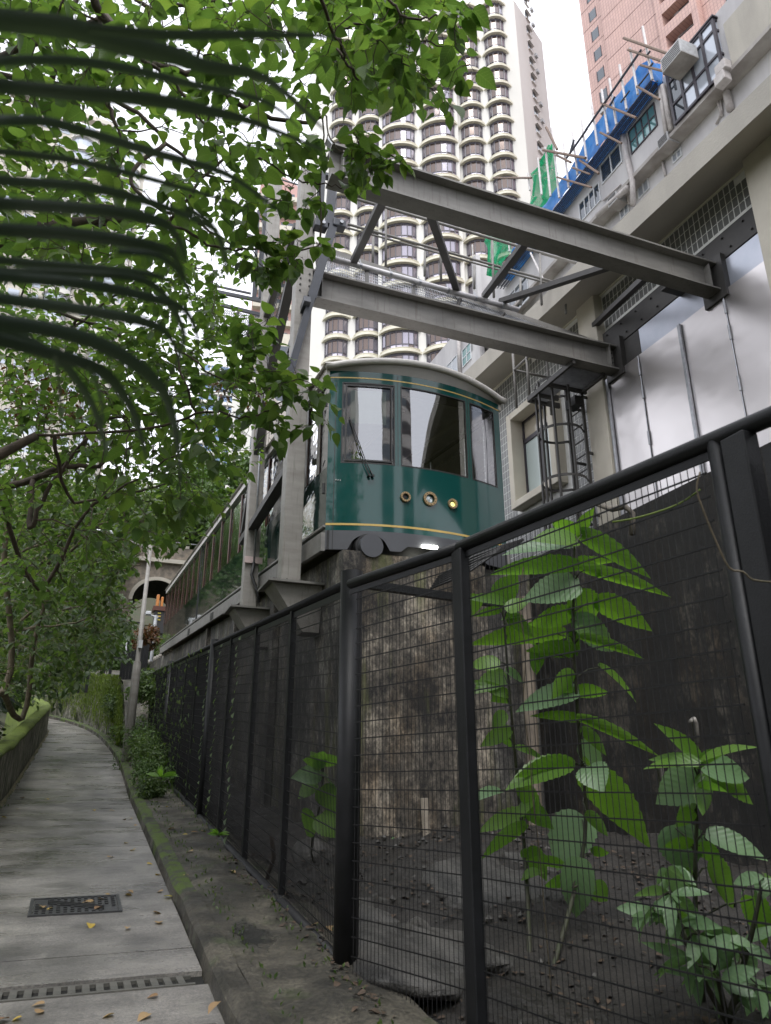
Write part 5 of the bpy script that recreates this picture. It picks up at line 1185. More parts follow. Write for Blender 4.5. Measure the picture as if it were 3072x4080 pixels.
for x, lab in ((622, 'white camera pole with two arms beside the track below the arch'), (893, 'white camera pole reflected low on the tram side panel')):
    if x > 800: continue
    q = at(x, 2452, 'y', 27); t = thing('camera_pole', lab, 'pole', (q.x, 27, tz(27)-.5))
    b = MB(); b.tube([(q.x, 27, tz(27)-.5), (q.x, 27, q.z)], .06, 8); b.build('pole', M['frame_white'], t)
    b = MB(); b.tube([(q.x-.3, 27, q.z+.02), (q.x+.08, 27, q.z-.08)], .035, 8); b.build('arm', M['frame_white'], t)
    for dx_, dz in ((-.28, .05), (-.1, -.45)):
        b = MB(); b.box((q.x+dx_-.08, 26.85, q.z+dz-.06), (q.x+dx_+.1, 27.1, q.z+dz+.06)); b.build('camera_head', M['frame_white'], t, bevel=.02)
# street lamp by the verge
lp0, lp1, lp2 = at(517, 2905, 'y', 18), at(555, 2640, 'y', 18), at(598, 2172, 'y', 18)
lpst = thing('street_lamp', 'tall tapered grey street lamp post standing among weeds beside the fence', 'lamp post', (lp0.x, 18, gz(18)))
b = MB(); b.tube([(lp0.x, 18, gz(18)-.2), (lp0.x, 18, lp1.z-.03), (lp0.x, 18, lp1.z+.05), (lp0.x, 18, lp2.z)], [.105, .09, .055, .04], 14); b.build('post', M['col_steel'], lpst, smooth=True)
b = MB(); b.tube([(lp0.x, 18, lp2.z-.05), (lp0.x-.32, 18, lp2.z-.02), tuple(at(470, 2128, 'y', 18))], [.02, .02, .018], 8); b.build('arm', M['col_steel'], lpst)
b = MB(); b.prism([(lp0.x, 17.99, lp2.z-.28), (lp0.x, 17.99, lp2.z), (lp0.x-.3, 17.99, lp2.z)], (0, .02, 0)); b.build('bracket', M['col_steel'], lpst)
p = at(470, 2128, 'y', 18); b = MB(); b.box((p.x-.5, 17.9, p.z-.05), (p.x, 18.1, p.z+.04)); b.build('lamp_head', M['galv'], lpst, bevel=.02)
b = MB(); b.box((lp0.x-.03, 17.88, lp1.z+.32), (lp0.x+.06, 17.93, lp1.z+.5)); b.build('label_plate', M['frame_white'], lpst)

# ================================================================== FENCES
def wires(b, p, q, z0f, z1f, dv=.0335, dh=.1, r=.0026, lift=0):
    """mesh panel from p to q (xy), bottom and top heights as functions of the fraction along"""
    L_ = (Vector(q)-Vector(p)).length; n = int(L_/dv)
    P3 = lambda t, z: (p[0]+(q[0]-p[0])*t, p[1]+(q[1]-p[1])*t, z)
    dx_, dy_ = (q[0]-p[0])/L_, (q[1]-p[1])/L_
    for i in range(n+1):
        t = (i+.5)/(n+1); a = Vector(P3(t, z0f(t))); c = Vector(P3(t, z1f(t)))
        k = len(b.v); off = [(dx_*r, dy_*r), (-dy_*r, dx_*r), (-dx_*r, -dy_*r), (dy_*r, -dx_*r)]
        b.v += [(a.x+o[0], a.y+o[1], a.z) for o in off]+[(c.x+o[0], c.y+o[1], c.z) for o in off]
        b.f += [(k+j, k+(j+1)%4, k+4+(j+1)%4, k+4+j) for j in range(4)]; b.m += [0]*4
    m = int((z1f(0)-z0f(0))/dh)
    for j in range(1, m+1):
        za, zc = z1f(0)-j*dh+.03, z1f(1)-j*dh+.03
        if za < z0f(0) or zc < z0f(1): continue
        b.bar((*P3(0, 0)[:2], za), (*P3(1, 0)[:2], zc), r*2.6, r*2.6)
lf = thing('mesh_fence', 'long black mesh fence running uphill beside the footpath with round and flat posts', 'fence', (1.6, 15, gz(15)))
FX = 1.6
ftop = lambda y: 2.86+.0925*(y-4.7)
fbot = lambda y: SL*y+.10
post_y = [4.7, 6.28, 7.78, 9.28, 10.75, 12.3, 13.8, 15.3, 16.7, 18.2, 19.7, 21.2, 22.7, 24.2, 25.7, 27.2, 28.7, 30.2]
rnd_post = {0, 4, 8, 12, 16}
for k, (ya, yb) in enumerate(zip(post_y, post_y[1:])):
    b = MB(); wires(b, (FX, ya+.05), (FX, yb-.03), lambda t: fbot(ya+(yb-ya)*t)+.05, lambda t: ftop(ya+(yb-ya)*t)-.04, dv=.0335 if ya < 14 else .067, r=.0024 if ya < 14 else .0034)
    b.build('mesh_panel', M['wire'], lf, kind='stuff')
    b = MB(); b.bar((FX-.004, ya+.04, ftop(ya+.04)-.065), (FX-.004, yb-.02, ftop(yb-.02)-.065), .008, .05); b.build('clamp_bar', M['black'], lf)
b = MB(); b.tube([(FX, 4.7, ftop(4.7)), (FX, 30.2, ftop(30.2))], .033, 12); b.build('top_rail', M['black'], lf, smooth=True)
b = MB(); b.tube([(FX-.02, 4.7, fbot(4.7)), (FX-.02, 12.5, fbot(12.5)+.01), (FX-.02, 30.2, fbot(30.2))], .04, 12); b.build('bottom_rail', M['black'], lf, smooth=True)
for k, y in enumerate(post_y):
    b = MB()
    if k in rnd_post: b.tube([(FX, y, fbot(y)-.3), (FX, y, ftop(y)+.07)], .058 if k else .076, 20); o = b.build('post', M['black'], lf, smooth=False); smooth(o)
    else: b.box((FX-.026, y-.026, fbot(y)-.05), (FX+.026, y+.026, ftop(y)-.03)); b.build('post', M['black'], lf)
A_, B_, C_ = (1.55, 4.58), (1.86, 3.57), (2.155, 1.955)
def rfence(p, q, zt, zb_, tilt=0):
    b = MB(); d = (Vector(q)-Vector(p)).normalized(); p2 = Vector(p)+d*.07; q2 = Vector(q)-d*.06
    wires(b, tuple(p2), tuple(q2), lambda t: zb_(t), lambda t: zt-.05, dv=.0335, dh=.098, r=.0023); return b
rf = thing('corner_fence', 'nearest black mesh fence panels with heavy round top rail bending towards the lower right', 'fence', (1.86, 3.57, gz(3.57)))
ZT = 2.81
rfence(A_, B_, ZT, lambda t: .55-.12*t).build('mesh_panel', M['wire'], rf, kind='stuff'); rfence(B_, C_, ZT, lambda t: .42-.1*t).build('mesh_panel', M['wire'], rf, kind='stuff')
b = MB(); b.tube([(*A_, ZT), (*B_, ZT)], .033, 14); smooth(b.build('top_rail', M['black'], rf)); b = MB(); b.tube([(*B_, ZT), (*C_, ZT), (2.28, 1.25, ZT), (2.45, .2, ZT)], .036, 14); smooth(b.build('top_rail', M['black'], rf))
b = MB(); b.tube([(*A_, .50), (*B_, .40), (*C_, .28)], .042, 12); smooth(b.build('bottom_rail', M['black'], rf))
b = MB(); b.bar((*A_, ZT-.055), (*B_, ZT-.055), .01, .035); b.bar((*B_, ZT-.055), (*C_, ZT-.055), .01, .035); b.build('clamp_bar', M['black'], rf)
b = MB(); b.fbox((B_[0]-.03, B_[1]-.055, .1), (.06, .0, 0), (0, .11, 0), (0, 0, ZT-.12)); b.build('post', M['black'], rf, bevel=.006)
b = MB(); b.tube([(C_[0], C_[1], .1), (C_[0], C_[1], ZT)], .034, 14); smooth(b.build('post', M['black'], rf))
b = MB(); b.box((2.125, 1.80, .1), (2.2, 1.91, ZT-.03)); b.build('hinge_post', M['black'], rf, bevel=.006)
b = MB(); b.bar((1.62, 4.75, 2.87), (3.1, 4.95, 2.86), .055, .055); b.build('stay_rail', M['black'], rf)
gtx = thing('side_gate', 'black framed gate with dark infill at the right edge of the picture', 'gate', (2.24, 1.7, .2))
G0, G1 = Vector((2.175, 1.75, 0)), Vector((2.36, .6, 0)); d = (G1-G0)
for t, w in ((0.02, .055), (.12, .02), (.22, .02), (.98, .055)):
    q = G0+d*t; b = MB(); b.fbox((q.x-w/2, q.y-w/2, .2), (w, 0, 0), (0, w, 0), (0, 0, 2.48)); b.build('stile', M['black'], gtx)
for z in (2.66, 2.42, .3):
    b = MB(); b.bar((G0.x, G0.y-.05, z), (G1.x, G1.y, z), .05, .05); b.build('rail', M['black'], gtx, bevel=.006)
b = MB(); b.bar((G0.x+.01, G0.y-.05, 1.36), (G1.x, G1.y, 1.36), .008, 2.05); b.build('infill_sheet', M['black'], gtx)

ff = thing('far_fence', 'short black fence with a white ladder frame above the creeper wall beside the lamp post', 'fence', (.5, 28, 4.5))
for x, y0_, y1_ in ((410, 2520, 2760), (440, 2540, 2730), (490, 2560, 2740), (508, 2462, 2650), (552, 2480, 2640), (575, 2490, 2620), (350, 2600, 2760), (318, 2600, 2760)):
    p, q = at(x-8, y1_, 'y', 27.5), at(x, y0_, 'y', 27.5); b = MB(); b.box((p.x-.05, 27.45, p.z), (p.x+.05, 27.55, q.z)); b.build('post', M['black'], ff)
for a, c in (((415, 2474), (560, 2482)), ((420, 2555), (560, 2590)), ((390, 2615), (500, 2625))):
    b = MB(); b.bar(at(*a, 'y', 27.5), at(*c, 'y', 27.5), .06, .06); b.build('rail', M['black'], ff)
for a, c in (((505, 2545), (565, 2548)), ((500, 2608), (560, 2612)), ((505, 2540), (500, 2625)), ((572, 2550), (582, 2625))):
    b = MB(); b.bar(at(*a, 'y', 27.3), at(*c, 'y', 27.3), .05, .05); b.build('white_ladder_rail', M['frame_white'], ff)
dense = thing('dark_fence_panel', 'dense black slatted fence panel rising behind the lamp post', 'fence', (1.3, 24, 3.2))
for i in range(9):
    p = at(455+i*13, 2930-i*6, 'y', 24.0); b = MB(); b.box((p.x-.06, 23.95, p.z-.4), (p.x+.02, 24.05, p.z+2.35)); b.build('slat', M['black'], dense)
# ================================================================== PLANTS
def inpoly(x, y, poly):
    c = False; j = len(poly)-1
    for i in range(len(poly)):
        xi, yi = poly[i]; xj, yj = poly[j]
        if (yi > y) != (yj > y) and x < (xj-xi)*(y-yi)/(yj-yi)+xi: c = not c
        j = i
    return c
def sample(poly, n, d0, d1, gaps=(), bias=1.0):
    xs_ = [p[0] for p in poly]; ys_ = [p[1] for p in poly]; out = []; it = 0
    while len(out) < n and it < n*60:
        it += 1
        x, y = rnd.uniform(min(xs_), max(xs_)), rnd.uniform(min(ys_), max(ys_))
        if not inpoly(x, y, poly): continue
        if any(((x-gx_)/rx)**2+((y-gy_)/ry)**2 < 1 and rnd.random() < pr for gx_, gy_, rx, ry, pr in gaps): continue
        out.append(atd(x, y, d0+(d1-d0)*rnd.random()**bias))
    return out
def smoothpts(pts, n=4):
    pts = [Vector(p) for p in pts]; out = []
    for i in range(len(pts)-1):
        p0 = pts[max(i-1, 0)]; p1 = pts[i]; p2 = pts[i+1]; p3 = pts[min(i+2, len(pts)-1)]
        for k in range(n):
            t = k/n; out.append(.5*((2*p1)+(p2-p0)*t+(2*p0-5*p1+4*p2-p3)*t*t+(3*p1-p0-3*p2+p3)*t**3))
    return out+[pts[-1]]
def tree(name, label, trunk, limbs, targets, T, mat, size, nleaf, cat='tree', bark='bark', nbig=150, group=None, twl=(.18, .45), extra=None, droop=.5, maxd=1.3):
    base = Vector(trunk[0][:3]); t = thing(name, label, cat, tuple(base), group)
    b = MB(); tp = [Vector(p[:3]) for p in trunk]; sp = smoothpts(tp, 4); rr = [trunk[0][3]+(trunk[-1][3]-trunk[0][3])*i/(len(sp)-1) for i in range(len(sp))]
    b.tube(sp, rr, 10); b.build('trunk', M[bark], t, smooth=True)
    cand = [(p, r) for p, r in zip(sp, rr)][len(sp)//3:]
    for pts, r0, r1 in limbs:
        pts = [Vector(p) for p in pts]
        near = min(cand, key=lambda c: (c[0]-pts[0]).length)
        if (near[0]-pts[0]).length > .15: pts = [near[0]]+pts
        s_ = smoothpts(pts, 5)
        s_ = [p+Vector((rnd.uniform(-1,1), rnd.uniform(-1,1), rnd.uniform(-1,1)))*.015*min(1, i) for i, p in enumerate(s_)]
        rs = [r0+(r1-r0)*i/(len(s_)-1) for i in range(len(s_))]
        b = MB(); b.tube(s_, rs, 8); b.build('branch', M[bark], t, smooth=True); cand += list(zip(s_, rs))
    P, D, N, S = [], [], [], []; tw = MB(); CA = np.array([c[0] for c in cand]); CR_ = [c[1] for c in cand]
    tg = sorted(targets, key=lambda q: float(np.min(np.linalg.norm(CA-np.array(q), axis=1))))
    lst = [tuple(c) for c in CA]; arr = np.array(lst)
    for q in tg:
        dd = np.linalg.norm(arr-np.array(q), axis=1); i = int(np.argmin(dd)); a = Vector(arr[i]); L_ = dd[i]
        r0 = min(.012, max(.004, CR_[i]*.55))
        if L_ > maxd*2.2: r0 = .012
        mid = a.lerp(q, .5)+Vector((rnd.uniform(-1,1), rnd.uniform(-1,1), rnd.uniform(-.2,1)))*L_*.13
        side_ = (Vector(q)-a).normalized() if L_ > 1e-3 else Vector((0,0,1))
        tl = rnd.uniform(*twl); dirn = (side_+Vector((rnd.uniform(-1,1), rnd.uniform(-1,1), rnd.uniform(-.9,.5)))*.8).normalized()
        e = Vector(q)+dirn*tl*.6; e2 = e+(dirn+Vector((0,0,-droop*.6))).normalized()*tl*.4
        pts = [a, mid, Vector(q), e, e2]; tw.tube(pts, [r0, r0*.8, r0*.6, r0*.4, .0015], 5, caps=False)
        new = [tuple(mid), tuple(q), tuple(e)]; arr = np.vstack([arr, new]); CR_ += [r0*.8, r0*.6, r0*.4]
        path_ = [(Vector(q).lerp(mid, .45), Vector(q)-mid), (Vector(q), dirn), (e, dirn), (e2, dirn)]
        for k in range(nleaf):
            u = (k+rnd.random()*.6)/nleaf*3; j = min(2, int(u)); f = u-j
            base_ = path_[j][0].lerp(path_[j+1][0], f); ax = path_[j+1][1].normalized()
            sd_ = ax.cross(Vector((0,0,1))); sd_ = sd_.normalized() if sd_.length > .1 else Vector((1,0,0))
            sgn = 1 if k % 2 else -1
            d = (ax*.45+sd_*sgn*rnd.uniform(.5, 1)+Vector((rnd.uniform(-.4,.4), rnd.uniform(-.4,.4), rnd.uniform(-.9,.1)*droop*1.6))).normalized()
            pet = base_+d*size*.35
            if size > .05: tw.tube([base_, pet], .0016, 3, caps=False)
            P.append(tuple(pet)); D.append(tuple(d)); S.append(size*rnd.uniform(.55, 1.2)*(1 if k < nleaf-1 else .7))
            nv = Vector((rnd.uniform(-.5,.5), rnd.uniform(-.5,.5), 1)); N.append(tuple(nv))
    tw.build('twigs', M[bark], t, kind='stuff')
    put_leaves(t, T, P, D, N, S, M[mat], nbig)
    return t
def px(pts, d):
    n = len(pts); ds = d if isinstance(d, (list, tuple)) else [d]*n
    return [atd(x, y, ds[i]) for i, (x, y) in enumerate(pts)]

GAPS_A = [(330, 470, 260, 75, .95), (880, 510, 100, 90, .6), (1190, 70, 90, 70, .9), (330, 720, 230, 120, .8), (1060, 760, 40, 60, .6), (780, 330, 120, 50, .5), (590, 640, 60, 150, .7), (1180, 250, 50, 110, .5), (980, 640, 80, 60, .4)]
# tree 1: overhanging branches from the left, near
polyA = [(-60,-80),(1250,-80),(1330,60),(1280,330),(1190,470),(1140,590),(1060,700),(1000,780),(980,900),(900,950),(600,1020),(0,1040),(-60,600)]
polyR = [(1250,-90),(1830,-90),(1820,60),(1860,180),(1800,330),(1640,420),(1500,380),(1330,330),(1240,200)]
tA = sample(polyA, 310, 4.4, 7.6, GAPS_A)
limA = [(px([(330,-60),(400,60),(560,230),(770,300),(930,400),(1080,475),(1230,485),(1290,462)], [5,5.1,5.4,5.6,5.8,5.9,6,6.1]), .035, .012),
        (px([(400,60),(420,300),(430,420),(475,540),(468,670),(492,765)], 5.6), .022, .01),
        (px([(560,230),(700,330),(790,460),(880,530)], 5.2), .018, .006),
        (px([(-60,260),(200,330),(500,420),(700,600),(820,700),(1000,740)], 6.4), .03, .008),
        (px([(520,700),(620,820),(800,900),(960,1000)], 6.2), .02, .008),
        (px([(350,-90),(600,30),(860,10),(1050,60),(1150,180),(1200,330)], 6.8), .025, .008),
        (px([(-60,900),(200,860),(420,820),(600,870),(780,980)], 7.2), .03, .008)]
tree('leaning_tree', 'leafy tree at upper left whose branches overhang the footpath in front of the towers', [(-4.2, 2.6, 0, .17), (-3.6, 3.2, 3.5, .14), (-2.8, 3.6, 6.0, .10), (-1.6, 3.9, 7.6, .06)], limA, tA, HEART, 'leaf', .125, 7, nbig=200)
tR = sample(polyR, 84, 3.8, 6.2)
limR = [(px([(1230,-120),(1273,0),(1328,126),(1370,218),(1428,319),(1525,370),(1600,382)], [4.2,4.4,4.6,4.8,5,5.1,5.2]), .014, .006),
        (px([(1330,130),(1480,100),(1600,150),(1720,170),(1800,215)], 4.9), .009, .004), (px([(1500,-100),(1560,20),(1650,80),(1750,60)], 4.2), .012, .005), (px([(1525,370),(1600,400),(1640,400)], 5.1), .006, .004)]
tree('overhanging_bough', 'broad leaved bough hanging from the top edge in front of the bay window tower', [(-1.2, 1.2, 0, .12), (-1.0, 1.6, 4, .1), (-.2, 2.3, 6.4, .06), (.6, 3.0, 6.9, .03)], limR, tR, HEART, 'leaf', .125, 7, nbig=150, twl=(.1, .3))
# branch tips in front of the gantry
tipT = sample([(1390,560),(1580,560),(1600,620),(1560,680),(1400,690)], 13, 5.3, 5.6)+sample([(980,600),(1280,560),(1340,680),(1400,760),(1250,850),(1000,820)], 15, 5.4, 6.0)+sample([(1000,950),(1160,960),(1310,950),(1300,1070),(1150,1090),(1000,1080)], 17, 5.2, 5.6)
limT = [(px([(700,900),(860,985),(1000,1000),(1140,1005),(1280,975)], 5.5), .014, .005), (px([(1290,470),(1320,560),(1380,610),(1470,610)], [6.1,5.6,5.5,5.4]), .008, .004), (px([(900,620),(1050,640),(1150,700),(1300,740),(1370,745)], 5.7), .012, .004)]
tree('gantry_side_tree', 'slender tree whose bright leaf clusters reach across the tall steel column', [(-3.4, 5.2, .2, .13), (-2.8, 5.4, 3.5, .11), (-1.2, 5.4, 5.4, .07), (-.2, 5.3, 5.9, .03)], limT, tipT, HEART, 'leaf_bright' if 0 else 'leaf', .115, 7, nbig=150, twl=(.08, .22))
# tree 3: middle zone
polyB = [(-60,980),(500,1000),(900,900),(1010,1020),(980,1150),(1000,1300),(950,1430),(1010,1520),(1000,1700),(960,1850),(900,2000),(720,2150),(560,2250),(300,2350),(-60,2350)]
GAPS_B = [(620,2330,160,150,1), (960,1180,70,130,.85), (640,2000,110,70,.7), (560,1180,40,50,.6), (300,1060,90,50,.6), (780,1450,60,60,.5), (420,1950,80,50,.5), (860,1700,60,90,.6), (200,1800,90,60,.5)]
tB = sample(polyB, 560, 6.5, 11.5, GAPS_B)+sample([(480,1080),(860,1060),(900,1500),(620,1560),(440,1400)], 75, 6.5, 9)+sample([(-60,1250),(520,1300),(620,1500),(560,1900),(-60,1960)], 170, 8, 11.5)+sample([(-60,520),(150,560),(560,640),(560,980),(-60,1000)], 60, 7, 9)
limB = [(px([(-60,1930),(172,1898),(273,1859),(390,1852),(538,1774)], 8), .05, .015), (px([(172,1898),(310,1790),(400,1680),(545,1655),(700,1640)], 8), .035, .01), (px([(120,2100),(187,1960),(335,1758),(452,1640),(520,1540)], 7.6), .03, .01),
        (px([(-60,1180),(312,1274),(468,1329),(624,1422),(760,1500)], 8.2), .025, .008), (px([(150,2345),(328,2056),(450,1980),(593,1947),(760,1900)], 9), .03, .008), (px([(500,1560),(700,1540),(900,1560),(1000,1640)], 8.4), .015, .005), (px([(300,1300),(540,1120),(700,1060),(860,1080)], 8.4), .018, .006)]
tree('spreading_tree', 'spreading tree with forked dark branches filling the middle of the left side', [(-2.1, 7.2, .2, .16), (-2.3, 7.6, 2.5, .14), (-2.2, 7.8, 4.6, .11), (-1.7, 8.0, 5.8, .06)], limB, tB, HEART, 'leaf', .10, 8, nbig=150)
tipB = sample([(930,1280),(1080,1280),(1095,1400),(960,1410)], 10, 6.2, 6.6)+sample([(900,1430),(1130,1440),(1290,1560),(1260,1740),(1100,1720),(980,1640),(860,1600)], 30, 5.2, 5.9)+sample([(380,1560),(900,1500),(960,1760),(900,1950),(640,2080),(400,2000)], 55, 5.4, 6.8)
limTB = [(px([(600,1700),(820,1640),(960,1660),(1060,1640),(1160,1590),(1250,1620)], 5.6), .012, .004), (px([(700,1400),(860,1500),(1000,1560),(1060,1560)], 5.6), .01, .004), (px([(300,2000),(560,1900),(760,1760)], 6), .016, .005)]
tree('fine_branched_tree', 'low tree with long pointed leaves reaching in front of the light column foot', [(-1.9, 5.6, .1, .1), (-1.7, 5.7, 2, .09), (-1.2, 5.7, 3.4, .06), (-.6, 5.6, 4.0, .03)], limTB, tipB, HEART, 'leaf', .125, 7, nbig=200, twl=(.12, .32))
# reddish small-leaved tree patches
tC = sample([(40,1440),(330,1440),(420,1600),(330,1720),(60,1700)], 60, 9, 10.5)+sample([(860,1500),(1010,1490),(1010,1620),(880,1640)], 14, 9, 10)
tree('russet_tree', 'small leaved tree with russet brown foliage among the green at left', [(-3.6, 9.6, .4, .1), (-3.4, 9.6, 3, .08), (-2.8, 9.7, 5.6, .04)], [(px([(100,1750),(200,1620),(350,1560)], 9.6), .02, .006), (px([(350,1560),(600,1560),(900,1560)], 9.5), .015, .005)], tC, OVAL, 'leaf_red', .075, 12, nbig=80)
# lower left: darker trees
polyC = [(-60,1950),(500,1900),(760,2080),(700,2200),(620,2330),(540,2420),(480,2560),(380,2640),(300,2700),(120,2720),(-60,2760)]
tC2 = sample(polyC, 620, 10, 17, [(640,2330,150,150,1), (575,2500,70,300,.95), (600,2250,60,120,.9)])
limC = [(px([(10,2758),(16,2235),(40,2000)], 11), .06, .03), (px([(90,2860),(150,2500),(240,2250),(380,2100)], 12), .05, .02), (px([(60,2500),(250,2350),(420,2300),(560,2250)], 12), .03, .01), (px([(150,2500),(300,2480),(450,2430),(560,2420)], 12.5), .02, .008), (px([(16,2235),(200,2150),(420,2080),(560,2080)], 11.5), .03, .01)]
tree('shaded_tree', 'dark leaved tree behind the mossy low wall at lower left', [(-2.6, 10.6, .6, .14), (-2.7, 10.7, 2.2, .12), (-2.8, 10.8, 3.8, .09)], limC, tC2, HEART, 'leaf_mid', .10, 11, nbig=100, bark='bark_pale', maxd=2)
tC3 = sample([(-60,2300),(420,2250),(520,2500),(430,2640),(250,2740),(-60,2800)], 420, 15, 23)
tree('background_tree', 'dense small leaved tree filling the shade beyond the curve of the low wall', [(-4.5, 17, 1.2, .2), (-4.4, 17.2, 3.5, .16), (-4, 17.5, 5.5, .08)], [(px([(60,2600),(200,2450),(420,2400)], 18), .05, .02)], tC3, HEART_S, 'leaf_dark', .15, 16, nbig=60, twl=(.3, .7), maxd=3)

def crown(name, label, c, R, n, size, mat, trunk=None, T=HEART_S, cat='tree', group=None, nb=14, flat=1.0, nbig=0):
    c = Vector(c); base = Vector((c.x, c.y, c.z-R*(1.6 if trunk else 1.0))); t = thing(name, label, cat, tuple(base), group)
    if trunk:
        b = MB(); b.tube([base, c-Vector((0, 0, R*.5)), c+Vector((0,0,R*.3))], [trunk, trunk*.8, trunk*.3], 8)
        for i in range(6):
            a = rnd.uniform(0, 6.28); b.tube([c-Vector((0,0,R*.5)), c+Vector((cos(a)*R*.7, sin(a)*R*.7, rnd.uniform(-.1,.6)*R))], [trunk*.5, trunk*.12], 6)
        b.build('trunk', M['bark'], t)
    P, D, N, S = [], [], [], []
    for k in range(nb):
        a = rnd.uniform(0, 2*pi); e = rnd.uniform(-.6, 1); rr = R*rnd.uniform(.25, .8)
        bc = c+Vector((cos(a)*rr*sqrt(max(0, 1-e*e*.6)), sin(a)*rr*sqrt(max(0, 1-e*e*.6)), e*R*.62*flat)); br_ = R*rnd.uniform(.28, .5)
        for i in range(n//nb):
            v = Vector((rnd.gauss(0,1), rnd.gauss(0,1), rnd.gauss(0,1)*.9+.15)).normalized(); q = bc+v*br_*rnd.uniform(.72, 1.12)
            P.append(tuple(q)); d = (v*.5+Vector((rnd.uniform(-1,1), rnd.uniform(-1,1), rnd.uniform(-1,.2)))).normalized(); D.append(tuple(d)); N.append(tuple(v+Vector((rnd.uniform(-.6,.6), rnd.uniform(-.6,.6), .7)))); S.append(size*rnd.uniform(.6, 1.3))
    put_leaves(t, T, P, D, N, S, M[mat], nbig, 'crown'); return t
hz = [(620,2130,3.8,73,0),(740,2075,4.2,70,1),(900,2190,4.2,70,2),(985,2110,4.5,60,1),(1035,1985,4.0,58,0),(720,2200,3.0,74,2),(500,2090,4.6,74,1),(830,2010,5.0,84,2),(520,2190,3.2,75,0),(930,2010,3.6,72,0),(770,1960,4.2,95,1),(1010,2230,3.4,50,2),(430,2170,4.2,66,2),(340,2110,4.4,60,0),(200,2150,5,56,1),(60,2180,5,52,2),(395,2300,2.6,56,1), (890,2300,2.8,46,0)]
lbls = ['bright green hillside tree', 'dense dark hillside tree', 'loose yellow green hillside tree']
place = ['directly above the stone arch', 'left of the tall one behind the arch', 'above the tram roof beyond the arch', 'touching the tram roof line', 'highest beside the second steel column', 'low over the arch parapet', 'at the left of the arch, uphill', 'far up the valley behind the others', 'over the left end of the parapet', 'between the tram roof and the column', 'farthest up the valley', 'just over the middle of the tram roof', 'behind the street lamp head', 'behind the lower branches', 'far left behind the low trees', 'at the left edge behind the trunks', 'under the left end of the bridge', 'at the right foot of the arch']
for i, (x, y, R, D_, k) in enumerate(hz):
    c = atd(x, y, D_); crown('hillside_tree', lbls[k]+' '+place[i], c, R, 2600, .42 if D_ > 55 else .34, ['leaf_far', 'leaf_mid', 'leaf_far'][k], .3, group='trees on the hillside')
# shrubs and palms beyond the low wall
bz = [(-2.35,11.9,2.2,.75,'leaf_mid'),(-2.6,14.9,3.3,.9,'leaf_mid'),(-2.8,17.8,4.0,1.1,'leaf_mid'),(-3.2,21.5,5.0,1.4,'leaf_mid'),(-2.6,13.5,1.9,.8,'leaf_dark'),(-3.0,15.5,2.6,1.1,'leaf_dark'),(-2.3,18.5,2.7,.9,'leaf_mid'),(-3.4,20.5,3.6,1.3,'leaf_dark'),(-2.6,23.5,3.9,1.1,'leaf_mid'),(-4.2,26,5.0,1.7,'leaf_dark'),(-5.0,13,3.0,1.5,'leaf_dark'),(-6.5,19,4.5,2.2,'leaf_dark'),(-5.5,31,6.5,2.2,'leaf_mid'),(-1.2,38,6.4,1.7,'leaf_mid'),(.6,36,6.6,1.5,'leaf_far'),(2.0,40,7.4,1.8,'leaf_mid'),(-2.6,42,8.5,2.6,'leaf_dark'),(-7,38,8.5,3,'leaf_dark'),(-2.3,11.0,1.4,.6,'leaf_dark')]
bpl = ['bushy green shrub rising above the nearest part of the mossy wall', 'bushy green shrub beside the nearer fan palm', 'bushy green shrub before the wall bends', 'tallest green shrub at the bend of the wall', 'shrub nearest the camera behind the mossy wall', 'shrub under the fan palm', 'mid green shrub leaning over the wall', 'broad dark shrub where the wall starts to bend', 'bright shrub at the bend of the wall', 'tall dark shrub beyond the bend', 'dark thicket at the left edge', 'large dark thicket behind the palms', 'shrub at the end of the path', 'shrub above the creeper wall at its left end', 'pale shrub above the creeper wall', 'shrub beside the far fence', 'tall thicket behind the far fence', 'tall thicket at far left behind the bend', 'low shrub at the foot of the wall near the left edge']
for i, (x, y, z, R, m) in enumerate(bz): crown('shrub', bpl[i], (x, y, z), R, 1500 if R < 1.5 else 2600, .10 if y < 25 else .17, m, None, cat='shrub', group='shrubs beyond the low wall', nbig=0)
p = at(585, 2545, 'y', 26); crown('russet_bush', 'round bush with copper red leaves beside the lamp post below the arch', (p.x, 26, p.z), .55, 1600, .09, 'leaf_red', .04, cat='bush')
for i, (x, y, R) in enumerate(((1.15, 12.9, .28), (1.25, 14.3, .42), (1.2, 15.8, .5), (1.15, 17.3, .55), (1.3, 19.2, .6), (1.25, 21.5, .7))):
    crown('weed_clump', ['smallest weed clump on the verge', 'low weed clump against the fence', 'spreading weed clump overhanging the kerb', 'weed clump hiding the lamp post foot', 'taller weed clump just behind the lamp post', 'farthest weed clump before the creeper wall'][i], (x, y, gz(y)+R*.75), R, 1500, .055, 'leaf_far' if i % 2 else 'leaf_mid', None, OVAL_S, 'weeds', 'weed clumps at the foot of the fence', nb=10)

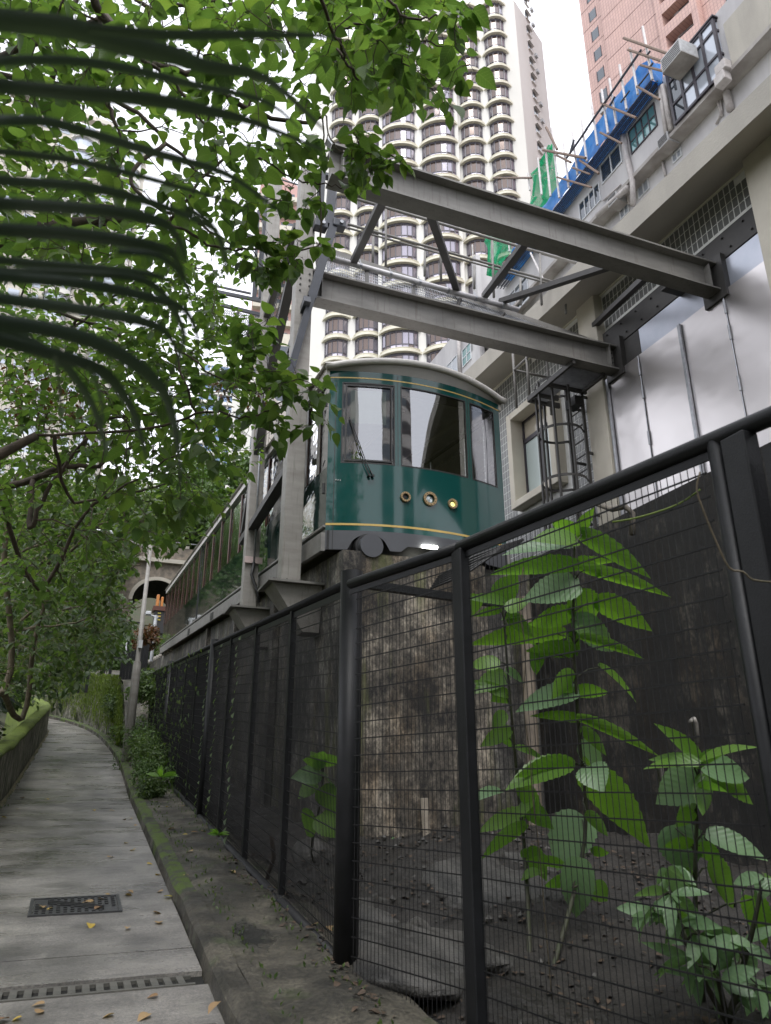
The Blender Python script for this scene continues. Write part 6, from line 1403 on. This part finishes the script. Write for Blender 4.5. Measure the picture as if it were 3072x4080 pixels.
# fan palm leaves
def fan(parent, c, out, R, n=26, spread=2.6, mat='palm', w=.045, droop=.25):
    c = Vector(c); out = Vector(out).normalized(); sd_ = out.cross(Vector((0,0,1))).normalized(); upn = sd_.cross(out)
    b = MB()
    for i in range(n):
        a = -spread/2+spread*i/(n-1); d = (out*cos(a)+sd_*sin(a)+upn*.1*cos(a*3)); L_ = R*(1-.18*abs(a)/spread*2)*rnd.uniform(.92, 1.05)
        pts = [c+d*L_*t+Vector((0,0,-droop*R*t**2.2*(1.3 if t > .6 else 1))) for t in (0.02,.25,.5,.7,.86,1)]
        ws = [w*R*k for k in (.25,.8,1,.8,.45,.04)]; sdv = d.cross(upn).normalized()
        vs = []
        for p, ww in zip(pts, ws): vs += [p-sdv*ww-upn*ww*.5, p, p+sdv*ww-upn*ww*.5]
        b.add(vs, [(3*j+k, 3*j+k+1, 3*j+k+4, 3*j+k+3) for j in range(5) for k in (0, 1)])
    return b.build('frond', M[mat], parent)
for i, (x, y, h) in enumerate(((-2.15, 14.0, 1.3), (-2.2, 18, 1.6), (-2.3, 22.5, 1.6))):
    z = gz(y); t = thing('fan_palm', ['fan palm with drooping fronds over the mossy wall', 'fan palm standing behind the nearer palm', 'bright fan palm at the bend of the path'][i], 'palm', (x, y, z-.3), 'fan palms behind the low wall')
    b = MB(); b.tube([(x, y, z-.4), (x, y, z+h*.6)], .05, 8); b.build('trunk', M['bark'], t)
    for k in range(9):
        a = k*2.4+i; o = Vector((cos(a), sin(a), .25+.3*sin(k*1.7))); c = Vector((x, y, z+h*.6))+o*.45+Vector((0,0,.35))
        b = MB(); b.tube([(x, y, z+h*.55), c], .009, 5); b.build('petiole', M['stem'], t); fan(t, c, o+Vector((0,0,-.3)), .62, 22, mat='palm' if i < 2 else 'leaf_bright')

# creeper covered wall at the bend
cw = thing('creeper_wall', 'retaining wall draped with yellow green creeper where the footpath bends left', 'wall', (0, 27, gz(27)))
def cwx(y): return XR(y)+.3+.0*y
def cwh(y): return .35+1.5*min(1, max(0, (y-20.5)/2.5))
b = MB(); b.grid(lambda u, v: (cwx(20.5+14*u)+.06*sin(v*5+u*30), 20.5+14*u, gz(20.5+14*u)-.1+cwh(20.5+14*u)*v), 60, 8); b.build('face', M['mosswall'], cw)
b = MB(); b.grid(lambda u, v: (cwx(20.5+14*u)+2.6*v, 20.5+14*u+.3*v, gz(20.5+14*u)-.1+cwh(20.5+14*u)+.25*v), 40, 4); b.build('top', M['verge'], cw)
P, D, N, S = [], [], [], []
for i in range(9000):
    y = rnd.uniform(20.8, 34.4); v = rnd.random()**.7; st_ = .5+.5*sin(y*4.3)+.3*sin(y*11)
    if v < .35*st_: continue
    P.append((cwx(y)-.05-.12*rnd.random(), y, gz(y)+cwh(y)*v+.05)); D.append((rnd.uniform(-.6,.1), rnd.uniform(-.5,.5), -1)); N.append((-1, rnd.uniform(-.5,.5), .5)); S.append(rnd.uniform(.05,.1))
put_leaves(cw, HEART_S, P, D, N, S, M['creeper'], 0, 'creeper')
b = MB()
for i in range(40):
    y = rnd.uniform(21, 33); x = cwx(y)-.16; b.tube([(x, y, gz(y)+cwh(y)), (x-.04, y+.1, gz(y)+cwh(y)*.6), (x, y+.05, gz(y)+cwh(y)*rnd.uniform(.1,.5))], .006, 4)
b.build('hanging_stems', M['creeper'], cw, kind='stuff')
# ivy on the mesh fence and small vines
P, D, N, S = [], [], [], []
for i in range(1500):
    y = rnd.uniform(11.5, 24); k = (y-11.5)/12.5
    if rnd.random() > .25+.75*k: continue
    zz = fbot(y)+rnd.random()*2.35; P.append((1.55-.05*rnd.random(), y, zz)); D.append((rnd.uniform(-.5,.2), rnd.uniform(-.6,.6), -1)); N.append((-1, rnd.uniform(-.6,.6), .6)); S.append(rnd.uniform(.04,.09))
for sy in (8.6, 9.9, 10.9):
    for i in range(26):
        zz = fbot(sy)+.1+i*.085; P.append((1.56, sy+.08*sin(i*.9)+rnd.uniform(-.05,.05), zz)); D.append((-.4, rnd.uniform(-1,1), -.6)); N.append((-.8, 0, .7)); S.append(rnd.uniform(.05,.1))
iv = thing('ivy', 'ivy climbing through the mesh fence, thickest towards the lamp post', 'ivy', (1.55, 11.5, gz(11.5)))
put_leaves(iv, HEART_S, P, D, N, S, M['leaf_mid'], 120, 'foliage')

# ------------------------------------------------------------------ broad leaved plants behind the near fence
def leafplant(name, label, base, stems, leaves, depth, pale=(), cat='plant', jitter=.25, T=BIG, mat='leaf_bright', wfac=1.0):
    t = thing(name, label, cat, tuple(base))
    leaves = list(leaves)
    if T is BIG and len(leaves) > 12:
        for st_ in stems:
            for p, q in zip(st_, st_[1:]):
                for k_ in range(3):
                    c_ = Vector(p).lerp(Vector(q), rnd.random()); x_, y_ = proj(c_); sg = rnd.choice((-1, 1)); l_ = rnd.uniform(60, 150); leaves.append((x_+sg*15, y_, x_+sg*l_, y_+rnd.uniform(-20, 110), rnd.uniform(35, 85)))
    for st_ in stems:
        b = MB(); s_ = smoothpts([Vector(p) for p in st_], 4); b.tube(s_, [.016-.010*i/(len(s_)-1) for i in range(len(s_))], 7); b.build('stem', M['stem'], t, smooth=True)
    pb = MB()
    me = leaf_single_mesh('leaf', T, M[mat]); me2 = leaf_single_mesh('leaf', T, M['leaf_pale']); off = wloc(t)
    for i, (bx, by, tx, ty, w) in enumerate(leaves):
        dd = depth+rnd.uniform(-jitter, jitter); a = atd(bx, by, dd); e = atd(tx, ty, dd+rnd.uniform(-.18, .12)); d = (e-a); L_ = d.length
        view = (a-CAMP).normalized(); n_ = (-view*.75+Vector((0,0,1))*rnd.uniform(.25,.8)+Vector((rnd.uniform(-.3,.3), rnd.uniform(-.3,.3), 0)))
        if i not in pale: n_ = Vector((0,0,1))*.55-view*-.75 if rnd.random() < .55 else n_
        a = a+Vector((0,0,L_*.05))
        sp_pts = [Vector(p).lerp(Vector(q), k_/6) for st_ in stems for p, q in zip(st_, st_[1:]) for k_ in range(7)]
        ns = min(sp_pts, key=lambda p: (p+Vector((0,0,.06))-a).length)
        if .03 < (ns-a).length < .55: pb.tube([ns, ns.lerp(a, .5)+Vector((0,0,.02)), a], [.006, .0045, .004], 5)
        R = frames(np.array([tuple(d)]), np.array([tuple(n_)]))[0]
        o = bpy.data.objects.new('leaf', me2 if i in pale else me); COL.objects.link(o); o.parent = t
        o.location = a-off; o.rotation_euler = Matrix((R[0], R[1], R[2])).transposed().to_euler()
        wm_ = (w*dd/FPX)/.96*1.12*wfac; o.scale = (wm_, L_*1.02, (L_+wm_)/2*.8)
    if pb.v: pb.build('petioles', M['stem'], t, kind='stuff')
    return t
k5 = lambda l: [(1800+a*.7635, 1950+c*.7635, 1800+e*.7635, 1950+f*.7635, w*.7635) for a, c, e, f, w in l]
k8 = lambda l: [(1300+a*1.0636, 3000+c*1.0636, 1300+e*1.0636, 3000+f*1.0636, w*1.0636) for a, c, e, f, w in l]
L1 = k5([(645,250,520,150,90),(660,240,735,100,65),(640,280,440,240,130),(680,255,1045,450,105),(620,310,280,310,100),(640,430,170,420,110),(700,440,1140,545,75),(650,400,820,370,60),(650,520,370,560,170),(650,560,760,710,160),(770,600,1040,720,130),(620,690,380,680,140),(650,700,880,860,140),(610,770,690,840,70),(560,780,90,790,120),(640,860,390,830,100),(430,850,470,970,120),(690,790,1000,870,60),(640,1080,330,1130,150),(660,1080,830,1040,90),(640,1080,530,1000,60),(780,940,990,1100,55),(680,1220,410,1170,60),(680,1220,1070,1370,65),(670,1360,830,1500,130),(620,1460,320,1480,120)])+k8([(985,60,1030,130,110),(985,100,1200,320,140),(960,260,850,420,170),(950,420,930,640,115),(900,60,680,110,110),(1000,380,1060,365,45),(880,430,745,390,45),(1000,500,1060,560,70)])
D1 = 4.75
ss = [atd(2175, 3900, D1), atd(2330, 3350, D1), atd(2305, 2900, D1), atd(2285, 2500, D1), atd(2290, 2130, D1)]; ss[0] = at(2175, 3960, 'g', .02); 
leafplant('tall_leafy_plant', 'tallest broad leaved plant behind the near mesh panel, its top leaves reaching the fence rail', ss[0], [ss], L1, D1, pale=(4,8,12,18,24,26,28,29), jitter=.2)
L2 = k5([(270,600,90,560,60),(255,580,330,445,125),(300,640,400,560,90),(250,640,110,655,50),(130,560,105,655,75),(270,680,355,650,55),(240,920,90,910,85),(290,1080,100,1000,55),(290,960,400,1010,60),(280,1180,200,1260,80),(270,1290,320,1340,70)])+k8([(740,240,560,290,65),(740,285,580,385,55),(650,150,550,165,60),(740,180,760,250,90),(740,470,800,440,50)])
b2 = at(2115, 3960, 'g', .02); s2 = [b2, atd(2095, 3450, 4.9), atd(2060, 3100, 4.9), atd(2025, 2700, 4.9), atd(2005, 2420, 4.9)]
leafplant('slender_leafy_plant', 'shorter leafy plant left of the tallest one, beside the flat fence post', b2, [s2], L2, 4.9, pale=(8, 13), jitter=.15)
L3 = k5([(1290,1440,1120,1240,95),(1320,1430,1560,1320,80),(1280,1440,1030,1400,75),(1320,1470,1600,1500,140)])+k8([(1390,95,1240,190,130),(1420,80,1640,180,135),(1400,50,1480,-10,60),(1370,60,1210,40,50),(1420,100,1400,250,65),(1310,290,1370,460,155),(1440,320,1660,390,85),(1440,440,1570,590,125),(1380,200,1300,220,80),(1600,560,1640,700,90)])
D3 = 3.7; b3 = at(2800, 4000, 'g', .2); s3 = [b3, atd(2770, 3600, D3), atd(2775, 3300, D3), atd(2785, 3060, D3)]
leafplant('right_leafy_plant', 'broad leaved plant with three upright top leaves near the gate post', b3, [s3], L3, D3, pale=(3,4,9,10), jitter=.15)
LL = []
for (cx_, cy_, n_, R_) in ((1280,440,9,130),(1290,540,8,150),(1400,690,9,150),(1380,790,10,190),(1560,720,9,170),(1640,470,7,120),(1230,600,7,140),(1480,860,8,170),(1620,880,8,170),(1500,700,7,110),(1330,640,8,150)):
    for i in range(n_):
        a = rnd.uniform(-.6, pi+.6); l = R_*rnd.uniform(.6, 1.1); LL.append((cx_, cy_, cx_+cos(a)*l, cy_+sin(a)*l*.95-10, rnd.uniform(40, 62)))
b4 = at(2900, 4080, 'g', .2); s4 = [[b4, atd(2750, 3800, 3.4), atd(2660, 3500, 3.4)], [b4, atd(2850, 3850, 3.4), atd(2800, 3720, 3.4)], [b4, atd(3000, 3700, 3.3), atd(3040, 3500, 3.3)]]
leafplant('lance_leaved_shrub', 'bushy shrub with narrow pale green leaves at the bottom right corner behind the mesh', b4, s4, k8(LL), 3.4, T=OVAL, mat='leaf_pale', cat='shrub', jitter=.22, wfac=1.9)
L5 = [(1290,3050,1210,3020,60),(1290,3050,1360,3010,60),(1270,3090,1170,3100,70),(1290,3100,1350,3140,70),(1270,3060,1290,2980,50),(1260,3130,1180,3170,80),(1280,3150,1340,3220,90),(1250,3260,1200,3330,110),(1290,3250,1350,3330,120),(1280,3060,1240,3000,50)]
p5 = at(1290, 3460, 'g', .1); leafplant('small_leafy_plant', 'small broad leaved plant between the fence and the stained wall, left of the round post', p5, [[p5, atd(1240, 3400, 6.9), atd(1275, 3200, 6.9), atd(1290, 3040, 6.9)]], L5, 6.9, pale=(2,3), jitter=.12)
for i, (x, y, dd, s, lab) in enumerate(((640, 3100, 9.3, 70, 'little rosette of pale leaves on the verge by the fence foot'), (1290, 3870, 5.2, 50, 'tiny fern like weed at the base of the round corner post'), (1770, 3650, 5.4, 60, 'seedling with upright leaves on the rock behind the mesh'), (870, 3330, 7.4, 45, 'dark little weed under the bottom fence rail'))):
    Ls = [(x, y, x+s*cos(a), y-s*.5*abs(sin(a))-8, s*.28) for a in [rnd.uniform(0, pi) for _ in range(9)]]
    g_ = atd(x, y+5, dd); leafplant('seedling', lab, g_, [[g_, g_+Vector((0,0,.05))]], Ls, dd, T=OVAL, cat='weed', jitter=.05, wfac=1.7)
# creeping weeds on the stained wall
P, D, N, S = [], [], [], []
for i in range(60):
    q = at(rnd.uniform(1400, 1560), rnd.uniform(3340, 3420), 'y', 7.95); P.append(tuple(q)); D.append((rnd.uniform(-1,1), -.5, rnd.uniform(-.5,.5))); N.append((0,-.6,.8)); S.append(.05)
wk = thing('wall_weed', 'trailing small leaved weed at the foot of the brown end wall', 'weed', P[0]); put_leaves(wk, HEART_S, P, D, N, S, M['leaf_pale'], 40)

for q, lab in (((2768, 2880), 'short white capped pipe stub sticking up in front of the black wall'), ((2630, 3060), 'pale round pipe mouth half hidden behind the right hand plant')):
    p = at(*q, 'y', 4.1); b = MB(); b.tube([p+Vector((0,0,-.13)), p, p+Vector((-.02,0,.02))], [.02, .022, .03], 8); b.build('pipe_stub', M['cream'] if 0 else pm('stub_paint', (.3,.28,.25), (.15,.14,.12), 20, .7), loc=tuple(p), smooth=True, label=lab, cat='pipe')
# rocks, roots and litter behind the fence
def rock(c, s, lab):
    b = MB(); ph = rnd.uniform(0, 9)
    def f(u, v):
        a, e = 2*pi*u, pi*(v-.5); k = 1+.16*sin(3*a+ph)*cos(e*2)+.1*sin(5*a+2*ph+e*4); return (c[0]+s[0]*k*cos(a)*cos(e), c[1]+s[1]*k*sin(a)*cos(e), c[2]+s[2]*k*sin(e))
    b.grid(f, 24, 14); b.build('rock', M['rock'], loc=c, smooth=True, label=lab, cat='rock')
rock(tuple(at(1640, 3800, 'g', .05)), (.6, .95, .15), 'long streaked grey rock slab sloping behind the round post')
rock(tuple(at(2010, 3560, 'g', .2)), (.8, .8, .26), 'largest pale striped boulder below the leafy plants')
rock(tuple(at(1240, 3420, 'g', .05)), (.22, .3, .18), 'small grey stone between the fence and the wall left of the round post')
rock(tuple(at(1500, 3640, 'g', .1)), (.3, .5, .10), 'flat dark stone in front of the long rock slab')
for pts, dd, r, m, nm, lab in (([(2790,1880),(2776,1950),(2805,2040),(2850,2150),(2905,2262),(2960,2278),(3000,2310),(3085,2320)], 2.35, .0032, 'bark_pale', 'dry_vine', 'dry twisted vine crossing the fence corner at the right edge'),
    ([(2085,2260),(2070,2420),(2095,2600),(2085,2800),(2110,3000),(2125,3200),(2150,3400),(2175,3700),(2200,3990)], 3.75, .0035, 'bark_pale', 'hanging_vine', 'thin dry vine hanging straight down in front of the leafy plants'),
    ([(1500,3950),(1580,3880),(1700,3860),(1850,3850)], 5.0, .008, 'bark', 'root', 'thin dark root lying on the soil behind the mesh'),
    ([(1380,3560),(1480,3620),(1600,3560),(1700,3540)], 6.0, .007, 'bark', 'root', 'curved pale rootlet across the rock slab'),
    ([(1080,3600),(1065,3500),(1090,3420),(1080,3330)], 6.35, .02, 'bark', 'stump', 'gnarled stem growing up through the fence foot'),
    ([(2440,2080),(2550,2060),(2700,2010),(2790,1950)], 3.0, .004, 'creeper', 'green_tendril', 'pale green tendril stretched along the top mesh wires')):
    b = MB(); b.tube(smoothpts(px(pts, dd), 3), r, 6); b.build(nm, M[m], loc=tuple(atd(*pts[0], dd)), smooth=True, label=lab, cat='vine' if 'vine' in nm or 'tendril' in nm else nm)

# fallen leaves on path, verge and soil
fl = {k: leaf_single_mesh('fallen_leaf', HEART, M[k]) for k in ('yellow_leaf', 'tan_leaf')}
k6 = lambda a, c: (a*.922, 2900+c*.922)
spots = [((95,300),.0,'t'),((135,225),0,'t'),((200,305),0,'y'),((75,350),0,'y'),((8,385),0,'y'),((403,353),0,'y'),((475,357),0,'t'),((535,395),0,'t'),((562,390),0,'t'),((545,497),0,'y'),((578,526),0,'y'),((470,558),0,'t'),((636,586),0,'y'),((685,632),0,'y'),((455,718),0,'t'),((443,738),0,'t'),((400,752),0,'t'),((432,772),0,'t'),((226,778),0,'y'),((180,770),0,'t'),((392,846),0,'y'),((540,720),0,'t'),((555,703),0,'t'),((665,795),0,'t'),((553,860),0,'t'),((685,842),0,'t'),((700,705),0,'t'),((712,728),0,'y'),((680,1155),0,'t'),((190,1190),0,'t'),((160,1230),0,'t'),((90,1250),0,'y'),((30,1255),0,'t'),((640,1235),0,'t'),((490,1235),0,'t'),((735,580),.05,'t'),((805,660),.06,'y'),((827,562),.06,'t'),((808,488),.06,'y'),((825,482),.06,'t'),((752,452),.06,'t'),((725,352),.06,'y'),((677,293),.06,'y'),((790,352),.08,'t'),((872,462),.08,'t'),((995,625),.08,'t'),((940,1210),.08,'t'),((588,300),.06,'t'),((590,440),.05,'t'),((1600,850),.1,'y'),((1595,1060),.1,'y'),((1395,718),.1,'t'),((1370,860),.1,'t'),((1420,900),.08,'t')]
for i, ((a, c), h, k) in enumerate(spots):
    x, y = k6(a, c); q = at(x, y, 'g', h+.012)
    if 0 < h and q.x < 1.7: q.z = vzx(q.x, q.y)+.012
    s = rnd.uniform(.05, .085)*(1 if q.y < 9 else 1.1)
    onpath = h == 0; wh = 'on the wet footpath' if onpath else ('on the damp verge beside the kerb' if a < 1200 else 'on the soil behind the mesh')
    inst('fallen_leaf', fl['yellow_leaf' if k == 'y' else 'tan_leaf'], q, rot=(rnd.uniform(-.25,.25), rnd.uniform(-.25,.25), rnd.uniform(0, 6.28)), scale=s,
         label=('yellow' if k == 'y' else 'tan')+' fallen leaf lying '+wh, cat='leaf', group='fallen leaves '+wh)
P, D, N, S = [], [], [], []
for i in range(2300):
    x = rnd.uniform(1.5, 4.6); y = rnd.uniform(1.4, 8.1)
    if rnd.random() < .14: x = rnd.uniform(1.42, 1.75)
    P.append((x, y, (soilz(x, y) if x > 1.6 else vzx(x, y))+.012)); a = rnd.uniform(0, 6.28); D.append((cos(a), sin(a), rnd.uniform(-.2,.3))); N.append((rnd.uniform(-.4,.4), rnd.uniform(-.4,.4), 1)); S.append(rnd.uniform(.02,.055))
me = leaves_mesh('leaf_litter', HEART_S, *map(np.array, (P, D, N, S)), M['tan_leaf'] if 0 else pm('litter_brown', (.085,.055,.035), (.04,.03,.02), 30, .7), (0,0,0)); o = bpy.data.objects.new('leaf_litter', me); COL.objects.link(o); tag(o, 'small brown leaf litter scattered along the fence foot and on the soil', 'leaf litter', kind='stuff')
P, D, N, S = [], [], [], []
for i in range(1400):
    y = rnd.uniform(2, 22)**1.0; x = rnd.choice([XR(y)+.2+abs(rnd.gauss(0,.08)), 1.5+rnd.gauss(0,.08), XL(y)+abs(rnd.gauss(0,.03))])
    if y < 9 and x < 0: continue
    P.append((x, y, (vzx(x, y) if x > 0 else gz(y))+.002)); D.append((rnd.uniform(-.6,.6), rnd.uniform(-.6,.6), .9)); N.append((rnd.uniform(-1,1), rnd.uniform(-1,1), .3)); S.append(rnd.uniform(.015,.04))
me = leaves_mesh('weeds', OVAL_S, *map(np.array, (P, D, N, S)), M['leaf_mid'], (0,0,0)); o = bpy.data.objects.new('weeds', me); COL.objects.link(o); tag(o, 'tiny weeds sprouting along the kerb, wall foot and fence foot', 'weeds', kind='stuff')

# ------------------------------------------------------------------ palm frond close to the camera
pf_ = thing('palm_frond', 'large dark palm frond very close at the left, sweeping across the upper picture, blurred', 'palm frond', (-.9, .35, 1.2))
c1 = lambda l: [(a*.922, c*.922) for a, c in l]
c6 = lambda l: [(a*.78, 900+c*.78) for a, c in l]
bl = [(c1([(-120,40),(0,85),(300,120),(520,190),(750,240),(900,290),(1150,340),(1400,560)]), 105, .62), (c1([(380,120),(700,150),(950,150),(1200,150),(1450,155)]), 48, .66), (c1([(-120,270),(0,262),(300,262),(560,300),(850,370),(1150,440),(1300,560)]), 46, .7),
      (c1([(-120,350),(0,372),(350,405),(650,430),(900,480),(1100,530),(1400,650)]), 74, .66), (c1([(-120,510),(0,520),(200,525),(400,580),(700,670),(950,740),(1100,830),(1250,950)]), 50, .72), (c1([(-120,640),(0,655),(300,690),(600,760),(850,830),(1100,900)]), 34, .74),
      (c1([(-120,760),(0,780),(350,805),(600,860),(800,930),(950,1010)]), 52, .68), (c1([(-120,860),(0,880),(400,905),(650,945),(750,1000),(800,1110)]), 66, .64), (c1([(-120,980),(0,992),(350,1015),(650,1062),(750,1105),(800,1210)]), 70, .66),
      (c1([(-120,1110),(0,1125),(400,1160),(650,1185),(760,1230)]), 44, .72), (c1([(-120,1180),(0,1195),(350,1225),(600,1275),(800,1340),(860,1480)]), 58, .68), (c1([(-120,1270),(0,1290),(300,1330),(600,1385),(720,1440),(790,1560)]), 64, .64),
      (c6([(-150,450),(0,490),(200,520),(450,580),(650,680),(780,780),(860,900),(905,1100),(925,1330)]), 84, .62), (c6([(-150,540),(0,585),(250,650),(500,730),(620,850),(700,1000),(750,1200)]), 70, .64), (c6([(-150,500),(100,560),(300,680),(400,800),(480,930),(530,1100),(545,1180)]), 46, .68),
      (c6([(280,660),(300,780),(308,900),(315,1030)]), 18, .68), (c6([(450,720),(500,820),(520,930),(526,1080)]), 18, .68), (c6([(820,860),(900,700),(940,560),(880,420),(780,300),(560,250),(0,230),(-150,220)][::-1]), 40, .7), (c6([(600,130),(800,150),(900,220),(960,320),(975,420)]), 30, .7),
      (c1([(800,900),(900,960),(960,1060),(985,1200)]), 30, .74)]
hub = atd(-420, 700, .8)
for k, (pts, w, d) in enumerate(bl):
    s_ = smoothpts(px(pts, [d*(1+.05*i) for i in range(len(pts))]), 3); n = len(s_); vs = []; rowz = []
    for i, p in enumerate(s_):
        tt = (s_[min(i+1, n-1)]-s_[max(i-1, 0)]).normalized(); view = (p-CAMP).normalized(); sdv = tt.cross(view).normalized()
        ww = w*.5*d/FPX*(1.0 if i < n*.45 else max(.06, 1-((i-n*.45)/(n*.55))**1.5))
        f_ = view*ww*.45; ww *= .86; vs += [p-sdv*ww+f_, p, p+sdv*ww+f_]
    b = MB(); b.add(vs, [(3*i+j, 3*i+j+1, 3*i+j+4, 3*i+j+3) for i in range(n-1) for j in (0, 1)]); b.build('leaflet', M['palm'], pf_, smooth=True)
b = MB(); b.tube([hub, Vector((-.7, .25, 1.6)), Vector((-.95, .1, .9)), Vector((-1.3, -.1, -.2))], [.012,.014,.02,.03], 8); b.build('petiole', M['stem'], pf_, smooth=True)

# trees downhill behind the viewer (they mirror in the tram's glass and paint)
for i, (x, y, z, R_) in enumerate(((-9, -9, 6.5, 4.5), (-3, -15, 6.5, 5), (4, -18, 7, 5.2), (10, -12, 7.5, 4.8), (-14, -2, 7, 5), (15, -20, 9, 6), (-7, 3, 6.5, 3.2))):
    crown('downhill_tree', ['leafy tree downhill left of the viewer', 'leafy tree straight downhill behind the viewer', 'broad tree downhill behind the viewer beside the path', 'tree downhill at the right beside the retaining wall', 'tree far left downhill of the low wall', 'largest tree downhill at the right', 'tree beyond the low wall beside the viewer'][i], (x, y, z), R_, 3000, .36, 'leaf_mid' if i % 2 else 'leaf_dark', .25, group='trees behind the viewer')

crown('ivy_mound', 'mound of ivy between the creeper wall and the fence behind the lamp post', (1.3, 23.0, gz(23)+1.0), .75, 2600, .075, 'leaf_mid', None, cat='ivy', nb=12)
crown('climbing_shrub', 'leafy climber spilling over the fence top beside the lamp post', (1.45, 20.5, gz(20.5)+1.6), .55, 1600, .075, 'leaf_mid', None, cat='shrub', nb=10)
b = MB()
for i in range(230):
    x, y = rnd.uniform(1.7, 4.6), rnd.uniform(1.6, 8.0); r = rnd.uniform(.008, .035); z = soilz(x, y)+r*.3; n = rnd.uniform(0, 3)
    b.add([(x+r*cos(n+k*1.57), y+r*sin(n+k*1.57)*.8, z+rnd.uniform(-.2,.2)*r) for k in range(4)]+[(x, y, z+r*.8), (x, y, z-r)], [(0,1,4),(1,2,4),(2,3,4),(3,0,4),(1,0,5),(2,1,5),(3,2,5),(0,3,5)])
b.build('pebbles', M['rock'], label='loose stones and gravel strewn on the dark soil behind the mesh', cat='gravel', kind='stuff')
